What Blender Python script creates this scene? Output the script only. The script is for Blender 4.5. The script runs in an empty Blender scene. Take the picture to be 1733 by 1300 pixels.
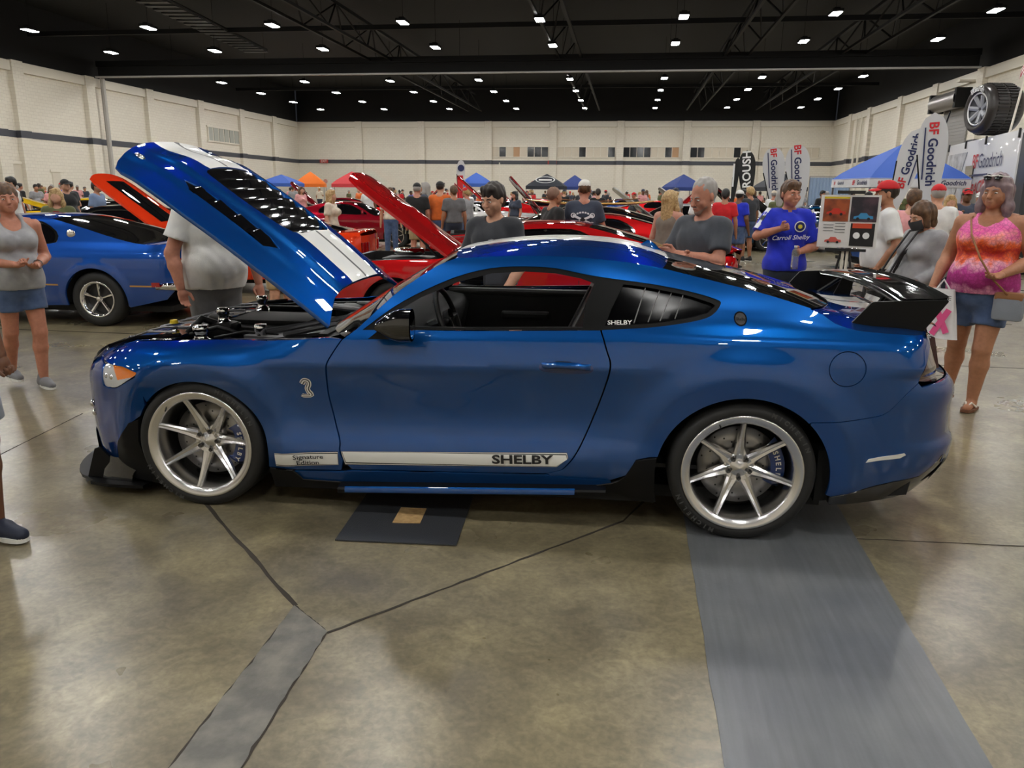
import bpy, bmesh, math, random
import numpy as np
from mathutils import Vector, Matrix
from mathutils.geometry import delaunay_2d_cdt
random.seed(7); PI=math.pi
SC=bpy.context.scene; COL=SC.collection
# ------------------------------------------------------------------ camera, world, light, exposure
CAM_H=1.63; YAW=math.radians(8.2); PIT=math.atan(325/1300.); ROL=math.radians(0.6)
_f0=Vector((-math.sin(YAW),math.cos(YAW),0)); _r0=Vector((math.cos(YAW),math.sin(YAW),0)); _z=Vector((0,0,1))
_f=_f0*math.cos(PIT)-_z*math.sin(PIT); _u=_z*math.cos(PIT)+_f0*math.sin(PIT)
_R=_r0*math.cos(ROL)+_u*math.sin(ROL); _U=_u*math.cos(ROL)-_r0*math.sin(ROL)
cd=bpy.data.cameras.new('camera'); cam=bpy.data.objects.new('camera',cd); COL.objects.link(cam)
cd.sensor_fit='HORIZONTAL'; cd.sensor_width=36.0; cd.lens=36.0*1300/1733; cd.clip_end=300; cd.clip_start=.05
m4=Matrix((_R,_U,-_f)).transposed().to_4x4(); m4.translation=Vector((0,0,CAM_H)); cam.matrix_world=m4
SC.camera=cam
w=bpy.data.worlds.new('hall_air'); SC.world=w; w.use_nodes=True
w.node_tree.nodes['Background'].inputs[0].default_value=(.8,.85,1,1); w.node_tree.nodes['Background'].inputs[1].default_value=.02
SC.view_settings.view_transform='Standard'; SC.view_settings.look='None'; SC.view_settings.gamma=1
SC.view_settings.exposure=0.0; SC.view_settings.use_curve_mapping=False
LAMP_STRENGTH=158.0
SC.cycles.use_denoising=True; SC.cycles.max_bounces=8; SC.cycles.glossy_bounces=4; SC.cycles.sample_clamp_indirect=6
SC.cycles.caustics_reflective=False; SC.cycles.caustics_refractive=False
def ray(px,py):
    return (_R*((px-866.5)/1300)-_U*((py-650)/1300)+_f)
def G(px,py,z=0.0):               # where the line of sight through a photo pixel meets height z
    d=ray(px,py); t=(z-CAM_H)/d.z; return Vector((d.x*t,d.y*t,z))
def AT(px,dist):                  # ground point at a horizontal distance, in a photo column (read near the horizon)
    d=ray(px,330); n=math.hypot(d.x,d.y); return Vector((d.x/n*dist,d.y/n*dist,0))
def FACE(p,deg=0):                # yaw that turns a figure (front -Y) towards the camera, plus deg
    return math.atan2(p[0],-p[1])*1+math.radians(deg) if False else math.atan2(-p[0],p[1])+math.radians(deg)
# ------------------------------------------------------------------ materials
MATS={}
def mat(name,col,rough=.5,metal=0.,coat=0.,noise=None,emit=0.,bump=None,spec=None,alpha=None,trans=0.,coat_rough=.03,sheen=0.,aniso=0.):
    if name in MATS: return MATS[name]
    m=bpy.data.materials.new(name); m.use_nodes=True; nt=m.node_tree; b=nt.nodes['Principled BSDF']
    c=(col[0],col[1],col[2],1)
    b.inputs['Base Color'].default_value=c; b.inputs['Roughness'].default_value=rough; b.inputs['Metallic'].default_value=metal
    b.inputs['Coat Weight'].default_value=coat; b.inputs['Coat Roughness'].default_value=coat_rough
    if spec is not None: b.inputs['Specular IOR Level'].default_value=spec
    if trans: b.inputs['Transmission Weight'].default_value=trans
    if alpha is not None: b.inputs['Alpha'].default_value=alpha
    if sheen: b.inputs['Sheen Weight'].default_value=sheen
    if aniso: b.inputs['Anisotropic'].default_value=aniso
    if emit: b.inputs['Emission Color'].default_value=c; b.inputs['Emission Strength'].default_value=emit
    tc=None
    if noise or bump:
        tc=nt.nodes.new('ShaderNodeTexCoord')
    if noise:                      # (scale, second colour, contrast lo, hi)
        n=nt.nodes.new('ShaderNodeTexNoise'); n.inputs['Scale'].default_value=noise[0]; n.inputs['Detail'].default_value=5
        r=nt.nodes.new('ShaderNodeValToRGB'); r.color_ramp.elements[0].position=noise[2]; r.color_ramp.elements[1].position=noise[3]
        r.color_ramp.elements[0].color=c; r.color_ramp.elements[1].color=(*noise[1],1)
        nt.links.new(tc.outputs['Object'],n.inputs['Vector']); nt.links.new(n.outputs[0],r.inputs[0]); nt.links.new(r.outputs[0],b.inputs['Base Color'])
    if bump:                       # (scale, strength)
        n=nt.nodes.new('ShaderNodeTexNoise'); n.inputs['Scale'].default_value=bump[0]; n.inputs['Detail'].default_value=4
        bp=nt.nodes.new('ShaderNodeBump'); bp.inputs['Strength'].default_value=bump[1]; bp.inputs['Distance'].default_value=.01
        nt.links.new(tc.outputs['Object'],n.inputs['Vector']); nt.links.new(n.outputs[0],bp.inputs['Height']); nt.links.new(bp.outputs[0],b.inputs['Normal'])
    MATS[name]=m; return m
def srgb(r,g,b):
    f=lambda v:(v/255/12.92 if v/255<=.04045 else ((v/255+.055)/1.055)**2.4)
    return (f(r),f(g),f(b))
# ------------------------------------------------------------------ object helpers
def mesh_obj(name,me,m,parent=None,smooth=False):
    o=bpy.data.objects.new(name,me); COL.objects.link(o)
    if m is not None:
        for x in (m if isinstance(m,(list,tuple)) else [m]): me.materials.append(x)
    if smooth: me.polygons.foreach_set('use_smooth',[True]*len(me.polygons))
    if parent is not None: o.parent=parent
    return o
def tag(o,label=None,cat=None,group=None,kind=None):
    if label: o['label']=label
    if cat: o['category']=cat
    if group: o['group']=group
    if kind: o['kind']=kind
    return o
def thing(name,label,cat,loc=(0,0,0),rz=0,group=None):
    o=bpy.data.objects.new(name,None); COL.objects.link(o); o.location=loc; o.rotation_euler=(0,0,rz); o.empty_display_size=.1
    return tag(o,label,cat,group)
class MB:
    """collects shapes, then becomes one mesh object"""
    def __init__(s): s.v=[]; s.f=[]; s.mi=[]; s.m=0
    def add(s,vs,fs):
        n=len(s.v); s.v+= [tuple(v) for v in vs]; s.f+=[tuple(i+n for i in f) for f in fs]; s.mi+=[s.m]*len(fs); return s
    def box(s,c,d,rz=0,ry=0,rx=0,taper=1):
        x,y,z=d[0]/2,d[1]/2,d[2]/2; M=Matrix.Translation(c)@Matrix.Rotation(rz,4,'Z')@Matrix.Rotation(ry,4,'Y')@Matrix.Rotation(rx,4,'X')
        vs=[M@Vector((i*x*(taper if k>0 else 1),j*y*(taper if k>0 else 1),k*z)) for k in(-1,1) for j in(-1,1) for i in(-1,1)]
        return s.add(vs,[(0,2,3,1),(4,5,7,6),(0,1,5,4),(2,6,7,3),(0,4,6,2),(1,3,7,5)])
    def bevbox(s,c,d,b,rz=0,ry=0,rx=0):
        bm=bmesh.new(); bmesh.ops.create_cube(bm,size=1)
        for v in bm.verts: v.co=Vector((v.co.x*d[0],v.co.y*d[1],v.co.z*d[2]))
        bmesh.ops.bevel(bm,geom=bm.edges[:],offset=b,segments=2,affect='EDGES',profile=.6)
        M=Matrix.Translation(c)@Matrix.Rotation(rz,4,'Z')@Matrix.Rotation(ry,4,'Y')@Matrix.Rotation(rx,4,'X')
        bm.verts.index_update(); s.add([M@v.co for v in bm.verts],[[v.index for v in f.verts] for f in bm.faces]); bm.free(); return s
    def tube(s,pts,r,n=8,cap=True):
        pts=[Vector(p) for p in pts]; rr=r if isinstance(r,(list,tuple)) else [r]*len(pts); base=len(s.v); rings=[]
        up=Vector((0,0,1)); prev=None
        for i,p in enumerate(pts):
            t=(pts[min(i+1,len(pts)-1)]-pts[max(i-1,0)]).normalized()
            if prev is None:
                a=t.cross(up) if abs(t.z)<.95 else t.cross(Vector((1,0,0)))
            else: a=prev-t*prev.dot(t)
            a.normalize(); prev=a; b=t.cross(a)
            rings.append([p+(a*math.cos(2*PI*k/n)+b*math.sin(2*PI*k/n))*rr[i] for k in range(n)])
        vs=[q for r_ in rings for q in r_]; fs=[]
        for i in range(len(pts)-1):
            for k in range(n): fs.append((i*n+k,i*n+(k+1)%n,(i+1)*n+(k+1)%n,(i+1)*n+k))
        if cap: fs.append(tuple(range(n-1,-1,-1))); fs.append(tuple((len(pts)-1)*n+k for k in range(n)))
        return s.add(vs,fs)
    def lathe(s,prof,c=(0,0,0),axis='Z',n=32,arc=(0,2*PI)):
        """prof: (radius, height) list"""
        full=abs(arc[1]-arc[0]-2*PI)<1e-6; nn=n if full else n+1; vs=[];fs=[]
        for r,h in prof:
            for k in range(nn):
                a=arc[0]+(arc[1]-arc[0])*k/n; x,y=r*math.cos(a),r*math.sin(a)
                p={'Z':(x,y,h),'Y':(x,h,y),'X':(h,x,y)}[axis]; vs.append((p[0]+c[0],p[1]+c[1],p[2]+c[2]))
        for i in range(len(prof)-1):
            for k in range(n if full else n):
                a,b=i*nn+k,i*nn+(k+1)%nn if full else i*nn+k+1
                fs.append((a,b,b+nn,a+nn))
        return s.add(vs,fs)
    def prism(s,poly,h0,h1,axis='Z'):
        """poly 2D extruded along axis: Z:(x,y), Y:(x,z), X:(y,z)"""
        n=len(poly)
        P=lambda a,b,h:{'Z':(a,b,h),'Y':(a,h,b),'X':(h,a,b)}[axis]
        vs=[P(a,b,h0) for a,b in poly]+[P(a,b,h1) for a,b in poly]
        fs=[tuple(range(n)),tuple(range(2*n-1,n-1,-1))]+[(i,i+n,(i+1)%n+n,(i+1)%n) for i in range(n)]
        return s.add(vs,fs)
    def grid(s,rows,close=False):
        n=len(rows[0]); vs=[p for r in rows for p in r]; fs=[]
        for i in range(len(rows)-1):
            for k in range(n if close else n-1): fs.append((i*n+k,i*n+(k+1)%n,(i+1)*n+(k+1)%n,(i+1)*n+k))
        return s.add(vs,fs)
    def mesh(s,name='m',fixn=True):
        me=bpy.data.meshes.new(name); me.from_pydata(s.v,[],s.f)
        if any(s.mi): me.polygons.foreach_set('material_index',s.mi)
        if fixn:
            bm=bmesh.new(); bm.from_mesh(me); bmesh.ops.recalc_face_normals(bm,faces=bm.faces[:]); bm.to_mesh(me); bm.free()
        me.update(); return me
    def build(s,name,m,parent=None,smooth=False,loc=None,rz=None,fixn=True,auto=None):
        o=mesh_obj(name,s.mesh(name,fixn),m,parent,smooth)
        if loc is not None: o.location=loc
        if rz is not None: o.rotation_euler=(0,0,rz)
        if auto: sharpen(o.data,auto)
        return o
def sharpen(me,deg):
    me.polygons.foreach_set('use_smooth',[True]*len(me.polygons))
    bm=bmesh.new(); bm.from_mesh(me)
    for e in bm.edges:
        if len(e.link_faces)==2 and e.calc_face_angle(0)>math.radians(deg): e.smooth=False
    bm.to_mesh(me); bm.free()
def children_of(o): return [c for c in bpy.data.objects if c.parent==o]
def copy_tree(o,parent=None,kids=None):
    c=o.copy(); COL.objects.link(c); c.parent=parent
    for ch in (kids or KIDS(o)): copy_tree(ch,c)
    return c
def KIDS(o): return list(o.children)
_fonts={}
def text_mesh(txt,size=1.,bold=0.,xs=1.,shear=0.,extrude=0.,align='CENTER',spacing=1.):
    c=bpy.data.curves.new('lettering','FONT'); c.body=txt; c.size=size; c.offset=bold*size; c.shear=shear; c.extrude=extrude
    c.align_x=align; c.align_y='CENTER'; c.resolution_u=3; c.space_character=spacing
    o=bpy.data.objects.new('lettering',c); COL.objects.link(o); dg=bpy.context.evaluated_depsgraph_get(); dg.update()
    me=bpy.data.meshes.new_from_object(o.evaluated_get(dg)); bpy.data.objects.remove(o); bpy.data.curves.remove(c)
    if xs!=1:
        for v in me.vertices: v.co.x*=xs
    me.materials.clear(); return me
def text(name,txt,m,size,M,parent=None,**k):
    """lettering lying in the local XY plane of matrix M"""
    me=text_mesh(txt,size,**k); o=mesh_obj(name,me,m,parent); o.matrix_local=M; return o
def UPRIGHT(loc,rz=0,tilt=0,spin=0):   # matrix: text reads along +X, stands up along Z, faces -Y
    return Matrix.Translation(loc)@Matrix.Rotation(rz,4,'Z')@Matrix.Rotation(tilt,4,'X')@Matrix.Rotation(PI/2,4,'X')@Matrix.Rotation(spin,4,'Z')
def lerp(a,b,t): return a+(b-a)*t
def interp(tab,x):
    """monotone piecewise linear/cubic through a table of (x, y)"""
    xs=[a for a,_ in tab]; ys=[b for _,b in tab]
    if x<=xs[0]: return ys[0]
    if x>=xs[-1]: return ys[-1]
    i=max(j for j in range(len(xs)-1) if xs[j]<=x)
    return lerp(ys[i],ys[i+1],(x-xs[i])/(xs[i+1]-xs[i]))
class Curve1:
    """PCHIP interpolation, numpy"""
    def __init__(s,tab):
        s.x=np.array([a for a,_ in tab],float); s.y=np.array([b for _,b in tab],float); h=np.diff(s.x); d=np.diff(s.y)/h; n=len(s.x); m=np.zeros(n)
        if n>2:
            for i in range(1,n-1):
                if d[i-1]*d[i]>0:
                    w1=2*h[i]+h[i-1]; w2=h[i]+2*h[i-1]; m[i]=(w1+w2)/(w1/d[i-1]+w2/d[i])
        m[0]=d[0]; m[-1]=d[-1]; s.m=m
    def __call__(s,x):
        x=np.clip(np.asarray(x,float),s.x[0],s.x[-1]); i=np.clip(np.searchsorted(s.x,x)-1,0,len(s.x)-2)
        h=s.x[i+1]-s.x[i]; t=(x-s.x[i])/h; t2=t*t; t3=t2*t
        return (2*t3-3*t2+1)*s.y[i]+(t3-2*t2+t)*h*s.m[i]+(-2*t3+3*t2)*s.y[i+1]+(t3-t2)*h*s.m[i+1]
def sstep(a,b,x):
    t=np.clip((x-a)/(b-a),0,1); return t*t*(3-2*t)
def smooth_poly(pts,n=6,closed=False):
    """Catmull-Rom resample of a 2D polyline"""
    P=[np.array(p,float) for p in pts]; out=[]; N=len(P)
    rng=range(N) if closed else range(N-1)
    for i in rng:
        p0=P[(i-1)%N] if closed or i>0 else P[0]; p1=P[i]; p2=P[(i+1)%N]; p3=P[(i+2)%N] if closed or i+2<N else P[-1]
        for k in range(n):
            t=k/n; out.append(tuple(.5*((2*p1)+(-p0+p2)*t+(2*p0-5*p1+4*p2-p3)*t*t+(-p0+3*p1-3*p2+p3)*t**3)))
    if not closed: out.append(tuple(P[-1]))
    return out
# ================================================================== the hall
WL,WR,WB,WF=-37.0,20.5,86.0,-12.0      # left, right, back, front wall planes
WT,CEIL=9.0,12.5
M_wall=bpy.data.materials.new('painted_block'); M_wall.use_nodes=True
def _block(m,ua):
    nt=m.node_tree; b=nt.nodes['Principled BSDF']; b.inputs['Roughness'].default_value=.55
    tc=nt.nodes.new('ShaderNodeTexCoord'); sp=nt.nodes.new('ShaderNodeSeparateXYZ'); cb=nt.nodes.new('ShaderNodeCombineXYZ')
    nt.links.new(tc.outputs['Object'],sp.inputs[0]); nt.links.new(sp.outputs[ua],cb.inputs[0]); nt.links.new(sp.outputs[2],cb.inputs[1])
    br=nt.nodes.new('ShaderNodeTexBrick'); br.inputs['Scale'].default_value=1.0; br.inputs['Brick Width'].default_value=.4; br.inputs['Row Height'].default_value=.2
    br.inputs['Mortar Size'].default_value=.012; br.inputs['Mortar Smooth'].default_value=.3
    cw=srgb(232,226,212)
    br.inputs['Color1'].default_value=(*cw,1); br.inputs['Color2'].default_value=(*srgb(228,221,207),1); br.inputs['Mortar'].default_value=(*srgb(214,207,193),1)
    nt.links.new(cb.outputs[0],br.inputs['Vector'])
    nt.links.new(br.outputs['Color'],b.inputs['Base Color'])
    bp=nt.nodes.new('ShaderNodeBump'); bp.inputs['Strength'].default_value=.3; bp.inputs['Distance'].default_value=.008; bp.invert=True
    nt.links.new(br.outputs['Fac'],bp.inputs['Height']); nt.links.new(bp.outputs[0],b.inputs['Normal'])
_block(M_wall,1); M_wallB=bpy.data.materials.new('painted_block_back'); M_wallB.use_nodes=True; _block(M_wallB,0)
M_white=mat('cream_paint',srgb(230,224,210),.5); M_stripe=mat('slate_stripe_paint',srgb(70,72,80),.5)
M_black=mat('black_ceiling_paint',(.0022,.0022,.0026),.8); M_steel=mat('dark_steel',(.0045,.0045,.005),.6,spec=.25); M_grey=mat('grey_metal',(.25,.25,.26),.45,.6)
M_trim=mat('track_strip',(.45,.45,.45),.4)
# floor
def floor_mat():
    m=bpy.data.materials.new('polished_concrete'); m.use_nodes=True; nt=m.node_tree; b=nt.nodes['Principled BSDF']; L=nt.links.new
    tc=nt.nodes.new('ShaderNodeTexCoord')
    def noise(s,d,dist=0.):
        n=nt.nodes.new('ShaderNodeTexNoise'); n.inputs['Scale'].default_value=s; n.inputs['Detail'].default_value=d; n.inputs['Distortion'].default_value=dist
        L(tc.outputs['Object'],n.inputs['Vector']); return n
    def ramp(src,els):
        r=nt.nodes.new('ShaderNodeValToRGB')
        while len(r.color_ramp.elements)<len(els): r.color_ramp.elements.new(.5)
        for e,(p,c) in zip(r.color_ramp.elements,els): e.position=p; e.color=(*c,1)
        L(src,r.inputs[0]); return r
    def mix(a,c,fac,typ='MIX'):
        x=nt.nodes.new('ShaderNodeMix'); x.data_type='RGBA'; x.blend_type=typ
        if hasattr(fac,'links') or not isinstance(fac,float): L(fac,x.inputs[0])
        else: x.inputs[0].default_value=fac
        L(a,x.inputs[6]); L(c,x.inputs[7]); return x.outputs[2]
    big=ramp(noise(.55,6,.6).outputs[0],[(.3,srgb(106,100,91)),(.48,srgb(122,112,88)),(.62,srgb(136,125,98)),(.75,srgb(122,118,110))])
    mid=ramp(noise(3.2,8,.35).outputs[0],[(.28,srgb(84,76,60)),(.45,srgb(116,107,85)),(.58,srgb(134,124,98)),(.74,srgb(170,157,122))])
    fine=ramp(noise(46,10,.5).outputs[0],[(.3,(.36,.36,.36)),(.7,(.64,.64,.64))])
    sw=ramp(noise(7,12,2.2).outputs[0],[(.35,(.40,.40,.39)),(.65,(.60,.60,.59))])
    c=mix(big.outputs[0],mid.outputs[0],.55); c=mix(c,fine.outputs[0],.6,'OVERLAY'); c=mix(c,sw.outputs[0],.75,'OVERLAY')
    # dark scuffs
    sc=ramp(noise(1.7,10,.3).outputs[0],[(.56,(0,0,0)),(.78,(1,1,1))]); dk=nt.nodes.new('ShaderNodeRGB'); dk.outputs[0].default_value=(*srgb(92,86,74),1)
    fm=nt.nodes.new('ShaderNodeMath'); fm.operation='MULTIPLY'; fm.inputs[1].default_value=.5; L(sc.outputs[0],fm.inputs[0])
    c=mix(c,dk.outputs[0],fm.outputs[0]); L(c,b.inputs['Base Color'])
    rr=ramp(noise(1.3,4).outputs[0],[(.3,(.25,)*3),(.7,(.36,)*3)]); L(rr.outputs[0],b.inputs['Roughness'])
    bp=nt.nodes.new('ShaderNodeBump'); bp.inputs['Strength'].default_value=.012; bp.inputs['Distance'].default_value=.01
    L(noise(5,3).outputs[0],bp.inputs['Height']); L(bp.outputs[0],b.inputs['Normal'])
    b.inputs['Specular IOR Level'].default_value=.5; b.inputs['Coat Weight'].default_value=.3; b.inputs['Coat Roughness'].default_value=.24
    return m
floor=MB().box(((WL+WR)/2,(WB+WF)/2,-.1),(WR-WL+.8,WB-WF+.8,.2)).build('floor',floor_mat()); tag(floor,kind='structure')
def ground_strip(name,poly,m,z=.003,wob=0.,n=24):
    """thin slab on the floor; long edges a little uneven"""
    P=[Vector(p) for p in poly]; rows=[]
    for i in range(n+1):
        t=i/n; a=P[0].lerp(P[3],t); b=P[1].lerp(P[2],t); rows.append([(a.x+random.uniform(-wob,wob),a.y,z),(b.x+random.uniform(-wob,wob),b.y,z)])
    mb=MB(); mb.grid(rows)
    bt=[[(p[0],p[1],-.001) for p in r] for r in rows]
    mb.grid([[r[0] for r in rows],[r[0] for r in bt]]); mb.grid([[r[1] for r in rows],[r[1] for r in bt]]); mb.grid([rows[0],bt[0]]); mb.grid([rows[-1],bt[-1]])
    return mb.build(name,m,floor)
M_gpaint=mat('grey_floor_paint',srgb(96,99,103),.36,noise=(3.2,srgb(110,112,114),.35,.7),bump=(70,.05),coat=.2,coat_rough=.25)
_nt=M_gpaint.node_tree; _b=_nt.nodes['Principled BSDF']; _src=_b.inputs['Base Color'].links[0].from_socket
_tc=_nt.nodes.new('ShaderNodeTexCoord'); _mp=_nt.nodes.new('ShaderNodeMapping'); _mp.inputs['Rotation'].default_value=(0,0,-.12); _mp.inputs['Scale'].default_value=(34,2.2,1); _n=_nt.nodes.new('ShaderNodeTexNoise'); _n.inputs['Scale'].default_value=1.; _n.inputs['Detail'].default_value=8
_r=_nt.nodes.new('ShaderNodeValToRGB'); _r.color_ramp.elements[0].position=.3; _r.color_ramp.elements[1].position=.7; _r.color_ramp.elements[0].color=(.40,.40,.40,1); _r.color_ramp.elements[1].color=(.60,.60,.60,1); _x=_nt.nodes.new('ShaderNodeMix'); _x.data_type='RGBA'; _x.blend_type='OVERLAY'; _x.inputs[0].default_value=.7
_nt.links.new(_tc.outputs['Object'],_mp.inputs[0]); _nt.links.new(_mp.outputs[0],_n.inputs['Vector']); _nt.links.new(_n.outputs[0],_r.inputs[0]); _nt.links.new(_src,_x.inputs[6]); _nt.links.new(_r.outputs[0],_x.inputs[7]); _nt.links.new(_x.outputs[2],_b.inputs['Base Color'])
a,b_,c_,d_=G(1160,890),G(1437,890),G(1668,1280),G(1224,1290)
def ext(p,q,t): return p.lerp(q,t)
ground_strip('painted_strip',[ext(d_,a,1.9),ext(c_,b_,1.9),ext(b_,c_,1.5),ext(a,d_,1.5)],M_gpaint,.003,.003,40)
M_patch=mat('grey_repair_concrete',srgb(96,94,88),.42,noise=(9,srgb(126,122,112),.4,.66),bump=(24,.4))
p0,p1_,p2_,p3=G(500,1026),G(553,1070),G(400,1310),G(283,1305)
ground_strip('repair_strip',[p0,p1_,p1_.lerp(p2_,1.6),p0.lerp(p3,1.6)],M_patch,.004,.006,30)
M_joint=mat('joint_filler',srgb(52,46,38),.8)
def joint(a,b,wd=.012,n=26):
    d=(b-a); s=Vector((-d.y,d.x,0)).normalized()*wd; mb=MB(); rows=[]
    for i in range(n+1):
        p=a.lerp(b,i/n)+s*random.uniform(-.35,.35); k=random.uniform(.6,1.1); rows.append([p-s*k+Vector((0,0,.0015)),p-s*k*.3+Vector((0,0,.003)),p+s*k*.3+Vector((0,0,.003)),p+s*k+Vector((0,0,.0015))])
    mb.grid(rows); return mb.build('floor_joint',M_joint,floor)
joint(G(352,858).lerp(G(500,1026),-1.2),G(500,1026),.011); joint(G(553,1072),G(1055,882),.008); joint(G(1055,882),G(1055,882)+Vector((1.2,3.2,0)),.008)
joint(p0,p0.lerp(p3,1.6),.006); joint(p1_,p1_.lerp(p2_,1.6),.008); joint(p0,p1_,.005)
joint(G(0,770),G(140,700),.006); joint(G(1450,912),G(1733,925),.005)
for i in range(7):
    y=8+i*9; joint(Vector((-30,y,0)),Vector((19,y,0)),.02,40)
for i in range(5):
    x=-28+i*11.5; joint(Vector((x,9,0)),Vector((x,84,0)),.02,40)
# walls
def wall(name,c,d,m): return tag(MB().box(c,d).build(name,m),kind='structure')
wl=wall('wall_left',(WL-.2,(WB+WF)/2,WT/2),(.4,WB-WF,WT),M_wall); wr=wall('wall_right',(WR+.2,(WB+WF)/2,WT/2),(.4,WB-WF,WT),M_wall)
wb=wall('wall_back',((WL+WR)/2,WB+.2,WT/2),(WR-WL,.4,WT),M_wallB); wf=wall('wall_front',((WL+WR)/2,WF-.2,WT/2),(WR-WL,.4,WT),M_wallB)
for nm,c,d in(('wall_upper_left',(WL-.3,(WB+WF)/2,(WT+CEIL)/2),(.4,WB-WF,CEIL-WT)),('wall_upper_right',(WR+.3,(WB+WF)/2,(WT+CEIL)/2),(.4,WB-WF,CEIL-WT)),
              ('wall_upper_back',((WL+WR)/2,WB+.3,(WT+CEIL)/2),(WR-WL,.4,CEIL-WT)),('wall_upper_front',((WL+WR)/2,WF-.3,(WT+CEIL)/2),(WR-WL,.4,CEIL-WT))): wall(nm,c,d,M_black)
tag(MB().box(((WL+WR)/2,(WB+WF)/2,CEIL+.1),(WR-WL+.8,WB-WF+.8,.2)).build('ceiling',M_black),kind='structure')
SZ=4.75
# stripe + pilasters + top beams, each a part of its wall
def wall_y(px,X):   # Y where a photo column at horizon height meets a side wall
    d=ray(px,260); return d.y*X/d.x
lp=sorted([wall_y(x,WL) for x in(2,42,160,258,342,410,464)]+[wall_y(2,WL)-9,wall_y(2,WL)-18,wall_y(2,WL)-27,wall_y(2,WL)-36])
for y in lp: MB().box((WL+.15,y,WT/2),(.3,.9,WT)).build('pilaster',M_wall,wl); MB().box((WL+.165,y,SZ),(.3,.92,.42)).build('stripe_band',M_stripe,wl)
ys=[WF]+lp+[WB]
for a,b in zip(ys[:-1],ys[1:]): MB().box((WL+.11,(a+b)/2,WT-.35),(.22,b-a-.95,.55)).build('top_beam',M_white,wl)
MB().box((WL+.012,(WB+WF)/2,SZ),(.024,WB-WF,.40)).build('stripe_band',M_stripe,wl)
rp=sorted([wall_y(x,WR) for x in(1437,1468,1518,1575,1648)]+[wall_y(1648,WR)-9.5,wall_y(1648,WR)-19,wall_y(1648,WR)-28.5,wall_y(1648,WR)-38])
for y in rp: MB().box((WR-.15,y,WT/2),(.3,.9,WT)).build('pilaster',M_wall,wr); MB().box((WR-.165,y,SZ),(.3,.92,.42)).build('stripe_band',M_stripe,wr)
ys=[WF]+rp+[WB]
for a,b in zip(ys[:-1],ys[1:]): MB().box((WR-.11,(a+b)/2,WT-.35),(.22,b-a-.95,.55)).build('top_beam',M_white,wr)
MB().box((WR-.012,(WB+WF)/2,SZ),(.024,WB-WF,.40)).build('stripe_band',M_stripe,wr)
def back_x(px): d=ray(px,260); return d.x*WB/d.y
bp_=[back_x(x) for x in(609,714,827,936,1049,1161,1276)]
for x in bp_: MB().box((x,WB-.15,WT/2),(.75,.3,WT)).build('pilaster',M_wallB,wb); MB().box((x,WB-.165,SZ),(.77,.3,.42)).build('stripe_band',M_stripe,wb)
xs=[WL]+bp_+[WR]
for a,b in zip(xs[:-1],xs[1:]): MB().box(((a+b)/2,WB-.11,WT-.35),(b-a-.8,.22,.5)).build('top_beam',M_white,wb)
MB().box(((WL+WR)/2,WB-.012,SZ),(WR-WL,.024,.40)).build('stripe_band',M_stripe,wb)
M_glassd=mat('dark_window_glass',(.02,.022,.025),.08); M_glassl=mat('lit_blind',srgb(214,204,186),.6); M_warm=mat('lit_room',srgb(170,134,100),.6,emit=.15)
# window bands high in the back wall: each pane its own part
wn=0
for i,(a,b) in enumerate([(833,928),(943,1041),(1054,1149),(1168,1266),(1286,1386)]):
    xa,xb=back_x(a),back_x(b); z0,z1=5.35,6.35; wn+=1
    fr=MB()
    fr.box(((xa+xb)/2,WB-.05,z1+.05),(xb-xa+.2,.1,.1)); fr.box(((xa+xb)/2,WB-.05,z0-.05),(xb-xa+.2,.1,.1)); fr.box((xa-.05,WB-.05,(z0+z1)/2),(.1,.1,1.2)); fr.box((xb+.05,WB-.05,(z0+z1)/2),(.1,.1,1.2))
    f=fr.build('window_%d'%wn,M_white); tag(f,kind='structure'); n=8
    for k in range(n):
        u0=lerp(xa,xb,k/n)+.04; u1=lerp(xa,xb,(k+1)/n)-.04; r=random.random()
        mm=M_glassd if r<(.45 if i in(0,1,2) else .12) else (M_warm if (r<.6 and i in(0,2)) else M_glassl)
        MB().box(((u0+u1)/2,WB-.02,(z0+z1)/2),(u1-u0,.03,z1-z0)).build('pane',mm,f)
# window with slats on the left wall
y0,y1=wall_y(354,WL),wall_y(406,WL); wn+=1
fr=MB(); fr.box((WL+.05,(y0+y1)/2,7.0),(.1,y1-y0+.3,.12)).box((WL+.05,(y0+y1)/2,5.75),(.1,y1-y0+.3,.12)).box((WL+.05,y0,6.37),(.1,.12,1.2)).box((WL+.05,y1,6.37),(.1,.12,1.2))
f=fr.build('window_%d'%wn,M_white); tag(f,kind='structure')
for k in range(6):
    u0=lerp(y0,y1,k/6)+.1; u1=lerp(y0,y1,(k+1)/6)-.1; MB().box((WL+.03,(u0+u1)/2,6.37),(.04,u1-u0,1.13)).build('pane',mat('pale_pane',srgb(170,172,164),.4),f)
# doors low on the left wall, roll-up door high on the right
for k,(a,b,h) in enumerate([(0,45,3.0),(83,97,2.6)]):
    y0,y1=wall_y(a,WL),wall_y(b,WL); dm=MB().box((WL+.02,(y0+y1)/2,h/2),(.04,y1-y0,h)).build('door_%d'%(k+1),mat('door_paint',srgb(214,206,190),.5)); tag(dm,kind='structure')
    MB().box((WL+.05,(y0+y1)/2,h+.06),(.08,y1-y0+.3,.14)).build('door_head',M_white,dm)
y0,y1=wall_y(1590,WR),wall_y(1633,WR)
d3=MB().box((WR-.06,(y0+y1)/2,3.6),(.06,abs(y1-y0)-.2,7.2)).build('door_3',mat('rollup_steel',srgb(150,148,146),.45,.2)); tag(d3,kind='structure')
for k in range(36): MB().box((WR-.1,(y0+y1)/2,.1+k*.2),(.03,abs(y1-y0)-.25,.14)).build('slat',MATS['rollup_steel'],d3)
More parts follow.
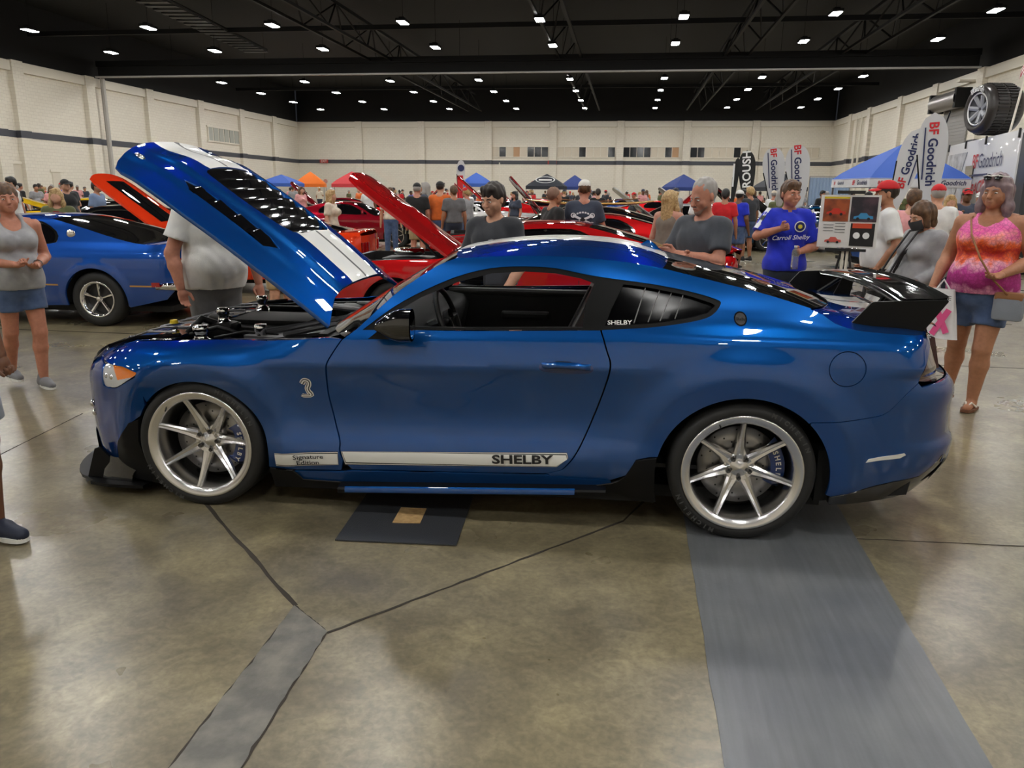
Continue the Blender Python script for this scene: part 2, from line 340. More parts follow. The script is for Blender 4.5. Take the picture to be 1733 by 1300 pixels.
MB().lathe([(.55,-abs(y1-y0)/2),(.55,abs(y1-y0)/2)],((WR-.6),(y0+y1)/2,7.5),'Y',24).build('roller_drum',mat('drum_steel',srgb(140,136,134),.3,.5),d3,smooth=True)
for yy in(y0,y1): MB().box((WR-.6,yy,7.5),(.9,.3,1.15)).build('drum_bracket',M_steel,d3)
MB().box((WR-.5,min(y0,y1)-.3,8.4),(1.2,.5,.12)).build('drum_bracket',M_white,d3)
# conduit pipes on the right and left wall
for px,X in((1448,WR-.2),(1456,WR-.2)):
    MB().tube([(X,wall_y(px,WR),0),(X,wall_y(px,WR),8.6)],.09,8).build('conduit',M_white,wr)
MB().tube([(WL+.5,wall_y(176,WL),0),(WL+.5,wall_y(176,WL),WT)],.16,8).build('conduit',mat('pole_grey',srgb(176,172,166),.5),wl)
# exit signs and round bells on the back wall
for px in(549,935,1342):
    x=back_x(px); e=MB().box((x,WB-.22,SZ+.02),(.95,.12,.36)).build('exit_sign',mat('sign_red',srgb(172,60,54),.5)); 
    tag(e,{549:'red exit sign on the back wall stripe, left end',935:'red exit sign on the back wall stripe, middle',1342:'red exit sign on the back wall stripe, right end'}[px],'sign')
    text('sign_lettering','EXIT',mat('sign_white',srgb(240,236,230),.5),.34,Matrix.Translation((x,WB-.285,SZ+.02))@Matrix.Rotation(PI/2,4,'X'),e)
    e2=e
for px,s in((549,1),(570,1),(903,1),(966,1)):
    x=back_x(px); o=MB().lathe([(0,-.1),(.22,-.1),(.25,-.05),(.25,0)],(x,WB-.02,2.6),'Y',16).build('alarm_bell',mat('bell_red',srgb(206,150,142),.5)); tag(o,{549:'pale red bell on the back wall, left of the pair by the tents',570:'pale red bell on the back wall, right of the pair by the tents',903:'pale red bell on the back wall left of the black tent top',966:'pale red bell on the back wall right of the black tent top'}[px],'bell','bells on the back wall')
# partition track: dark girder across the hall with a pale strip under it
TY=G(172,131,WT).y
gd=MB().box(((WL+WR)/2,TY+.35,WT+.9),(WR-WL-.7,.5,.35)).build('girder',M_steel); tag(gd,'dark steel girder spanning the hall with pale track strip below','girder')
MB().box(((WL+WR)/2,TY,WT+.02),(WR-WL-.7,.22,.09)).build('track_strip',M_trim,gd)
MB().box(((WL+WR)/2,TY+.35,WT+.35),(WR-WL-.7,.16,.75)).build('girder_web',M_black,gd)
# roof trusses running along the hall, dark on black
def truss(x,label,y0=-8,y1=84,zb=9.9,zt=11.6):
    t=thing('roof_truss',label,'truss',(x,0,0),0,'dark roof trusses')
    MB().box((0,(y0+y1)/2,zt),(.22,y1-y0,.18)).build('top_chord',M_steel,t); MB().box((-.7,(y0+y1)/2,zb),(.14,y1-y0,.14)).build('bottom_chord',M_steel,t); MB().box((.7,(y0+y1)/2,zb),(.14,y1-y0,.14)).build('bottom_chord',M_steel,t)
    n=15
    for k in range(n):
        ya=lerp(y0,y1,k/n); yb=lerp(y0,y1,(k+1)/n); w_=MB()
        for s in(-.7,.7): w_.tube([(s,ya,zb),(0,(ya+yb)/2,zt)],.05,5); w_.tube([(0,(ya+yb)/2,zt),(s,yb,zb)],.05,5)
        w_.build('web_brace',M_steel,t)
truss(back_x(610)*.55,'dark truss left of the hall centre line'); truss(-4.0,'dark truss over the middle of the hall'); truss(6.2,'dark truss right of the hall centre line'); truss(13.0,'dark truss near the right hall wall')
for k,yy in enumerate((24,32,46,60,72)):
    o=MB().box(((WL+WR)/2,yy,10.7),(WR-WL-.4,.18,.26)).build('roof_purlin',M_steel); tag(o,'dark cross beam under the black ceiling, %s from the camera'%('nearest','second','third','fourth','farthest')[k],'beam','dark cross beams under the ceiling')
du=thing('catwalk','dark slatted catwalk hanging at upper left','catwalk',(0,0,0))
pa,pb=G(190,-30,10.6),G(392,68,10.6); dv=(pb-pa)
for k in range(26):
    p=pa+dv*(k/25*1.6-.3); MB().box(p,(1.6,.42,.05),rz=math.atan2(dv.y,dv.x)+PI/2).build('slat',mat('catwalk_steel',(.012,.012,.013),.5),du)
MB().tube([pa+dv*-.3+Vector((-.8,0,.1)),pa+dv*1.3+Vector((-.8,0,.1))],.08,6).build('rail',M_steel,du); MB().tube([pa+dv*-.3+Vector((.8,0,.1)),pa+dv*1.3+Vector((.8,0,.1))],.08,6).build('rail',M_steel,du)
# ceiling lamps: square grid of high-bay LED fixtures
M_lens=mat('lamp_lens',(1,.985,.95),.4,emit=LAMP_STRENGTH)
LX=[-4.6+6.82*k for k in range(-4,4)]; LY=[-6.9+6.7*k for k in range(14) ]; LZ=9.65
hm=MB().bevbox((0,0,.13),(.5,.95,.14),.03).box((0,0,.24),(.26,.5,.1)).mesh(); lm=MB().box((0,0,.05),(.40,.84,.02)).mesh(); rm=MB().tube([(0,0,.28),(0,0,CEIL-LZ)],.012,5).mesh()
for x in LX:
    for y in LY:
        if abs(y-(TY+.35))<1.2: continue
        t=thing('ceiling_light','bright white high-bay lamp in the grid under the black ceiling','ceiling light',(x,y,LZ),0,'high-bay lamps')
        for nm,me,mm in(('housing',hm,M_steel),('lens',lm,M_lens),('hanger_rod',rm,M_steel)):
            o=bpy.data.objects.new(nm,me); COL.objects.link(o); o.parent=t
            if not me.materials: me.materials.append(mm)
# ================================================================== body shape of the blue coupe: half width as a function of side-view position
_zc=lambda x:.787+.0263*(x+.7)
_Dl=Curve1([(.05,.86),(.12,.878),(.20,.905),(.28,.925),(.335,.932),(.39,.922),(.45,.902),(.53,.893),(.66,.908),(.76,.932),(.80,.947),(.95,1.01),(1.4,1.2)])
_Du=Curve1([(.0,1.2),(.5,1.04),(.80,.947),(.90,.918),(.95,.900),(.985,.880),(1.05,.852),(1.15,.795),(1.25,.732),(1.30,.690),(1.335,.632),(1.36,.56),(1.40,.30)])
_Rr=Curve1([(.05,.86),(.15,.88),(.25,.905),(.40,.93),(.55,.947),(.70,.958),(.80,.964),(.88,.961),(.94,.949),(.975,.936),(1.0,.908),(1.02,.874),(1.045,.848),(1.08,.824),(1.14,.780),(1.2,.727),(1.27,.652),(1.32,.575),(1.36,.5),(1.40,.3)])
_Fr=Curve1([(.05,.86),(.10,.87),(.25,.90),(.35,.915),(.5,.925),(.62,.94),(.72,.952),(.78,.948),(.83,.922),(.865,.88),(.885,.835),(.90,.79),(.91,.72),(.93,.5)])
_ft=Curve1([(-2.4,.66),(-2.3,.69),(-2.1,.745),(-2.0,.785),(-1.9,.817),(-1.76,.845),(-1.46,.863),(-1.13,.88),(-.7,.90),(-.5,.91)])
_xn=Curve1([(.0,-2.30),(.25,-2.33),(.45,-2.335),(.60,-2.318),(.68,-2.305),(.74,-2.265),(.80,-2.20),(.86,-2.08),(.95,-1.95)])
_xt=Curve1([(.10,2.22),(.224,2.33),(.314,2.40),(.411,2.452),(.474,2.457),(.535,2.427),(.646,2.42),(.725,2.427),(.776,2.412),(.80,2.38),(.83,2.315),(.88,2.28),(.95,2.255),(1.03,2.235),(1.15,2.2)])
FW=(-1.402,.335); RW=(1.338,.338)
def half_width(x,z):
    x=np.asarray(x,float); z=np.asarray(z,float)
    s=z-(_zc(x)-.80)
    a,b=_Dl(s),_Du(s); k=.006; h=np.clip(.5+.5*(b-a)/k,0,1); door=b*(1-h)+a*h-k*h*(1-h)
    t=sstep(.45,1.25,x); rear=_Rr(z)-.03*np.clip(.862-z,0,.10)*sstep(1.5,1.7,x)
    sf=z+(.89-_ft(x))*sstep(.45,.75,z); fr=_Fr(sf); tf=sstep(-.78,-1.25,x)*sstep(-.62,-.9,x)
    w_=door*(1-t)+rear*t; w_=w_*(1-tf)+fr*tf
    w_=w_-.035*(x-.25)**2*sstep(.98,1.12,z)*sstep(1.7,1.2,np.abs(x))
    for (cx,cz),R,A in((FW,.365,.026),(RW,.408,.028)):
        r=np.hypot(x-cx,z-(cz-.022)); w_=w_+(A*(1-sstep(R+.085,R+.24,r))-.16*np.clip(R+.085-r,0,.2))*sstep(.14,.30,z)
    e=np.clip(x-_xn(z),1e-4,None); L,p=.75,2.6; q=np.clip(1-e/L,0,1); w_=w_*(1-q**p)**(1/p)
    e=np.clip(_xt(z)-x,1e-4,None); L,p=.62-.27*sstep(.78,.88,z),3.0; q=np.clip(1-e/L,0,1); w_=w_*(1-q**p)**(1/p)
    return w_
# ------------------------------------------------------------------ panel tools
def resample(poly,d):
    out=[]; n=len(poly)
    for i in range(n):
        a=np.array(poly[i]); b=np.array(poly[(i+1)%n]); L=np.hypot(*(b-a)); k=max(1,int(round(L/d)))
        for j in range(k): out.append(tuple(a+(b-a)*j/k))
    return out
def in_poly(px,py,poly):
    c=np.zeros(len(px),bool); n=len(poly)
    for i in range(n):
        x0,y0=poly[i]; x1,y1=poly[(i+1)%n]
        if y0==y1: continue
        m=((y0>py)!=(y1>py))&(px<(x1-x0)*(py-y0)/(y1-y0)+x0); c^=m
    return c
def near_poly(px,py,poly,d):
    m=np.zeros(len(px),bool); n=len(poly)
    for i in range(n):
        a=np.array(poly[i]); b=np.array(poly[(i+1)%n]); ab=b-a; L=max(ab@ab,1e-12)
        t=np.clip(((px-a[0])*ab[0]+(py-a[1])*ab[1])/L,0,1); m|=np.hypot(px-a[0]-t*ab[0],py-a[1]-t*ab[1])<d
    return m
def tri2d(outline,holes=(),lines=(),d=.03):
    """triangulate a flat outline with holes; returns points, triangles"""
    P=resample(outline,d); loops=[P]+[resample(h,d) for h in holes]; pts=[];edges=[];faces=[]
    for lp in loops:
        n=len(pts); pts+=lp; edges+=[(n+i,n+(i+1)%len(lp)) for i in range(len(lp))]
    for ln in lines:
        n=len(pts); q=[]
        for a,b in zip(ln[:-1],ln[1:]):
            L=math.hypot(b[0]-a[0],b[1]-a[1]); k=max(1,int(L/d)); q+=[(lerp(a[0],b[0],j/k),lerp(a[1],b[1],j/k)) for j in range(k)]
        q.append(ln[-1]); pts+=q; edges+=[(n+i,n+i+1) for i in range(len(q)-1)]
    A=np.array(P); x0,y0=A.min(0); x1,y1=A.max(0)
    gx,gy=np.meshgrid(np.arange(x0+d/2,x1,d),np.arange(y0+d/2,y1,d*.87)); gx=gx+((np.arange(gx.shape[0])%2)*d/2)[:,None]; gx=gx.ravel();gy=gy.ravel()
    ok=in_poly(gx,gy,P)&~near_poly(gx,gy,P,d*.45)
    for h in loops[1:]: ok&=~in_poly(gx,gy,h)&~near_poly(gx,gy,h,d*.45)
    for ln in lines:
        for a,b in zip(ln[:-1],ln[1:]): ok&=~near_poly(gx,gy,[a,b],d*.45)
    pts+=list(zip(gx[ok],gy[ok]))
    v,e,f,_,_,_=delaunay_2d_cdt([Vector((float(a),float(b))) for a,b in pts],edges,[],0,1e-6)
    V=np.array([(q.x,q.y) for q in v]); F=np.array([t for t in f if len(t)==3]); c=V[F].mean(1)
    ok=in_poly(c[:,0],c[:,1],P)
    for h in loops[1:]: ok&=~in_poly(c[:,0],c[:,1],h)
    return V,F[ok]
def sheet(V,F,fn,depth=.03,inward=None,mfn=None,eps=.004):
    """lift a flat triangulation to 3D by fn(a,b)->(x,y,z arrays); adds a turned-in rim; returns mesh"""
    a,b=V[:,0],V[:,1]; P=np.stack(fn(a,b),1); Pa=np.stack(fn(a+eps,b),1)-np.stack(fn(a-eps,b),1); Pb=np.stack(fn(a,b+eps),1)-np.stack(fn(a,b-eps),1)
    N=np.cross(Pa,Pb); N/=np.linalg.norm(N,axis=1)[:,None]+1e-12
    if inward is None: inward=-N
    else:
        inward=np.tile(np.array(inward,float),(len(P),1)); s=np.sign((N*-inward).sum(1)); s[s==0]=1; N*=s[:,None]
    fn0=np.cross(P[F[:,1]]-P[F[:,0]],P[F[:,2]]-P[F[:,0]]); fl=(fn0*N[F[:,0]]).sum(1)<0; F=F.copy(); F[fl]=F[fl][:,::-1]
    ed={}
    for t in F:
        for i in range(3):
            k=(int(t[i]),int(t[(i+1)%3])); ed[k]=1
    bd=[k for k in ed if (k[1],k[0]) not in ed]
    vs=[P];ns=[N];fs=[tuple(t) for t in F.tolist()]; n=len(P); mi=[0]*len(fs)
    if mfn is not None: mi=[int(q) for q in mfn(V[F].mean(1))]
    if depth>0:
        ex=[];en=[]
        for i,j in bd:
            d=P[j]-P[i]; o=np.cross(d,N[i]); o/=np.linalg.norm(o)+1e-12
            q=[P[i],P[j],P[j]+inward[j]*depth,P[i]+inward[i]*depth]; ex+=q; en+=[o*.8+N[i]*.6,o*.8+N[j]*.6,o,o]
            fs.append((n+1,n,n+3,n+2)); n+=4; mi.append(0)
        if ex: vs.append(np.array(ex)); en=np.array(en); en/=np.linalg.norm(en,axis=1)[:,None]; ns.append(en)
    P=np.concatenate(vs);N=np.concatenate(ns)
    me=bpy.data.meshes.new('panel'); me.from_pydata(P.tolist(),[],fs)
    me.polygons.foreach_set('material_index',mi); me.polygons.foreach_set('use_smooth',[True]*len(fs)); me.update()
    me.normals_split_custom_set_from_vertices(N.tolist()); return me
def mirror_mesh(me,axis=1):
    m2=me.copy(); n=len(me.vertices); co=np.zeros(n*3); me.vertices.foreach_get('co',co); co=co.reshape(-1,3); co[:,axis]*=-1
    nm=np.zeros(len(me.loops)*3); me.corner_normals.foreach_get('vector',nm); vi=np.zeros(len(me.loops),int); me.loops.foreach_get('vertex_index',vi)
    N=np.zeros((n,3)); N[vi]=nm.reshape(-1,3); N[:,axis]*=-1
    fs=[tuple(reversed(p.vertices)) for p in me.polygons]; mi=[p.material_index for p in me.polygons]
    m3=bpy.data.meshes.new(me.name); m3.from_pydata(co.tolist(),[],fs); m3.polygons.foreach_set('material_index',mi); m3.polygons.foreach_set('use_smooth',[True]*len(fs))
    m3.update(); m3.normals_split_custom_set_from_vertices(N.tolist())
    for q in me.materials: m3.materials.append(q)
    bpy.data.meshes.remove(m2); return m3
# ------------------------------------------------------------------ paint
def car_paint(name,deep,bright,flake=.6,rough=.32):
    m=bpy.data.materials.new(name); m.use_nodes=True; nt=m.node_tree; b=nt.nodes['Principled BSDF']
    lw=nt.nodes.new('ShaderNodeLayerWeight'); lw.inputs[0].default_value=.45; mx=nt.nodes.new('ShaderNodeMix'); mx.data_type='RGBA'
    mx.inputs[6].default_value=(*bright,1); mx.inputs[7].default_value=(*deep,1); nt.links.new(lw.outputs['Facing'],mx.inputs[0]); nt.links.new(mx.outputs[2],b.inputs['Base Color'])
    b.inputs['Metallic'].default_value=flake; b.inputs['Roughness'].default_value=rough; b.inputs['Coat Weight'].default_value=1; b.inputs['Coat Roughness'].default_value=.015; b.inputs['Coat IOR'].default_value=1.62
    b.inputs['Specular IOR Level'].default_value=.0; b.inputs['Specular Tint'].default_value=(min(1,bright[0]*2.2+.05),min(1,bright[1]*2.2+.05),min(1,bright[2]*2.2+.05),1)
    MATS[name]=m; return m
M_blue=car_paint('blue_metallic_paint',(.004,.036,.145),(.007,.076,.295),.6,.34); M_blk=mat('satin_black_plastic',(.004,.004,.0045),.45,spec=.22); M_gblk=mat('gloss_black',(.004,.004,.005),.08,coat=1)
M_wst=mat('white_stripe_vinyl',srgb(232,232,228),.3,coat=.6); M_decal=mat('decal_black',(.01,.01,.012),.4); M_rub=mat('tyre_rubber',(.012,.012,.012),.62); M_rubl=mat('tyre_lettering',(.05,.05,.05),.45)
M_alu=mat('brushed_aluminium',(.78,.77,.76),.24,1.); M_chr=mat('chrome',(.75,.75,.76),.06,1.); M_disc=mat('brake_iron',(.32,.31,.30),.35,1.); M_cal=mat('caliper_blue',(.01,.035,.16),.25,coat=1)
M_dark=mat('underbody_black',(.004,.004,.004),.8); M_int=mat('black_cabin_trim',(.010,.010,.011),.55); M_gap=mat('seam_black',(.003,.003,.004),.7)
M_amber=mat('amber_lens',srgb(230,120,20),.12,coat=1); M_lampc=mat('clear_lamp_lens',srgb(120,124,130),.12,.8,coat=1); M_redl=mat('dark_red_lens',(.05,.004,.012),.08,coat=1)
M_glass=mat('window_glass',(.75,.82,.82),.0,trans=1.,spec=.5); M_tint=mat('tinted_glass',(.004,.004,.005),.04,coat=1)
_g=M_glass.node_tree.nodes['Principled BSDF']; _g.inputs['IOR'].default_value=1.1; _g.inputs['Coat Weight'].default_value=.7
OX,OY,CA=-.757,4.49,math.radians(.8)
coupe=thing('sports_coupe','blue metallic modern coupe with white stripes, open hood and black rear wing','car',(OX,OY,0),CA)
def side_fn(off=0.,sgn=-1): return lambda a,b:(a,sgn*(half_width(a,b)+off),b)
def side_panel(name,outline,m,holes=(),off=0.,depth=.03,parent=None,d=.03,both=True,mfn=None,lines=()):
    V,F=tri2d(outline,holes,lines,d); me=sheet(V,F,side_fn(off),depth,(0,1,0),mfn)
    o=mesh_obj(name,me,m,parent or coupe); r=[o]
    if both: 
        o2=bpy.data.objects.new(name,mirror_mesh(me)); COL.objects.link(o2); o2.parent=parent or coupe; r.append(o2)
    return r
def arc(c,R,a0,a1,n=40): return [(c[0]+R*math.cos(math.radians(lerp(a0,a1,i/n))),c[1]+R*math.sin(math.radians(lerp(a0,a1,i/n)))) for i in range(n+1)]
AF=(-1.40,.315); AR=(1.338,.310); RF,RR=.365,.408
gapf=smooth_poly([(-.623,.913),(-.665,.849),(-.695,.79),(-.705,.705),(-.704,.612),(-.677,.47),(-.652,.389),(-.651,.339),(-.627,.281),(-.611,.255),(-.597,.242)],4)
gapr=smooth_poly([(.401,.279),(.465,.297),(.494,.315),(.55,.392),(.605,.515),(.667,.699),(.698,.835),(.679,.908),(.647,.998)],4)
sh=lambda pts,d:[(x+d,z) for x,z in pts]
headl=smooth_poly([(-1.955,.722),(-1.88,.728),(-1.80,.730),(-1.707,.712),(-1.76,.672),(-1.851,.622),(-1.91,.612),(-1.95,.618)],3,True)
hl_top=[(-2.18,.735),(-2.05,.742),(-1.93,.734),(-1.80,.733),(-1.70,.714)]
ft=smooth_poly([(-.69,.918),(-.75,.915),(-1.0,.888),(-1.115,.880),(-1.45,.865),(-1.781,.838),(-1.90,.812),(-1.991,.782),(-2.08,.762),(-2.16,.745)],3)
def rnd(p): return [(float(a),float(b)) for a,b in p]
# front fender: door gap, sill, arch, seam to bumper, headlight, top edge
fend=sh(gapf[:-9],-.004)+[(-.655,.232),(-.90,.224),(-1.043,.226)]+arc(AF,RF,-14,139,44)+[(-1.69,.60),(-1.709,.69)]+list(reversed(hl_top))+list(reversed(ft))
side_panel('fender',rnd(fend),[M_blue],lines=[[(-.71,_zc(-.71)),(-1.0,_zc(-1.0))]])
# front bumper corner
bl=[(float(_xn(z))+.10,z) for z in(.16,.30,.45,.60,.68,.715)]
bump=arc(AF,RF,143,154,6)+[(-1.80,.425),(-1.905,.30),(-1.95,.18),(-2.0,.14)]+bl+[(-2.19,.728),(-2.05,.735)]+[(-1.962,.722),(-1.958,.615),(-1.91,.606),(-1.85,.616),(-1.755,.666),(-1.705,.69),(-1.685,.605)]
bumper=side_panel('front_bumper_corner',rnd(bump),[M_blue],depth=.02)
# central fascia with dark grille opening
def fascia(z0,z1,y1,name,m,off=0.,nz=12,ny=26):
    rows=[]
    for i in range(nz+1):
        z=lerp(z0,z1,i/nz); r=[]
        for k in range(ny+1):
            y=lerp(-y1,y1,k/ny); w0=.925; x=float(_xn(z))+.75*(1-(1-(abs(y)/w0)**2.6)**(1/2.6)); r.append((x-off,y,z))
        rows.append(r)
    return MB().grid(rows).build(name,m,coupe,smooth=True)
fascia(.14,.30,.69,'front_fascia',M_blue); fascia(.62,.735,.69,'front_fascia',M_blue); fascia(.29,.63,.69,'grille',M_blk,-.03)
for i in range(9): fascia(.315+i*.034,.323+i*.034,.55,'grille_bar',M_gblk,-.005,1)
for s in(-1,1):
    for k,z in enumerate((.475,.425)):
        MB().lathe([(0,-.004),(.018,0),(.021,.010),(.018,.02)],(-2.135+k*.006,s*.742,z),'X',16).build('fog_lamp',M_chr,coupe,smooth=True)
# headlights
hv=side_panel('headlight',rnd(headl),[mat('headlamp_lens',srgb(205,208,212),.12,.35,coat=1),M_amber,M_gblk],off=-.008,depth=.04,d=.007,mfn=lambda c:np.where((c[:,0]+1.865>(.70-c[:,1])*.6)&(c[:,1]>.655+.25*(c[:,0]+1.86)),1,0))
for s in(-1,1):
    for k,(x,z) in enumerate(((-1.925,.67),(-1.885,.668))): MB().lathe([(0,.0),(.014,.004),(.018,.012)],(x,0,z),'Y',14).build('lamp_bulb',M_chr,hv[0 if s<0 else 1],smooth=True).location=(0,s*(float(half_width(x,z))-.004),0)
# black corner aero panel and splitter
aero=[(-1.742,.452),(-1.80,.43),(-1.905,.305),(-1.945,.19),(-1.95,.095),(-1.70,.075),(-1.74,.20),(-1.762,.33)]
side_panel('corner_aero_panel',aero,[M_blk],off=.004,depth=.10)
sp=[]; 
for k in range(25):
    y=lerp(-.86,.86,k/24); x=-2.40+.62*(1-(1-min(.999,(abs(y)/.90))**2.6)**(1/2.6)); sp.append((x-.05,y))
poly=[(-1.78,-.90),(-1.98,-.905),(-2.10,-.88)]+sp+[(-2.10,.88),(-1.98,.905),(-1.78,.90)]
MB().prism(poly,.052,.068).build('splitter',M_blk,coupe)
lipb=MB(); rows=[]
for z,o in((.07,.0),(.12,.015),(.16,.05),(.20,.06)):
    rows.append([(x+.06+o,y*.97,z) for x,y in [(-1.93,-.885)]+sp+[(-1.93,.885)]])
lipb.grid(rows).build('splitter_upright',M_gblk,coupe,smooth=True)
for s in(-1,1): MB().prism([(-2.16,.07),(-2.02,.07),(-2.0,.17),(-2.07,.245),(-2.10,.235)],s*.80,s*.815,'Y').build('splitter_winglet',M_blk,coupe)
# doors
door=rnd(sh(gapf,.004)+[(-.3,.252),(.1,.266)]+sh(gapr,-.004)+[(.4,.988),(.032,.975),(-.3,.968),(-.523,.962),(-.575,.945)])
doors=side_panel('door',door,[M_blue],d=.026,lines=[[(-.69,_zc(-.69)),(.68,_zc(.68))],[(-.63,.39),(.54,.415)]])
# quarter panel with roof rail and pillars
dlo=smooth_poly([(-.523,.962),(-.406,1.052),(-.286,1.126),(-.088,1.216),(.091,1.264),(.263,1.276),(.415,1.271),(.566,1.245),(.715,1.226),(.862,1.209),(1.05,1.178),(1.183,1.144),(1.207,1.122),(1.162,1.073),(1.077,1.047),(.908,1.021),(.765,1.009),(.652,1.0)],3)
ws=smooth_poly([(-.60,.925),(-.567,.953),(-.538,.977),(-.388,1.123),(-.295,1.192),(-.18,1.268),(-.082,1.308)],3)
rail=smooth_poly([(-.082,1.304),(.1,1.318),(.3,1.325),(.5,1.323),(.7,1.308),(.83,1.292),(.931,1.276)],3)
rw=smooth_poly([(.931,1.276),(1.145,1.229),(1.428,1.168),(1.612,1.118)],4)
deck=smooth_poly([(1.612,1.112),(1.663,1.092),(1.714,1.058),(1.784,1.037),(1.838,1.029),(2.0,1.020),(2.135,1.008),(2.17,.985)],3)
tl_front=[(2.132,.941),(2.092,.871),(2.081,.818)]
seam=smooth_poly([(2.081,.813),(2.027,.764),(1.958,.680),(1.889,.650),(1.741,.628),(1.625,.616)],3)
qp=ws+rail[1:]+rw[1:]+deck+tl_front+seam+arc(AR,RR,47,167,36)+[(.90,.401),(.839,.387),(.794,.299),(.725,.262),(.60,.262),(.44,.262)]+sh(gapr,.004)+list(reversed(dlo))
fuelc=(1.757,.870); fuel=[(fuelc[0]+.081*math.cos(a),fuelc[1]+.081*math.sin(a)) for a in np.linspace(0,2*PI,32,endpoint=False)]
quart=side_panel('quarter_panel',rnd(qp),[M_blue],holes=[fuel],d=.026,lines=[[(.71,_zc(.71)),(1.10,_zc(1.10))],arc(AR,RR+.085,55,160,30)])
fd=[(fuelc[0]+.077*math.cos(a),fuelc[1]+.077*math.sin(a)) for a in np.linspace(0,2*PI,32,endpoint=False)]
V,F=tri2d(fd,(),(),.025); mesh_obj('fuel_door',sheet(V,F,side_fn(-.001),.02,(0,1,0)),[M_blue],quart[0])
V,F=tri2d([(fuelc[0]+.095*math.cos(a),fuelc[1]+.095*math.sin(a)) for a in np.linspace(0,2*PI,24,endpoint=False)],(),(),.04); me=sheet(V,F,side_fn(-.018),0,(0,1,0)); mesh_obj('fuel_door_recess',me,[M_gap],quart[0])
V,F=tri2d(fuel,(),(),.04); mesh_obj('filler_cover',mirror_mesh(sheet(V,F,side_fn(0),.0,(0,1,0))),[M_blue],quart[1])
# dark backing behind panel gaps
for s in(-1,1):
    mb=MB(); mb.prism([(-.72,.2),(.75,.2),(.72,.96),(-.60,.90)],s*.84,s*.80,'Y'); mb.build('door_inner_panel',M_int,doors[0 if s<0 else 1])
    MB().prism([(-.95,.12),(.95,.14),(.9,.26),(-.95,.22)],s*.87,s*.5,'Y').build('sill_box',M_dark,coupe)
# rear bumper corner + centre
bseam=[(x,z-.004) for x,z in reversed(seam)]
brl=[(float(_xt(z))-.07,z) for z in(.80,.70,.60,.50,.45,.40)]
rbp=arc(AR,RR,-9,45.5,16)+bseam+[(2.10,.79),(2.17,.80)]+brl+[(2.276,.44),(2.228,.395),(2.17,.345),(2.035,.325),(1.899,.290),(1.762,.238)]
rbs=side_panel('rear_bumper_corner',rnd(rbp),[M_blue],depth=.02)
dif=[(1.757,.242),(1.762,.234),(1.899,.285),(2.035,.320),(2.17,.340),(2.225,.39),(2.28,.44),(2.34,.42),(2.33,.36),(2.25,.28),(2.17,.232),(2.05,.222),(1.90,.205),(1.765,.19)]
side_panel('diffuser_side',dif,[mat('carbon_black',(.008,.008,.009),.2,coat=.6)],off=.002,depth=.05)
def rear_grid(z0,z1,y1,name,m,off=0.,nz=10,ny=24):
    LL=lambda z:.62-.27*float(sstep(.78,.88,z))
    rows=[]
    for i in range(nz+1):
        z=lerp(z0,z1,i/nz); r=[]
        for k in range(ny+1):
            y=lerp(-y1,y1,k/ny); x=float(_xt(z))-LL(z)*(1-(1-(abs(y)/.935)**3)**(1/3)); r.append((x+off,y,z))
        rows.append(r)
    return MB().grid(rows).build(name,m,coupe,smooth=True)
rear_grid(.40,.80,.80,'rear_fascia',M_blue); rear_grid(.28,.41,.78,'diffuser',M_blk); rear_grid(.80,1.02,.80,'tail_panel',M_gblk,-.01)
for s in(-1,1):
    for k in range(3): yk=.40+k*.12; MB().box((float(_xt(.9))-.35*(1-(1-(yk/.935)**3)**(1/3))-.006,s*yk,.905),(.03,.075,.15),ry=-.25).build('tail_lamp_bar',M_redl,coupe)
for y in(-.52,-.40,.40,.52): MB().lathe([(.045,-.1),(.05,.02),(.044,.02),(.04,-.08)],(2.36,y,.30),'X',18).build('exhaust_tip',M_chr,coupe,smooth=True)
# wrap of the tail light on the corner
tlp=[(2.136,.945),(2.158,.965),(2.175,.90),(2.205,.835),(2.19,.806),(2.086,.817),(2.098,.871)]
side_panel('tail_light',tlp,[M_redl,M_lampc],off=-.004,depth=.03,mfn=lambda c:np.where(np.abs(c[:,0]-2.135+(c[:,1]-.88)*.55)<.012,1,0),d=.008)
mk=[(1.89,.430),(1.90,.446),(2.062,.476),(2.07,.468),(2.045,.452)]
side_panel('side_marker',mk,[M_wst],off=.004,depth=.02,d=.01)
# rocker and side skirt
rock=[(-1.0,.215),(-.90,.212),(-.64,.222),(-.59,.232),(.40,.272),(.47,.258),(.72,.258),(.74,.20),(.2,.17),(-.64,.15),(-1.0,.13)]
side_panel('rocker_panel',rock,[M_blue],off=.0,depth=.03)
skf=[(-1.038,.222),(-.912,.218),(-.885,.19),(-.867,.164),(-.634,.160),(-.634,.118),(-1.03,.108)]
skr=[(.725,.243),(.760,.262),(.794,.299),(.839,.385),(.935,.398),(.93,.33),(.938,.143),(.803,.172),(.744,.19),(.60,.188),(.60,.215)]
side_panel('skirt_front_blade',skf,[M_blk],off=.012,depth=.06); side_panel('skirt_rear_blade',skr,[M_blk],off=.014,depth=.08)
for s in(-1,1):
    rows=[]
    for i in range(21):
        t=i/20; x=lerp(-.66,.70,t); z=lerp(.128,.196,t); rows.append([(x,s*.90,z+.035),(x,s*.962,z+.028),(x,s*.968,z+.018),(x,s*.962,z-.004),(x,s*.90,z-.008)])
    MB().grid(rows).build('side_skirt',M_blk,coupe)
    rows=[[(lerp(-.62,.55,i/20),s*.964,lerp(.130,.190,i/20)+.034),(lerp(-.62,.55,i/20),s*.9715,lerp(.130,.190,i/20)+.024),(lerp(-.62,.55,i/20),s*.9705,lerp(.130,.190,i/20)+.003)] for i in range(21)]
    MB().grid(rows).build('skirt_blue_edge',M_blue,coupe,smooth=True)
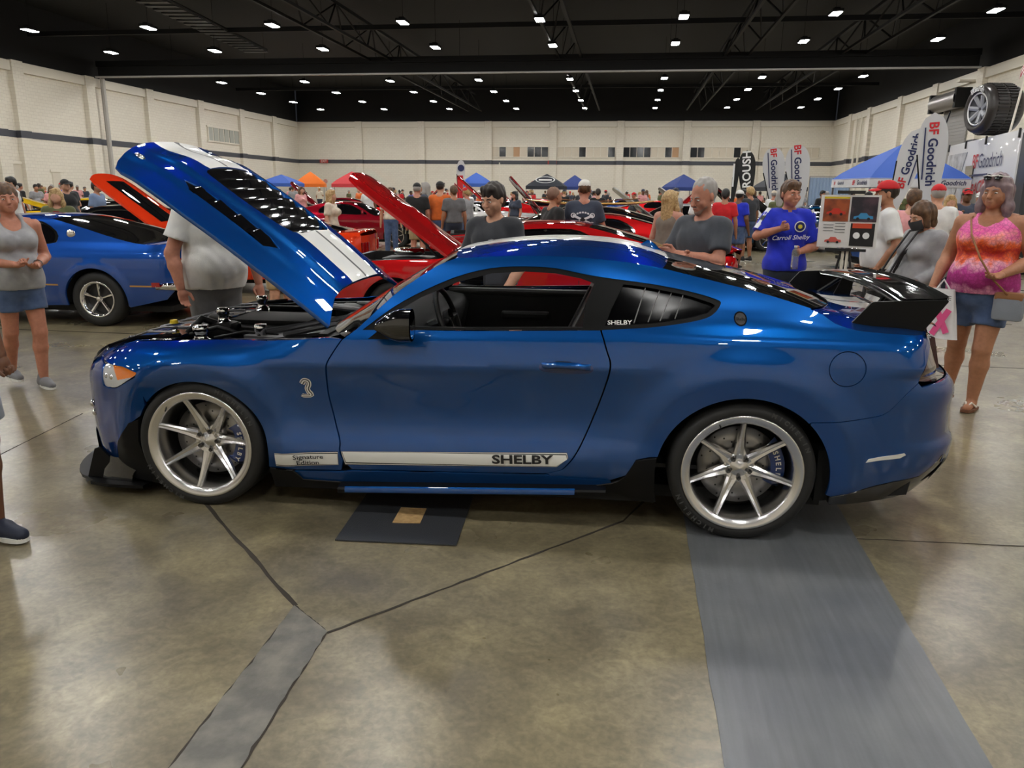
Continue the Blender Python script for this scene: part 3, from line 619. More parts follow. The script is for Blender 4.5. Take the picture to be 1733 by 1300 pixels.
# side stripe decal (white with dark pinstripes) and its lettering, near and far side
def decal(name,poly,m,off,parent,d=.03,both=False): 
    V,F=tri2d(rnd(poly),(),(),d); me=sheet(V,F,side_fn(off),0,(0,1,0)); o=mesh_obj(name,me,m,parent)
    return o
sd=lambda x:.339+(x+.645)*.0487; sb=lambda x:.259+(x+.645)*.0487
for par,xa,xb in((None,-.998,-.660),(doors[0],-.640,.50)):
    if par is None:
        top=[(-.998,.314),(-.66,.337)]; bot=[(-.662,.262),(-1.0,.236)]
        outer=top+bot; par=coupe; ins=.006
        band=[(-.996,.306),(-.66,.329),(-.66,.270),(-.998,.244)]
    else:
        outer=[(-.645,.339),(.506,.395),(.513,.369),(.459,.318),(-.628,.266)]; band=[(-.643,.331),(.494,.386),(.500,.368),(.455,.327),(-.632,.275)]
    decal('stripe_border',outer,M_decal,.0012,par,d=.012); decal('stripe_outline',[(lerp(x,sum(p[0] for p in outer)/len(outer),.004),lerp(z,sum(p[1] for p in outer)/len(outer),.045)) for x,z in outer],M_wst,.0022,par,d=.012)
    decal('stripe_inner_line',[(lerp(x,sum(p[0] for p in outer)/len(outer),.008),lerp(z,sum(p[1] for p in outer)/len(outer),.13)) for x,z in outer],M_decal,.0032,par,d=.012)
    decal('stripe_band',[(lerp(x,sum(p[0] for p in outer)/len(outer),.012),lerp(z,sum(p[1] for p in outer)/len(outer),.22)) for x,z in outer],M_wst,.0042,par,d=.012)
def side_text(name,txt,m,x,z,size,par,off=.0095,slope=0.,**k):
    me=text_mesh(txt,size,**k); c,s_=math.cos(slope),math.sin(slope)
    n=len(me.vertices); co=np.zeros(n*3); me.vertices.foreach_get('co',co); co=co.reshape(-1,3); X=x+co[:,0]*c-co[:,1]*s_; Z=z+co[:,0]*s_+co[:,1]*c
    P=np.stack([X,-(half_width(X,Z)+off),Z],1); me.vertices.foreach_set('co',P.ravel()); me.update(); return mesh_obj(name,me,m,par)
side_text('shelby_lettering','SHELBY',M_decal,.285,.348,.062,doors[0],slope=.048,bold=.03,xs=1.45)
side_text('signature_lettering','Signature',M_decal,-.815,.303,.034,coupe,slope=.06,bold=.012,xs=1.25,off=.013); side_text('signature_lettering','Edition',M_decal,-.82,.270,.034,coupe,slope=.06,bold=.012,xs=1.25,off=.013)
# cobra-shaped emblem on the fender
def ribbon(name,pts,wd,m,off,par):
    L=[];R_=[]
    for i,(x,z) in enumerate(pts):
        a=pts[max(i-1,0)]; b=pts[min(i+1,len(pts)-1)]; dx,dz=b[0]-a[0],b[1]-a[1]; l=math.hypot(dx,dz); q=wd[i] if isinstance(wd,list) else wd
        L.append((x-dz/l*q,z+dx/l*q)); R_.append((x+dz/l*q,z-dx/l*q))
    return [(p[0],-(float(half_width(*p))+off),p[1]) for p in L],[(p[0],-(float(half_width(*p))+off),p[1]) for p in R_]
em=smooth_poly([(-.838,.683),(-.825,.700),(-.805,.697),(-.803,.680),(-.812,.660),(-.808,.642),(-.798,.630),(-.800,.620),(-.835,.618),(-.845,.623)],5)
for wd,mm,off in((.014,M_wst,.002),(.0085,M_decal,.004),(.004,M_wst,.006)):
    a,b=ribbon('e',em,[wd*(1.0 if i<34 else .7) for i in range(len(em))],mm,off,coupe); MB().grid([a,b]).build('fender_emblem',mm,coupe)
# round badge on the pillar
for r,mm,off in((.030,M_chr,.003),(.024,M_decal,.005)):
    V,F=tri2d([(1.294+r*math.cos(a),1.064+r*math.sin(a)) for a in np.linspace(0,2*PI,24,endpoint=False)],(),(),.012); mesh_obj('round_badge',sheet(V,F,side_fn(off),.003,(0,1,0)),[mm],quart[0])
side_text('badge_script','Shelby',M_chr,1.294,1.063,.017,quart[0],off=.007,shear=.2)
# door handle with dark recess
hp=lambda rx,rz,cx=.49,cz=.829:[(cx+rx*math.copysign(abs(math.cos(a))**.6,math.cos(a)),cz+rz*math.copysign(abs(math.sin(a))**.8,math.sin(a))) for a in np.linspace(0,2*PI,40,endpoint=False)]
V,F=tri2d(hp(.130,.028,cz=.822),(),(),.02); mesh_obj('handle_cup',sheet(V,F,side_fn(.0015),0,(0,1,0)),[mat('deep_blue_recess',(.006,.03,.14),.2,coat=1)],doors[0])
V,F=tri2d(hp(.050,.012,cx=.475,cz=.842),(),(),.02); mesh_obj('handle_grip_gap',sheet(V,F,side_fn(.004),0,(0,1,0)),[M_gap],doors[0])
rows=[]
for i in range(17):
    t=i/16; x=lerp(.372,.608,t); b=.028*math.sin(PI*t)**.5; zz=.838 if .2<t<.8 else .834; rows.append([(x,-(float(half_width(x,.83))+.002),zz+.012),(x,-(float(half_width(x,.83))+b),zz+.006),(x,-(float(half_width(x,.83))+b),zz-.012),(x,-(float(half_width(x,.83))+.002),zz-.02)])
MB().grid(rows).build('door_handle',M_blue,doors[0],smooth=True)
# window trim (black) round the side glass opening, and belt moulding
V,F=tri2d(rnd(dlo),[rnd(smooth_poly([(-.43,.985),(-.35,1.055),(-.25,1.115),(-.07,1.190),(.10,1.236),(.263,1.248),(.415,1.243),(.55,1.222),(.615,1.2),(.640,1.09),(.632,1.0),(.4,.995),(0,.984)],2,True))],(),.02)
tr=side_panel('window_trim',rnd(dlo),[mat('window_trim_black',(.003,.003,.003),.45,spec=.12)],holes=[rnd([(-.44,.982),(-.35,1.056),(-.25,1.117),(-.07,1.194),(.10,1.240),(.263,1.252),(.415,1.247),(.540,1.226),(.605,1.205),(.565,1.10),(.560,1.007),(.3,.998),(0,.988),(-.3,.983)]),
   rnd([(.745,1.204),(.862,1.190),(1.05,1.158),(1.165,1.125),(1.180,1.115),(1.145,1.083),(1.070,1.062),(.908,1.036),(.765,1.024),(.665,1.018),(.69,1.09)])],off=-.004,depth=.03,d=.02)
qg=rnd([(.74,1.208),(.862,1.194),(1.05,1.162),(1.17,1.128),(1.186,1.115),(1.148,1.079),(1.070,1.058),(.908,1.032),(.765,1.020),(.66,1.014),(.685,1.09)])
qgl=side_panel('quarter_window',qg,[mat('louvred_window_black',(.002,.002,.0025),.14,spec=.05)],off=-.022,depth=.0)
for k,(xt_,xb_) in enumerate(((.850,.800),(.918,.866),(.975,.922),(1.030,.992))):
    for s in(-1,1):
        zt=interp([(.745,1.204),(.862,1.190),(1.05,1.158),(1.165,1.12)],xt_)-.004; zb=interp([(.69,1.02),(.765,1.026),(.908,1.038),(1.07,1.064)],xb_)+.003
        MB().tube([(xt_,s*(float(half_width(xt_,zt))-.014),zt),(xb_,s*(float(half_width(xb_,zb))-.014),zb)],.0028,6).build('louvre_edge',mat('louvre_grey',(.16,.16,.16),.3),qgl[0 if s<0 else 1])
side_text('window_lettering','SHELBY',M_wst,.733,1.032,.0255,qgl[0],off=-.018,bold=.02,xs=1.35,slope=.03)
# ------------------------------------------------------------------ spanning surfaces (roof, glass, deck)
def span(name,edge,centre,m,cols=(.015,.24),ny=8,mfn=None,crown=2.0,depth=0,parent=None,n=None,inset=0.):
    """edge: side-view points on the near panel edge, centre: matching (x,z) on the centre line"""
    rows=[]; ymid=[]
    for (ex,ez),(cx,cz) in zip(edge,centre):
        ye=float(half_width(ex,ez))-inset
        ysl=[0.]+list(cols)+[lerp(cols[-1],ye,(k+1)/ny) for k in range(ny)]
        full=[-y for y in reversed(ysl[1:])]+ysl if cols[0]>0 else ysl
        r=[]
        for y in full:
            v=min(1,abs(y)/ye)**crown; r.append((lerp(cx,ex,v),y,lerp(cz,ez,v)))
        rows.append(r); ymid=full
    mb=MB(); mb.grid(rows); nc=len(rows[0])-1
    if mfn: mb.mi=[mfn(.5*(rows[i][k][1]+rows[i][k+1][1])) for i in range(len(rows)-1) for k in range(nc)]
    return mb.build(name,m,parent or coupe,smooth=True)
stripe_m=lambda y:1 if .015<abs(y)<.24 else (2 if abs(y)<=.015 else 0)
def cmatch(edge,cen):   # spread a centre polyline over the same number of stations
    c=smooth_poly(cen,8); n=len(edge); return [c[int(round(i*(len(c)-1)/(n-1)))] for i in range(n)]
span('roof',rail,cmatch(rail,[(-.155,1.326),(.05,1.362),(.25,1.381),(.45,1.387),(.65,1.378),(.83,1.350),(.985,1.300)]),[M_blue,M_wst,M_blue],mfn=stripe_m,crown=2.5)
wsc=cmatch(ws,[(-.88,.900),(-.74,.985),(-.60,1.075),(-.46,1.160),(-.31,1.243),(-.155,1.322)])
span('windshield',ws,wsc,M_glass,ny=10,crown=2.2)
span('rear_window',rw,cmatch(rw,[(.985,1.297),(1.28,1.238),(1.57,1.172),(1.83,1.095)]),M_tint,ny=10,crown=2.4)
dk=[p for p in deck if p[0]<2.15]
span('deck_lid',dk,cmatch(dk,[(1.83,1.085),(1.92,1.062),(2.0,1.055),(2.1,1.05),(2.2,1.045),(2.28,1.03)]),[M_blue,M_wst,M_blue],mfn=stripe_m,crown=2.5)
# roof molding line and antenna fin
fin=MB(); fin.grid([[(.86+.16*t-.02*h,0+s*.018*(1-h)*(1-abs(2*t-1)),1.335+.05*math.sin(PI*min(1,t*1.3+.1))*h-.03*t) for t in (0,.25,.5,.75,1)] for s,h in((-1,0),(-1,.6),(0,1),(1,.6),(1,0))]); fin.build('antenna_fin',M_blue,coupe,smooth=True)
# ------------------------------------------------------------------ open hood
HO=Vector((-.75,0,.945)); HA=math.radians(35.8); hu=Vector((-math.cos(HA),0,math.sin(HA))); hn=Vector((math.sin(HA),0,math.cos(HA)))
def hood_fn(off=0.):
    def f(u,v):
        av=np.abs(v); h=.105*(1-(av/.78)**2)+.022*sstep(.44,.38,av)*sstep(.02,.2,u)*sstep(1.48,1.25,u)-.035*sstep(1.2,1.5,u)+.03*np.sin(PI*np.clip(u,0,1.4)/1.4)
        h=h+.012*sstep(.60,.52,av)*sstep(.15,.5,u)+off
        return (HO.x+u*hu.x+h*hn.x, v, HO.z+u*hu.z+h*hn.z)
    return f
hood_half=[(.0,.745),(.03,.68),(.07,.60),(.11,.50),(.128,.40),(.132,.25),(.13,0)]
front_half=[(1.515,0),(1.51,.18),(1.50,.32),(1.475,.45),(1.44,.56),(1.40,.65),(1.36,.71),(1.30,.745)]
outline=[(u,-v) for u,v in hood_half]+[(u,v) for u,v in reversed(hood_half[:-1])]
outline=[(u,v) for u,v in outline]+[(.5,.765),(.9,.765)]+[(u,v) for u,v in reversed(front_half)]+[(u,-v) for u,v in front_half[1:]]+[(.9,-.765),(.5,-.765)]
cvent=smooth_poly([(.56,-.27),(.54,0),(.56,.27),(.80,.335),(1.06,.32),(1.15,.27),(1.175,0),(1.15,-.27),(1.06,-.32),(.80,-.335)],3,True)
svent=lambda s:[(.50,s*.50),(.56,s*.57),(1.05,s*.555),(1.13,s*.50),(1.05,s*.47),(.60,s*.455)]
lines=[[(.255,s*y),(1.46,s*y)] for s in(-1,1) for y in(.015,.235)]
def hood_m(c):
    u,v=c[:,0],np.abs(c[:,1]); return np.where((v>.015)&(v<.235),1,np.where(v<=.015,2,0))
vl=[[(.133,s*y),(.53,s*y)] for s in(-1,1) for y in(.015,.235)]+[[(1.19,s*y),(1.495,s*y)] for s in(-1,1) for y in(.015,.235)]
V,F=tri2d(rnd(outline),[rnd(cvent),rnd(svent(-1)),rnd(svent(1))],vl,.03)
hood=mesh_obj('hood',sheet(V,F,hood_fn(0),.02,tuple(-hn),hood_m),[M_blue,M_wst,M_decal],coupe)
V2,F2=tri2d(rnd([(u*.985+.01,v*.985) for u,v in outline]),[rnd(cvent)],(),.06); me=sheet(V2,F2,hood_fn(-.022),0,tuple(hn)); mesh_obj('hood_underside',me,[M_blk],hood)
# louvre slats in the centre vent, baffles in the side vents
hf=hood_fn(0)
def hpt(u,v,o): x,y,z=hood_fn(o)(np.array([u]),np.array([v])); return (float(x[0]),float(v),float(z[0]))
for k in range(6):
    u0=.575+k*.098; rows=[]
    for j in range(8):
        t=j/7; u=u0+.108*t; o=-.035+.038*t**.7-(.03 if j==7 else 0); wv=.285+.05*math.sin(PI*min(1,(u-.5)/.7)); rows.append([hpt(u,lerp(-wv,wv,q/12),o) for q in range(13)])
    MB().grid(rows).build('louvre_slat',M_gblk,hood,smooth=True)
for s in(-1,1):
    rows=[[hpt(lerp(.48,1.15,i/10),s*lerp(.45,.575,k/4),-.006) for k in range(5)] for i in range(11)]; MB().grid(rows).build('vent_floor',M_gblk,hood,smooth=True)
    for k in range(4):
        u0=.56+k*.13; rows=[[hpt(u0+.105*t,s*lerp(.462,.560,q/4),-.005+.008*t) for q in range(5)] for t in(0,.5,.9,1)]+[[hpt(u0+.105,s*lerp(.462,.560,q/4),-.02) for q in range(5)]]; MB().grid(rows).build('louvre_slat',M_gblk,hood,smooth=True)
rows=[[hpt(lerp(.50,1.2,i/8),lerp(-.36,.36,k/8),-.075) for k in range(9)] for i in range(9)]; MB().grid(rows).build('vent_floor',M_dark,hood,smooth=True)
for v in(-.52,.52): MB().lathe([(.0,.012),(.016,.012),(.022,0)],(0,0,0),'Z',18).build('hood_pin',M_chr,hood,smooth=True).matrix_local=Matrix.Translation(hpt(1.38,v,-.0))@Matrix.Rotation(HA,4,'Y')@Matrix.Diagonal((1.5,1,1,1))
# hood prop strut
# ------------------------------------------------------------------ engine bay
eb=[]
MB().prism([(-2.05,-.70),(-.75,-.78),(-.75,.78),(-2.05,.70)],.48,.50).build('bay_floor',M_dark,coupe)
for s in(-1,1): MB().prism([(-2.0,.45),(-.72,.45),(-.72,.885),(-1.1,.868),(-1.5,.848),(-1.8,.825),(-1.98,.77)],s*.74,s*.715,'Y').build('inner_fender',M_blk,coupe)
MB().box((-.80,0,.70),(.05,1.4,.40)).build('firewall',M_blk,coupe)
rows=[[(lerp(-.93,-.70,t)+(.12*(abs(v)/.74)**2)*(1-t)*1.2,v,.885+.02*t) for v in np.linspace(-.74,.74,13)] for t in(0,.5,1)]; MB().grid(rows).build('cowl_panel',M_blk,coupe,smooth=True)
mb=MB().bevbox((-1.35,0,.76),(.62,.50,.16),.03).bevbox((-1.35,0,.85),(.50,.34,.04),.015); mb.build('supercharger_cover',mat('bay_black',(.004,.004,.004),.6,spec=.15),coupe,auto=40)
for s in(-1,1):
    MB().bevbox((-1.33,s*.30,.70),(.55,.14,.12),.03).build('valve_cover',mat('cover_blue',(.01,.04,.2),.3,coat=.5),coupe,auto=40)
    # strut tower with brace plate: triangle lattice
    MB().lathe([(.0,.845),(.055,.845),(.07,.83),(.11,.82),(.13,.70)],(-1.22,s*.56,0),'Z',24).build('strut_tower',M_blk,coupe,smooth=True)
    MB().prism([(-1.28,s*.62),(-1.08,s*.66),(-.88,s*.42),(-.86,s*.34),(-.95,s*.33),(-1.26,s*.50)],.845,.862).build('brace_plate',mat('brace_grey',(.05,.05,.055),.4),coupe)
    for a,b in(((-1.2,s*.56,.86),(-.85,s*.12,.90)),((-1.05,s*.62,.87),(-.84,s*.40,.90)),((-1.24,s*.50,.86),(-.9,s*.2,.89))): MB().tube([a,b],.016,8).build('brace_bar',MATS['brace_grey'],coupe)
def cap(x,y,z,r,m=M_chr):
    return MB().lathe([(0,.05),(r*.8,.05),(r,.042),(r,.012),(r*.85,.01),(r*.85,-.02),(r*1.2,-.03),(r*1.2,-.10)],(x,y,z),'Z',24).build('reservoir_cap',m,coupe,smooth=True)
cap(-1.57,-.28,.905,.036); cap(-1.55,-.58,.852,.042); cap(-1.19,-.60,.872,.034); cap(-1.60,.30,.90,.036)
MB().bevbox((-1.57,-.28,.80),(.15,.13,.15),.03).build('coolant_tank',M_blk,coupe,auto=40); MB().bevbox((-1.55,-.58,.76),(.17,.16,.11),.03).build('fluid_reservoir',mat('grey_tank',(.18,.18,.18),.4),coupe,auto=40)
MB().bevbox((-1.30,-.64,.80),(.22,.12,.08),.02).build('fuse_box',M_blk,coupe,auto=40); MB().bevbox((-1.02,.55,.82),(.28,.2,.1),.02).build('battery_cover',M_blk,coupe,auto=40)
for pts,r in(([(-1.72,-.42,.82),(-1.66,-.36,.90),(-1.60,-.30,.86),(-1.5,-.22,.84)],.022),([(-1.9,.1,.78),(-1.75,-.05,.86),(-1.6,-.1,.84)],.03),([(-1.75,.2,.80),(-1.6,.42,.85),(-1.3,.5,.84)],.02),([(-1.66,-.5,.83),(-1.5,-.48,.875),(-1.3,-.52,.84)],.012),([(-1.45,-.62,.84),(-1.3,-.56,.87),(-1.1,-.58,.86)],.009)):
    MB().tube(pts,r,8).build('hose',M_blk,coupe,smooth=True)
# radiator cover with ribs, and the front slam panel
rows=[]
for i in range(9):
    t=i/8; x=lerp(-2.15,-1.70,t); yy=lerp(.60,.70,t); rows.append([(x+.10*(abs(v)**2.4)*(1-t),v*yy,lerp(.735,.815,min(1,t*1.5))+.03*(1-v*v)) for v in np.linspace(-1,1,15)])
MB().grid(rows).build('radiator_cover',M_gblk,coupe,smooth=True)
for k in range(9):
    v=-.64+k*.16; MB().tube([(-2.06+.10*abs(v)**2,v*.9,.805-.03*v*v),(-1.93,v,.835),(-1.74,v*1.05,.845)],.007,6).build('cover_rib',mat('rib_grey',(.16,.16,.17),.25,.6),coupe)
MB().tube([(-2.02,-.70,.79),(-1.86,-.69,.84),(-1.6,-.70,.865)],.012,8).build('bay_seal',M_gblk,coupe); MB().tube([(-2.02,.70,.79),(-1.86,.69,.84),(-1.6,.70,.865)],.012,8).build('bay_seal',M_gblk,coupe)
MB().lathe([(0,.02),(.02,.02),(.025,0)],(-1.86,-.32,.86),'Z',14).build('dipstick_cap',mat('yellow_plastic',srgb(220,190,20),.4),coupe)
# ------------------------------------------------------------------ mirrors
for s in(-1,1):
    rows=[]
    for i in range(9):
        t=i/8; x=lerp(-.41,-.235,t); hh=.020+.058*math.sin(PI/2*min(1,t*1.35)); ww=.05+.065*t**.6; zc_=1.005+.012*t
        rows.append([(x,s*(1.0+ww*.5*math.cos(a)+.02),zc_+hh*math.copysign(abs(math.sin(a))**.7,math.sin(a))) for a in np.linspace(0,2*PI,20,endpoint=False)])
    mb=MB(); mb.grid(rows,True); mb.add(rows[0],[tuple(range(20))]); mr=mb.build('mirror',M_gblk,coupe,auto=50)
    MB().grid([[(-.233,s*(1.0+.105*.5*.85*math.cos(a)+.02),1.017+.066*math.copysign(abs(math.sin(a))**.7,math.sin(a))) for a in np.linspace(0,2*PI,20,endpoint=False)],[(-.236,s*1.02,1.017)]*20],True).build('mirror_glass',M_chr,mr)
    MB().prism([(-.45,.945),(-.26,.95),(-.28,.975),(-.40,.985)],s*.90,s*1.03,'Y').build('mirror_arm',M_blk,mr)
# ------------------------------------------------------------------ wing
wing=None
ep=[(1.795,1.022),(1.895,1.145),(1.91,1.150),(2.225,1.168),(2.232,1.160),(2.14,1.020),(2.12,1.012),(1.81,1.012)]
for s in(-1,1): MB().prism(ep,s*.742,s*.728,'Y').build('wing_endplate',M_blk,coupe)
prof=[(2.005,1.138),(2.012,1.152),(2.04,1.162),(2.10,1.168),(2.17,1.168),(2.225,1.174),(2.232,1.184),(2.228,1.16),(2.15,1.142),(2.07,1.134),(2.02,1.130),(2.005,1.138)]
rows=[]
for k in range(25):
    y=lerp(-.728,.728,k/24); q=1-min(1,abs(y)/.728)**2; rows.append([(x+.03*q,y,z+.022*q) for x,z in prof])
MB().grid(rows,False).build('wing_blade',M_gblk,coupe,smooth=True)
for s in(-1,1):
    MB().prism([(2.02,1.03),(2.12,1.03),(2.14,1.17),(2.08,1.17)],s*.40,s*.385,'Y').build('wing_upright',M_blk,coupe); MB().tube([(1.96,s*.5,1.04),(2.08,s*.39,1.16)],.012,6).build('wing_strut',M_blk,coupe)
rows=[[(x,v*.70,z+.018*(1-v*v)) for v in np.linspace(-1,1,13)] for x,z in((2.06,1.030),(2.12,1.032),(2.20,1.050),(2.21,1.035))]; MB().grid(rows).build('ducktail_lip',M_gblk,coupe,smooth=True)
# ------------------------------------------------------------------ cabin
MB().prism([(-.80,-.80),(1.5,-.80),(1.5,.80),(-.80,.80)],.30,.32).build('cabin_floor',M_int,coupe)
MB().prism([(1.15,.32),(1.55,.32),(1.5,1.06),(1.2,1.0)],-.72,.72,'Y').build('rear_bulkhead',M_int,coupe)
rows=[[(x,v,z-.03*v*v) for v in np.linspace(-.78,.78,11)] for x,z in((-.78,.90),(-.60,.962),(-.45,.975),(-.34,.955),(-.30,.90),(-.34,.70),(-.42,.45))]; MB().grid(rows).build('dashboard',M_int,coupe,smooth=True)
sw=MB(); sw.lathe([(.175+.016*math.cos(a),.016*math.sin(a)) for a in np.linspace(0,2*PI,9)],(0,0,0),'X',28)
for a in(0,PI,1.5*PI): sw.tube([(0,0,0),(0,.17*math.cos(a),.17*math.sin(a))],.016,6)
sw.lathe([(0,-.02),(.05,-.015),(.055,.02)],(0,0,0),'X',16)
o=sw.build('steering_wheel',mat('wheel_leather',(.02,.02,.021),.4),coupe,smooth=True); o.matrix_local=Matrix.Translation((-.20,-.37,.945))@Matrix.Rotation(-.35,4,'Y')
MB().tube([(-.42,-.37,.86),(-.21,-.37,.94)],.03,8).build('steering_column',M_int,coupe)
M_seat=mat('black_leather',(.014,.014,.015),.42); M_sst=mat('grey_seat_piping',(.20,.20,.21),.5)
for s in(-1,1):
    st=MB().bevbox((.15,s*.37,.50),(.52,.50,.20),.06,ry=-.12).build('seat',M_seat,coupe,auto=50)
    rows=[]
    for i in range(11):
        t=i/10; x=.37+.30*t; z=.52+.62*t; wv=.27*(1-.15*t)-.05*max(0,t-.75)*2; 
        rows.append([(x-.04*math.cos(a)-(.05*abs(math.cos(a))if False else 0)+.07*math.sin(a)*.8,s*.37+wv*math.cos(a)*1.0,z-.03*math.sin(a)) for a in np.linspace(0,2*PI,20,endpoint=False)])
    mb=MB(); mb.grid(rows,True); mb.add(rows[-1],[tuple(range(20))]); mb.build('backrest',M_seat,st,auto=60)
    MB().bevbox((.68,s*.37,1.14),(.09,.24,.15),.04,ry=.25).build('headrest',M_seat,st,auto=60)
    for k in range(4): MB().tube([(.375,s*.37-(.20-.055*k),.66),(.455,s*.37-(.19-.055*k),.86),(.555,s*.37-(.15-.05*k),1.06)],.005,5).build('piping',M_sst,st)
MB().bevbox((.2,0,.55),(.95,.20,.30),.05).build('centre_console',M_int,coupe,auto=40)
MB().box((-.36,.0,.99),(.02,.05,.02)).build('dash_sensor',M_int,coupe)
MB().prism([(-.58,.55),(.66,.55),(.66,.985),(-.45,.960)],.795,.82,'Y').build('door_card',mat('grey_door_card',(.03,.03,.032),.5),doors[1]); MB().bevbox((.1,.80,.955),(1.1,.05,.05),.02).build('armrest_top',mat('grey_sill_trim',(.10,.10,.10),.5),doors[1])
MB().bevbox((.1,.77,.80),(.34,.06,.06),.02).build('armrest',M_int,doors[1])
# underside and wheel wells
MB().prism([(1.70,.19),(2.12,.25),(2.15,.45),(1.70,.45)],-.86,.86,'Y').build('rear_under_tray',M_dark,coupe)
MB().prism([(-2.0,-.78),(1.75,-.78),(1.75,.78),(-2.0,.78)],.14,.20).build('underbody',M_dark,coupe)
for c,R in((AF,RF+.03),(AR,RR+.03)):
    for s in(-1,1): MB().lathe([(R,s*.90),(R,s*.55),(.0,s*.55)],(c[0],0,c[1]),'Y',28,(-.1,PI+.1)).build('wheel_liner',M_dark,coupe,smooth=True)
# ------------------------------------------------------------------ wheels
def arc_text(txt,r,a_mid,size,y,m,parent,name,step=None,**k):
    me_all=MB(); st=step or size*.82/r; n=len(txt)
    for i,ch in enumerate(txt):
        if ch==' ': continue
        me=text_mesh(ch,size,**k); a=a_mid+st*((n-1)/2-i)
        for_v=[]
        for v in me.vertices:
            rr=r+v.co.y; aa=a-v.co.x/r; for_v.append((rr*math.cos(aa),y-v.co.z,rr*math.sin(aa)))
        me_all.add(for_v,[tuple(p.vertices) for p in me.polygons]); bpy.data.meshes.remove(me)
    o=me_all.build(name,m,parent,fixn=False); o['kind']='stuff'; del o['kind']; return o
def make_wheel(name,x,y,rz,a0,R=.345,cal_a=20,front=True):
    w_=bpy.data.objects.new(name,None); COL.objects.link(w_); w_.parent=coupe; w_.location=(x,y,R-.004); w_.rotation_euler=(0,0,rz)
    MB().lathe([(.270,-.128),(.279,-.144),(.300,-.1525),(.322,-.148),(.336,-.134),(R-.002,-.115),(R,-.09),(R,.09),(R-.002,.115),(.336,.134),(.30,.15),(.272,.128)],(0,0,0),'Y',72).build('tyre',M_rub,w_,smooth=True)
    gr=MB()
    for yy in(-.06,-.02,.02,.06): gr.lathe([(R+.0006,yy-.006),(R+.0006,yy+.006)],(0,0,0),'Y',60)
    gr.build('tread_groove',M_gap,w_)
    MB().lathe([(.270,-.128),(.2785,-.140),(.2855,-.147),(.2855,-.151),(.279,-.1525),(.268,-.149),(.250,-.139),(.244,-.134),(.240,-.12),(.236,-.05),(.232,.10),(.262,.13)],(0,0,0),'Y',72).build('rim',M_alu,w_,smooth=True)
    MB().lathe([(0,.03),(.05,.03),(.09,.04),(.235,.05),(.24,.09)],(0,0,0),'Y',40).build('hub_carrier',M_dark,w_,smooth=True)
    MB().lathe([(.085,-.010),(.095,-.018),(.195,-.018),(.195,.012)],(0,0,0),'Y',56).build('brake_disc',M_disc,w_,smooth=True)
    MB().lathe([(.0,-.04),(.07,-.035),(.09,-.015),(.09,.0)],(0,0,0),'Y',30).build('disc_bell',M_disc,w_,smooth=True)
    dots=MB()
    for i in range(30):
        a=i*2*PI/30; r=.12+.06*((i%3)/2); dots.lathe([(.0,-.0185),(.005,-.0185)],(r*math.cos(a),0,r*math.sin(a)),'Y',6)
    dots.build('disc_holes',M_gap,w_)['kind']='stuff'
    # spokes
    for k in range(7):
        a=math.radians(a0)+k*2*PI/7; er=Vector((math.cos(a),0,math.sin(a))); et=Vector((-math.sin(a),0,math.cos(a))); rows=[]
        for r,wd,yo,th in((.040,.033,-.062,.03),(.072,.030,-.068,.034),(.11,.0235,-.078,.034),(.16,.0190,-.095,.034),(.21,.0160,-.116,.030),(.243,.0150,-.133,.024),(.264,.0170,-.145,.014)):
            c=er*r; rows.append([c+et*wd+Vector((0,yo+th,0)),c+et*wd*.95+Vector((0,yo+.010,0)),c+et*wd*.55+Vector((0,yo,0)),c+Vector((0,yo+.006,0)),c-et*wd*.55+Vector((0,yo,0)),c-et*wd*.95+Vector((0,yo+.010,0)),c-et*wd+Vector((0,yo+th,0))])
        MB().grid(rows).build('spoke',M_alu,w_,auto=28)
    MB().lathe([(0,-.080),(.012,-.078),(.030,-.066),(.045,-.060),(.066,-.064),(.074,-.058),(.078,-.03)],(0,0,0),'Y',35).build('hub_face',M_alu,w_,auto=25)
    for k in range(5):
        a=math.radians(a0+180+36*0)+k*2*PI/5; MB().lathe([(0,-.072),(.008,-.074),(.0115,-.072),(.0135,-.052)],(.052*math.cos(a),0,.052*math.sin(a)),'Y',12).build('lug_nut',M_gblk,w_)
    a=math.radians(a0+26); MB().tube([(.256*math.cos(a),-.13,.256*math.sin(a)),(.245*math.cos(a),-.155,.245*math.sin(a))],.004,6).build('valve_stem',M_blk,w_)
    # caliper
    cp=MB(); rows=[]
    for i in range(9):
        a=math.radians(cal_a)+lerp(-.62,.62,i/8); e=1 if 0<i<8 else .85; rows.append([(r*math.cos(a),yy,r*math.sin(a)) for r,yy in((.145,-.02),(.150*e,-.052*e),(.185*e,-.060*e),(.215*e,-.052*e),(.222,-.02),(.222,.05))])
    cp.grid(rows).build('brake_caliper',M_cal,w_,auto=40)
    arc_text('SHELBY',.183,math.radians(cal_a)-.05,.034,-.0635,M_wst,w_,'caliper_lettering',step=.155,bold=.03)
    arc_text('MICHELIN',.316,math.radians(46),.028,-.1530,M_rubl,w_,'tyre_lettering',bold=.05,xs=1.1,step=.105)
    arc_text('MICHELIN',.316,math.radians(226),.028,-.1530,M_rubl,w_,'tyre_lettering',bold=.05,xs=1.1,step=.105)
    return w_
make_wheel('wheel',FW[0],-.800,0,107,.340,-5); make_wheel('wheel',RW[0],-.802,0,91,.347,8)
make_wheel('wheel',FW[0],.800,PI,40,.340,175); make_wheel('wheel',RW[0],.802,PI,70,.347,172)
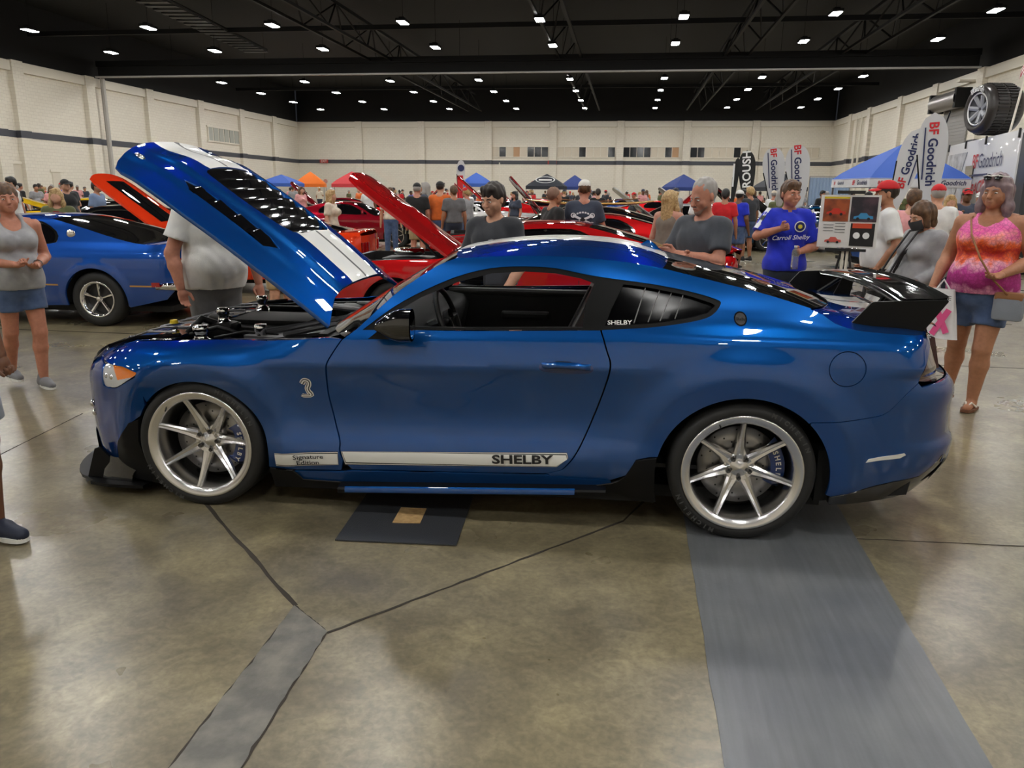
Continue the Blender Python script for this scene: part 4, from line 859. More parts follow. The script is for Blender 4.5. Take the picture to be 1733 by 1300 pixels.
# ================================================================== figures: smooth blended solids turned into one skin
class Sdf:
    def __init__(s,k=.02): s.p=[]; s.k=k
    def cone(s,a,b,ra,rb,k=None,op='u',sq=None,flat=False):
        """tapered round limb from a to b; sq=(sx,sy) squeezes x/y"""
        a=np.array(a,float);b=np.array(b,float); m=max(ra,rb)*(max(sq) if sq else 1); lo=np.minimum(a,b)-m; hi=np.maximum(a,b)+m
        def f(X,Y,Z):
            ab=b-a; L=max(ab@ab,1e-9); dx,dy,dz=X-a[0],Y-a[1],Z-a[2]; t=np.clip((dx*ab[0]+dy*ab[1]+dz*ab[2])/L,0,1)
            ex,ey,ez=dx-t*ab[0],dy-t*ab[1],dz-t*ab[2]
            if sq: ex=ex/sq[0]; ey=ey/sq[1]
            r=(np.sqrt(ex*ex+ey*ey+ez*ez)-(ra+(rb-ra)*t))*(min(1,min(sq)) if sq else 1)
            if flat: q=math.sqrt(L); r=np.maximum(r,(dx*ab[0]+dy*ab[1]+dz*ab[2])/q-q)
            return r
        s.p.append((op,f,lo,hi,s.k if k is None else k)); return s
    def ell(s,c,r,k=None,op='u',rot=None):
        c=np.array(c,float); r=np.array(r,float); m=max(r); lo=c-(m if rot else r); hi=c+(m if rot else r); R=np.array(Matrix.Rotation(rot[0],3,rot[1])) if rot else None
        def f(X,Y,Z):
            x,y,z=X-c[0],Y-c[1],Z-c[2]
            if R is not None: x,y,z=(R[0,0]*x+R[1,0]*y+R[2,0]*z, R[0,1]*x+R[1,1]*y+R[2,1]*z, R[0,2]*x+R[1,2]*y+R[2,2]*z)
            k0=np.sqrt((x/r[0])**2+(y/r[1])**2+(z/r[2])**2); k1=np.sqrt((x/r[0]**2)**2+(y/r[1]**2)**2+(z/r[2]**2)**2)+1e-9
            return k0*(k0-1)/k1
        s.p.append((op,f,lo,hi,s.k if k is None else k)); return s
    def cut(s,p,n,k=.004):
        """remove everything on the n side of the plane through p"""
        p=np.array(p,float);n=np.array(n,float);n/=np.linalg.norm(n)
        s.p.append(('i',lambda X,Y,Z:(X-p[0])*n[0]+(Y-p[1])*n[1]+(Z-p[2])*n[2],None,None,k)); return s
    def mesh(s,h,lo=None,hi=None,disp=None):
        us=[q for q in s.p if q[0]=='u']; L=np.min([q[2] for q in us],0)-.03; H=np.max([q[3] for q in us],0)+.03
        if lo is not None: L=np.maximum(L,lo)
        if hi is not None: H=np.minimum(H,hi)
        ax=[np.arange(L[i],H[i]+h,h) for i in range(3)]; D=np.full([len(a) for a in ax],1.0,dtype=np.float32)
        for op,f,l,u,k in s.p:
            if l is None: sl=[(0,len(a)) for a in ax]
            else:
                m=3*h+k+.01; sl=[(int(np.searchsorted(ax[i],l[i]-m)),int(np.searchsorted(ax[i],u[i]+m))) for i in range(3)]
            if any(b<=a for a,b in sl): continue
            X,Y,Z=np.meshgrid(*[ax[i][sl[i][0]:sl[i][1]] for i in range(3)],indexing='ij',sparse=True)
            d=f(X,Y,Z); S=tuple(slice(a,b) for a,b in sl); D0=D[S]
            if op=='s': d=-d
            if op=='u':
                if k>0: hh=np.clip(.5+.5*(D0-d)/k,0,1); D[S]=D0*(1-hh)+d*hh-k*hh*(1-hh)
                else: D[S]=np.minimum(D0,d)
            else:
                kk=max(k,1e-4); hh=np.clip(.5-.5*(D0-d)/kk,0,1); D[S]=D0*(1-hh)+d*hh+kk*hh*(1-hh)
        if disp is not None:
            X,Y,Z=np.meshgrid(*ax,indexing='ij',sparse=True); D=D+disp(X,Y,Z).astype(np.float32)
        return surface_nets(D,ax)
def surface_nets(D,ax):
    ins=D<0; c=[ins[i:D.shape[0]-1+i,j:D.shape[1]-1+j,k:D.shape[2]-1+k] for i in(0,1) for j in(0,1) for k in(0,1)]
    n=sum(q.astype(np.int8) for q in c); act=(n>0)&(n<8); idx=np.full(act.shape,-1,np.int32); I,J,K=np.nonzero(act); idx[I,J,K]=np.arange(len(I))
    acc=np.zeros((len(I),3)); cnt=np.zeros(len(I))
    for a in range(3):
        for o1 in(0,1):
            for o2 in(0,1):
                o=[0,0,0]; r=[q for q in range(3) if q!=a]; o[r[0]]=o1; o[r[1]]=o2; p=o.copy(); p[a]=1
                d0=D[I+o[0],J+o[1],K+o[2]]; d1=D[I+p[0],J+p[1],K+p[2]]; m=(d0<0)!=(d1<0); t=np.where(m,d0/(d0-d1+1e-12),0)
                pos=np.tile(np.array(o,float),(len(I),1)); pos[:,a]=t; acc[m]+=pos[m]; cnt+=m
    acc/=np.maximum(cnt,1)[:,None]; h=[ax[i][1]-ax[i][0] for i in range(3)]
    P=np.stack([ax[0][I]+acc[:,0]*h[0],ax[1][J]+acc[:,1]*h[1],ax[2][K]+acc[:,2]*h[2]],1); Q=[]
    for a in range(3):
        r=[q for q in range(3) if q!=a]; s0=[slice(None)]*3; s1=[slice(None)]*3; s0[a]=slice(0,-1); s1[a]=slice(1,None)
        for q in r: s0[q]=slice(1,-1); s1[q]=slice(1,-1)
        A=ins[tuple(s0)];B=ins[tuple(s1)]; e=np.nonzero(A!=B); fl=A[e]; b=[e[0].copy(),e[1].copy(),e[2].copy()]
        for q in r: b[q]=b[q]+1
        def ix(d1,d2):
            v=[b[0],b[1],b[2]]; v=[w.copy() for w in v]; v[r[0]]-=d1; v[r[1]]-=d2; return idx[v[0],v[1],v[2]]
        q4=np.stack([ix(0,0),ix(1,0),ix(1,1),ix(0,1)],1)
        if a==1: fl=~fl
        q4[~fl]=q4[~fl][:,::-1]; Q.append(q4)
    Q=np.concatenate(Q); Q=Q[(Q>=0).all(1)]; return P,Q[:,::-1]
def join_pq(parts):
    P=[];Q=[];n=0
    for p,q in parts: P.append(p); Q.append(q+n); n+=len(p)
    return np.concatenate(P),np.concatenate(Q)
def pq_mesh(P,Q,name='skin'):
    me=bpy.data.meshes.new(name); nv,nf=len(P),len(Q); me.vertices.add(nv); me.loops.add(nf*4); me.polygons.add(nf)
    me.vertices.foreach_set('co',P.astype(np.float32).ravel()); me.loops.foreach_set('vertex_index',Q.astype(np.int32).ravel())
    me.polygons.foreach_set('loop_start',np.arange(0,nf*4,4,dtype=np.int32)); me.polygons.foreach_set('use_smooth',np.ones(nf,bool)); me.update(calc_edges=True); me.validate(); return me
V3=lambda *a:np.array(a,float)
def rotz(p,a): c,s=math.cos(a),math.sin(a); return np.array([p[0]*c-p[1]*s,p[0]*s+p[1]*c,p[2]])
# joints of a figure 1.0 tall standing upright, facing -Y; +X is its left
BASE=dict(pelvis=(0,0,.53),waist=(0,.005,.62),chest=(0,0,.73),neck=(0,.012,.825),head=(0,-.008,.925),
 shL=(.098,.008,.802),shR=(-.098,.008,.802),elL=(.135,.02,.635),elR=(-.135,.02,.635),wrL=(.145,-.03,.49),wrR=(-.145,-.03,.49),
 hipL=(.048,0,.52),hipR=(-.048,0,.52),knL=(.055,-.012,.285),knR=(-.055,-.012,.285),anL=(.06,.018,.045),anR=(-.06,.018,.045))
SKIN={}
def skin_mat(key,c):
    if key not in SKIN: SKIN[key]=mat('skin_'+key,c,.5,noise=(40,tuple(q*.86 for q in c),.35,.7))
    return SKIN[key]
M_eyew=mat('eye_white',srgb(225,220,214),.25); M_iris=mat('eye_dark',srgb(52,38,30),.2); M_lip=mat('lips',srgb(150,82,74),.45)
def hand_sdf(S,w,d,side,kind='relaxed',sc=1.,roll=0.):
    """five-fingered hand at wrist w pointing along d; side +1 left; roll turns the palm"""
    d=np.array(d,float); d/=np.linalg.norm(d); up=np.array((0,-1,0.)) if abs(d[1])<.8 else np.array((0,0,1.)); a=np.cross(d,up); a/=np.linalg.norm(a); b=np.cross(a,d)
    ca,sa=math.cos(roll),math.sin(roll); a,b=a*ca+b*sa,b*ca-a*sa      # a: across palm (towards thumb side), b: palm normal
    if side<0: a=-a
    # a points away from body-thumb? keep thumb towards +a
    S.cone(w-d*.03*sc,w+d*.035*sc,.024*sc,.026*sc,.02,sq=None); S.cone(w+d*.03*sc+a*.018*sc,w+d*.075*sc+a*.022*sc,.017*sc,.014*sc,.015); S.cone(w+d*.03*sc-a*.015*sc,w+d*.072*sc-a*.022*sc,.017*sc,.013*sc,.015); S.cone(w+d*.03*sc,w+d*.078*sc,.017*sc,.014*sc,.015)
    curl={'relaxed':.35,'fist':1.35,'hold':.95,'flat':.08}[kind]
    for i,(o,L,r) in enumerate(((.026,.070,.0088),(.009,.080,.0090),(-.009,.074,.0086),(-.025,.058,.0078))):
        p=w+d*.076*sc+a*o*sc; ang=0
        for seg in range(3):
            ang+=curl*(.75 if seg==0 else 1.0)*(1+.12*i); dd=d*math.cos(ang)+b*math.sin(ang); q=p+dd*L*sc*(.45,.32,.23)[seg]; S.cone(p,q,r*sc*(1-.08*seg),r*sc*(.94-.09*seg),.004); p=q
    t0=w+d*.025*sc+a*.026*sc; t1=t0+(d*.6+a*.75+b*.25)*.036*sc; t2=t1+(d*.9+a*.15+b*(.35+.4*min(curl,1)))*.032*sc; t3=t2+(d*.9-a*.1+b*(.5+.4*min(curl,1)))*.024*sc
    S.cone(t0,t1,.014*sc,.0115*sc,.012); S.cone(t1,t2,.0112*sc,.0098*sc,.006); S.cone(t2,t3,.0098*sc,.0080*sc,.005)
def head_sdf(S,c,sc,yaw,pitch,male=True,nose=1.,jaw=1.):
    """c head centre; builds skull, jaw, nose, brow, ears around it"""
    Rm=np.array(Matrix.Rotation(yaw,3,'Z')@Matrix.Rotation(pitch,3,'X'))
    T=lambda x,y,z:c+Rm@np.array((x,y,z))*sc
    S.ell(T(0,.014,.030),np.array((.074,.092,.090))*sc,.02); S.cone(T(0,-.030,-.010),T(0,-.045,-.055),.058*sc,.044*sc,.03); S.cone(T(.028,-.018,-.045),T(-.028,-.018,-.045),.042*sc*jaw,.042*sc*jaw,.03)
    S.cone(T(0,-.068,-.088),T(0,-.070,-.082),.018*sc*jaw,.02*sc*jaw,.025)     # chin
    S.cone(T(.03,-.074,.018),T(-.03,-.074,.018),.012*sc,.012*sc,.015)         # brow
    for s in(-1,1):
        S.ell(T(s*.031,-.092,.000),np.array((.014,.012,.0085))*sc,.008,'s')    # eye socket
        S.cone(T(s*.045,-.062,-.028),T(s*.04,-.06,-.035),.018*sc,.02*sc,.02)    # cheek
        S.ell(T(s*.077,.012,-.005),np.array((.010,.017,.030))*sc,.006)         # ear
    S.cone(T(0,-.085,.006),T(0,-.108*(1+.03*nose),-.028),.008*sc,.0125*sc*nose,.010); S.cone(T(.010,-.098,-.031),T(-.010,-.098,-.031),.008*sc*nose,.008*sc*nose,.006)
    S.cone(T(.017,-.086,-.057),T(-.017,-.086,-.057),.0075*sc,.0075*sc,.008); S.cone(T(.014,-.085,-.066),T(-.014,-.085,-.066),.008*sc,.008*sc,.008)
    return T,Rm
def face_parts(par,T,Rm,sc,brow,lip=M_lip,iris=M_iris,squint=1.):
    for s in(-1,1):
        mb=MB(); mb.lathe([(.0126*sc*math.sin(a),.0126*sc*math.cos(a)) for a in np.linspace(0,PI,8)],(0,0,0),'Y',12); e=mb.build('eye',M_eyew,par,smooth=True); e.matrix_local=Matrix.Translation(T(s*.031,-.0745,.000))@Matrix(Rm.tolist()).to_4x4()@Matrix.Diagonal((1,1,.52*squint,1))
        o=MB().lathe([(0,-.0132*sc),(.0055*sc,-.0125*sc),(.006*sc,-.0105*sc)],(0,0,0),'Y',12).build('iris',iris,e,smooth=True)
        pts=[T(s*x,y,z) for x,y,z in((.012,-.090,.0175),(.024,-.0895,.0235),(.036,-.084,.0245),(.046,-.075,.018))]; MB().tube(pts,[.0028*sc,.0038*sc,.0034*sc,.0018*sc],6).build('eyebrow',brow,par)
    pts=[T(x,y,z) for x,y,z in((-.021,-.0835,-.0615),(-.010,-.0925,-.0600),(0,-.0945,-.0615),(.010,-.0925,-.0600),(.021,-.0835,-.0615))]; MB().tube(pts,[.0012*sc,.0030*sc,.0034*sc,.0030*sc,.0012*sc],6).build('mouth',lip,par)
def folds(amp,fx=34.,fz=26.,ph=0.):
    return lambda X,Y,Z: amp*(np.sin(fz*Z+9*np.sin(7*X+ph)+6*Y)*np.sin(fx*.5*X+fx*.4*Y+5*np.sin(5*Z+ph))*.7+.5*np.sin(fx*X+21*Y+17*Z+ph))
def person(name,label,loc,rz=0,H=1.75,pose=None,girth=1.,belly=0.,bust=0.,shirt=None,sleeve=.5,pants=None,leg=1.,shoe=None,skin=('fair',srgb(206,150,122)),hair=None,hair_style='short',cap=None,
           head=(0,0),hands=('relaxed','relaxed'),hand_roll=(0,0),hv=.013,lod=1,loose=1.,neckline='crew',shirt_len=0.,beard=None,hip=1.,limb=1.,extra=None,group=None,brow=None,face=True,sc_head=1.,tank=False,strap=.022,category='person',cargo=True,lean=None,shoe_sole=None):
    """pose overrides joints (fractions of height); parts: body, shirt, trousers, hair, shoes, face details"""
    J={k:V3(*v) for k,v in BASE.items()}
    for k,v in (pose or {}).items(): J[k]=V3(*v)
    J={k:v*H for k,v in J.items()}; g=girth; u=H/1.75
    t=thing(name,label,category,loc,rz,group); sm=skin_mat(*skin)
    fine=lod==1
    # ---------------- body
    S=Sdf(.03*u)
    def torso(S,o=0.,top=True,kk=.05):
        p,wst,ch=J['pelvis'],J['waist'],J['chest']
        S.cone(p+V3(-.045,0,.0)*u,p+V3(.045,0,0)*u,(.125*g*hip*u+o)*.95,(.125*g*hip*u+o)*.95,kk*u,sq=(1,.92)); S.cone(p,wst,.135*g*u+o,.125*g*u+o,kk*u,sq=(1.08,.86)); S.cone(wst,ch,.125*g*u+o,.135*g*u+o,kk*u,sq=(1.12,.84))
        S.cone(ch+V3(-.06,0,.02)*u,ch+V3(.06,0,.02)*u,.112*(.5+.5*g)*u+o,.112*(.5+.5*g)*u+o,kk*u,sq=(1,.95))
        if top: S.cone(J['shL'],J['shR'],.058*u+o,.058*u+o,.05*u)
        if belly: S.ell((wst*.75+p*.25)+V3(0,-.07-.05*belly,.0)*u,V3(.135*g+.02*belly,.09+.075*belly,.14)*u+o,.06*u)
        if bust:
            for s in(-1,1): S.ell(ch+V3(s*.075,-.095-.02*bust,.0)*u,V3(.072,.06+.03*bust,.07)*u*(.8+.25*bust)+o,.035*u)
    torso(S)
    S.cone(J['neck']+V3(0,.01,-.03)*u,J['head']+V3(0,.015,-.06)*u,.058*u*(.7+.3*g),.052*u*(.75+.25*g),.03*u)
    S.cone(J['shL']+V3(-.03,0,.01)*u,J['neck']+V3(.01,.02,.01)*u,.05*u,.045*u,.03*u); S.cone(J['shR']+V3(.03,0,.01)*u,J['neck']+V3(-.01,.02,.01)*u,.05*u,.045*u,.03*u)
    lm=limb*(.55+.45*g)
    for s in 'LR':
        S.cone(J['sh'+s],J['el'+s],.052*lm*u,.041*lm*u,.02*u); S.cone(J['el'+s],J['wr'+s]*.35+J['el'+s]*.65,.042*lm*u,.041*lm*u,.02*u); S.cone(J['wr'+s]*.35+J['el'+s]*.65,J['wr'+s],.041*lm*u,.028*u*(.7+.3*lm),.02*u)
        S.cone(J['hip'+s],J['kn'+s],.088*lm*u*(.6+.4*hip),.056*lm*u,.03*u); c=J['kn'+s]*.68+J['an'+s]*.32+V3(0,.012,0)*u; S.cone(J['kn'+s],c,.054*lm*u,.057*lm*u,.02*u); S.cone(c,J['an'+s],.056*lm*u,.036*u*(.6+.4*lm),.02*u)
        S.cone(J['an'+s]+V3(0,.01,-.03)*u,J['an'+s]+V3(0,-.11,-.045)*u,.036*u,.028*u,.02*u)
    T=None; hs=u*sc_head*1.04
    T,Rm=head_sdf(S,J['head'],hs,math.radians(head[0]),math.radians(head[1]))
    zc=J['neck'][2]+.0*u
    if fine:
        parts=[S.mesh(hv,hi=V3(9,9,zc+.008))]; hp=J['head']; parts.append(S.mesh(.0065*u if face else .009,lo=hp-V3(.16,.17,.30)*u,hi=hp+V3(.16,.17,.2)*u)); 
        P,Q=parts[1]; keep=(P[Q][:,:,2]>zc-.004).all(1); parts[1]=(P,Q[keep])
        for i,s in enumerate('LR'):
            Hs=Sdf(.01); hand_sdf(Hs,J['wr'+s],J['wr'+s]-J['el'+s],1 if s=='L' else -1,hands[i],u*.98,hand_roll[i]); parts.append(Hs.mesh(.0058))
    else:
        for i,s in enumerate('LR'):
            d=J['wr'+s]-J['el'+s]; d/=np.linalg.norm(d); S.cone(J['wr'+s],J['wr'+s]+d*.10*u,.03*u,.026*u,.02)
        parts=[S.mesh(hv)]
    mesh_obj('body',pq_mesh(*join_pq(parts)),sm,t)
    if fine and face: face_parts(t,T,Rm,hs,brow or hair or M_iris)
    # ---------------- trousers or shorts
    pm=pants; F=Sdf(.025*u); o=.012*u*loose
    p=J['pelvis']; F.cone(p+V3(-.045,0,.0)*u,p+V3(.045,0,0)*u,(.125*g*hip*u+o)*.97,(.125*g*hip*u+o)*.97,.05*u,sq=(1,.93)); F.cone(p,J['waist'],.137*g*u+o*.6,.122*g*u+o*.6,.04*u,sq=(1.08,.87))
    for s in 'LR':
        h,k_,a=J['hip'+s],J['kn'+s],J['an'+s]
        if leg>=1:
            F.cone(h,k_,.092*lm*u*(.6+.4*hip)+o,.064*lm*u+o,.03*u); F.cone(k_,a+V3(0,0,.0),.064*lm*u+o,.050*u*(.7+.3*lm)+o,.02*u)
        else:
            e=h+(k_-h)*leg; F.cone(h,e,.092*lm*u*(.6+.4*hip)+o,(.092+(.064-.092)*leg)*lm*u*(.6+.4*hip)+o*2.0,.03*u,flat=True)
    if belly: F.ell((J['waist']*.6+p*.4)+V3(0,-.06-.04*belly,-.03)*u,V3(.13*g,.085+.05*belly,.10)*u,.05*u)
    F.cut(p+V3(0,0,.105)*u,(0,0,1))
    if leg>=1: F.cut((0,0,.028*u),(0,0,-1))
    P,Q=F.mesh(hv,disp=folds(.0035*u,30,18,1.3) if fine else None)
    mesh_obj('trousers' if leg>=1 else 'shorts',pq_mesh(P,Q),pm,t)
    # ---------------- shirt
    C=Sdf(.025*u); o=.014*u*loose; torso(C,o,not tank)
    hz=J['pelvis'][2]+(.02-shirt_len)*u
    C.cone(J['pelvis']+V3(-.05,0,.03)*u,J['pelvis']+V3(.05,0,.03)*u,.128*g*hip*u+o*1.2,.128*g*hip*u+o*1.2,.05*u,sq=(1,.94))
    if tank:
        for s in(-1,1): C.cone(J['chest']+V3(s*.08,-.06,.06)*u,J['neck']+V3(s*.066,-.012,.014)*u,.04*u,strap*u,.03*u,sq=(1.2,1)); C.cone(J['neck']+V3(s*.066,-.012,.014)*u,J['chest']+V3(s*.08,.06,.06)*u,strap*u,.04*u,.03*u)
    else:
        C.cone(J['shL']+V3(-.03,0,.012)*u,J['neck']+V3(.03,.012,-.012)*u,.052*u+o*.6,.048*u+o*.4,.03*u); C.cone(J['shR']+V3(.03,0,.012)*u,J['neck']+V3(-.03,.012,-.012)*u,.052*u+o*.6,.048*u+o*.4,.03*u)
    ends=[]
    if not tank:
        for s in 'LR':
            a,e,w_=J['sh'+s],J['el'+s],J['wr'+s]
            if sleeve<=1: m=a+(e-a)*sleeve; C.cone(a,m,.056*lm*u+o,(.056-.010*sleeve)*lm*u+o*1.8,.025*u,flat=True); ends.append((m,(e-a)/np.linalg.norm(e-a)))
            else:
                m=e+(w_-e)*(sleeve-1); C.cone(a,e,.056*lm*u+o,.047*lm*u+o,.025*u); C.cone(e,m,.047*lm*u+o,.036*lm*u+o,.02*u,flat=True); ends.append((m,(w_-e)/np.linalg.norm(w_-e)))
    nk=J['neck']; 
    C.cut((0,0,hz),(0,0,-1))
    if neckline=='crew': C.ell(nk+V3(0,-.02,.035)*u,V3(.066*(.7+.3*g),.085,.055)*u,.008,'s')
    elif neckline=='scoop': C.ell(nk+V3(0,-.08,.01)*u,V3(.075,.09,.11)*u,.01,'s'); C.ell(nk+V3(0,.05,.03)*u,V3(.07,.07,.06)*u,.01,'s')
    elif neckline=='collar': C.ell(nk+V3(0,-.03,.04)*u,V3(.055,.075,.045)*u,.008,'s')
    P,Q=C.mesh(hv,disp=folds(.0045*u*loose,28,20,.4) if fine else None); cz=P[Q].mean(1); keep=np.ones(len(Q),bool)
    keep&=~(cz[:,2]<hz+.004*u) ; mesh_obj('tank_top' if tank else 'shirt',pq_mesh(P,Q[keep]),shirt,t)
    if neckline=='collar' and fine:
        for s in(-1,1): MB().prism([(s*.012,-.03),(s*.075,.0),(s*.07,.035),(s*.02,.03)],0,.006).build('collar',shirt,t).matrix_local=Matrix.Translation(nk+V3(0,-.075,.0)*u)@Matrix.Rotation(1.0,4,'X')
    # ---------------- hair, cap, beard
    hc=J['head']
    if hair is not None:
        Hh=Sdf(.012*u)
        if hair_style!='bald':
            th=.010 if hair_style!='buzz' else .003
            Hh.ell(T(0,.020,.034) if (hair_style!='buzz' or cap is not None) else T(0,.030,.040),V3(.078+th*.5,.094+th,.090+th)*hs,.01,rot=(math.radians(head[0]),'Z'))
            if hair_style=='short': Hh.cone(T(.040,-.048,.090),T(-.040,-.048,.090),.022*hs,.022*hs,.03); Hh.cone(T(0,.075,-.02),T(0,.06,-.06),.05*hs,.035*hs,.03)
            if hair_style=='long':
                for s in(-1,1): Hh.cone(T(s*.070,.0,.03),T(s*.085,.0,-.10),.026*hs,.034*hs,.03); Hh.cone(T(s*.085,.0,-.10),T(s*.090,-.01,-.22),.034*hs,.022*hs,.03)
                Hh.cone(T(0,.07,.0),T(0,.09,-.22),.07*hs,.06*hs,.04,sq=(1.2,.7)); Hh.cone(T(.02,-.06,.105),T(-.05,-.05,.09),.02*hs,.022*hs,.02)
            if hair_style=='bob':
                for s in(-1,1): Hh.cone(T(s*.070,.0,.03),T(s*.078,-.02,-.08),.024*hs,.028*hs,.03)
                Hh.cone(T(0,.07,.0),T(0,.075,-.09),.07*hs,.055*hs,.04)
            if hair_style=='pony': Hh.cone(T(0,.10,.05),T(0,.15,.0),.028*hs,.032*hs,.02); Hh.cone(T(0,.15,.0),T(0,.13,-.16),.032*hs,.014*hs,.02)
            if hair_style=='back': Hh.cone(T(0,.085,.01),T(0,.085,-.04),.05*hs,.04*hs,.03)
            # keep the face clear
            f=T(0,-.14,-.045); Hh.ell(f,V3(.078,.082,.105)*hs if hair_style in('short','buzz','back','pony') else V3(.066,.09,.11)*hs,.012,'s',rot=(math.radians(head[0]),'Z'))
            if hair_style in('short','buzz','back','pony'): Hh.ell(T(0,.0,-.085),V3(.12,.075,.075)*hs,.012,'s')
            dsp=(lambda X,Y,Z:.0026*np.sin(150*X+4*np.sin(9*Z))+.0022*np.sin(140*Y+5*np.sin(8*Z))) if fine else None
            P,Q=Hh.mesh(.0075*u if fine else .016,disp=dsp); mesh_obj('hair',pq_mesh(P,Q),hair,t)
    if beard is not None and fine:
        B=Sdf(.01); B.cone(T(.045,-.035,-.055),T(0,-.068,-.088),.022*hs,.024*hs,.02); B.cone(T(-.045,-.035,-.055),T(0,-.068,-.088),.022*hs,.024*hs,.02); B.cone(T(.02,-.088,-.048),T(-.02,-.088,-.048),.006*hs,.006*hs,.01)
        B.ell(T(0,-.10,-.064),V3(.026,.03,.010)*hs,.006,'s'); P,Q=B.mesh(.007*u); mesh_obj('beard',pq_mesh(P,Q),beard,t)
    if cap is not None:
        cm,back=cap; K=Sdf(.01); K.ell(T(0,.012,.048),V3(.086,.104,.088)*hs,.01,rot=(math.radians(head[0]),'Z')); nrm=Rm@V3(0,0,-1); K.cut(T(0,0,.048),nrm)
        P,Q=K.mesh(.009*u if fine else .016); ck=mesh_obj('cap',pq_mesh(P,Q),cm,t); d=1 if back else -1; rows=[]
        for i in range(5):
            q=i/4; rows.append([tuple(T(.082*math.sin(a)*(1-.12*q),d*(.075*math.cos(a)*.6+.045+.075*q*math.cos(a*.8)),.056-.018*q*q*(1)-.012*abs(math.sin(a))**2)) for a in np.linspace(-1.25,1.25,11)])
        mb=MB(); mb.grid(rows); mb.grid([[(x,y,z-.004) for x,y,z in r] for r in rows]); mb.build('cap_brim',cm,ck,smooth=True)
    # ---------------- shoes
    if shoe is not None:
        for s in 'LR':
            a=J['an'+s]; B=Sdf(.015); fl=a*V3(1,1,0)+V3(0,0,a[2]-.045*H); fl[2]=max(fl[2],0)
            B.cone(fl+V3(0,.035,.045)*u,fl+V3(0,-.05,.045)*u,.042*u,.044*u,.02,sq=(1,1)); B.cone(fl+V3(0,-.05,.042)*u,fl+V3(0,-.155,.034)*u,.044*u,.034*u,.02); B.cone(fl+V3(0,.03,.05)*u,a+V3(0,.012,.02)*u,.045*u,.042*u,.02)
            B.cut(fl+V3(0,0,.018)*u,(0,0,-1)); P,Q=B.mesh(.009*u if fine else .02); sh_=mesh_obj('shoe',pq_mesh(P,Q),shoe,t)
            pl=[]
            for k in range(20):
                q=2*PI*k/20; x=.047*math.copysign(abs(math.cos(q))**.7,math.cos(q))*(1.0 if math.sin(q)<0 else .9); y=.125*math.sin(q); pl.append((fl[0]+x*u,fl[1]+(-.06+y)*u))
            MB().prism(pl,fl[2]+.002,fl[2]+.024*u).build('sole',shoe_sole or M_wst,sh_)
    t['J']=0; del t['J']
    return t,J,T
# ================================================================== people close to the camera
HB=mat('hair_dark_brown',srgb(38,28,22),.5); HBR=mat('hair_brown',srgb(104,74,48),.5,noise=(30,srgb(70,48,32),.35,.65)); HBL=mat('hair_blonde',srgb(196,166,116),.5,noise=(40,srgb(150,118,74),.35,.65)); HGR=mat('hair_grey',srgb(158,154,150),.5); HPU=mat('hair_grey_purple',srgb(150,128,130),.5,noise=(16,srgb(108,88,98),.35,.65)); HBK=mat('hair_black',srgb(22,20,20),.45)
FAIR=('fair',srgb(204,152,124)); TAN=('tan',srgb(178,124,94)); RED=('ruddy',srgb(190,128,104)); BRN=('brown',srgb(120,80,58))
def cloth(n,c,c2=None): return mat(n,c,.85,noise=(14,c2 or tuple(q*.8 for q in c),.35,.7),bump=(180,.15),sheen=.15)
C_wt=cloth('white_cotton',srgb(226,226,224),srgb(214,214,214)); C_ch=cloth('charcoal_cotton',srgb(52,54,60)); C_gr=cloth('heather_grey',srgb(156,156,158),srgb(138,138,142)); C_bk=cloth('black_cotton',srgb(24,24,26)); C_nv=cloth('navy_cotton',srgb(58,66,84)); C_den=cloth('denim',srgb(62,82,120),srgb(84,104,142)); C_dj=cloth('dark_jeans',srgb(34,42,60)); C_kh=cloth('khaki_twill',srgb(176,150,110)); C_gs=cloth('grey_twill',srgb(104,104,106)); C_blu=cloth('royal_blue_twill',srgb(24,44,196)); C_org=cloth('orange_cotton',srgb(226,110,40)); C_red=cloth('red_cotton',srgb(206,24,34)); C_olv=cloth('olive_cotton',srgb(92,96,58)); C_pnk=cloth('pink_cotton',srgb(226,160,160)); C_crm=cloth('cream_cotton',srgb(220,206,186)); C_slt=cloth('slate_cotton',srgb(66,70,78))
C_lgs=cloth('light_grey_twill',srgb(128,134,142))
SH_g=mat('grey_sneaker',srgb(120,120,124),.7); SH_b=mat('black_shoe',srgb(26,26,28),.6); SH_n=mat('navy_sneaker',srgb(26,34,54),.6)
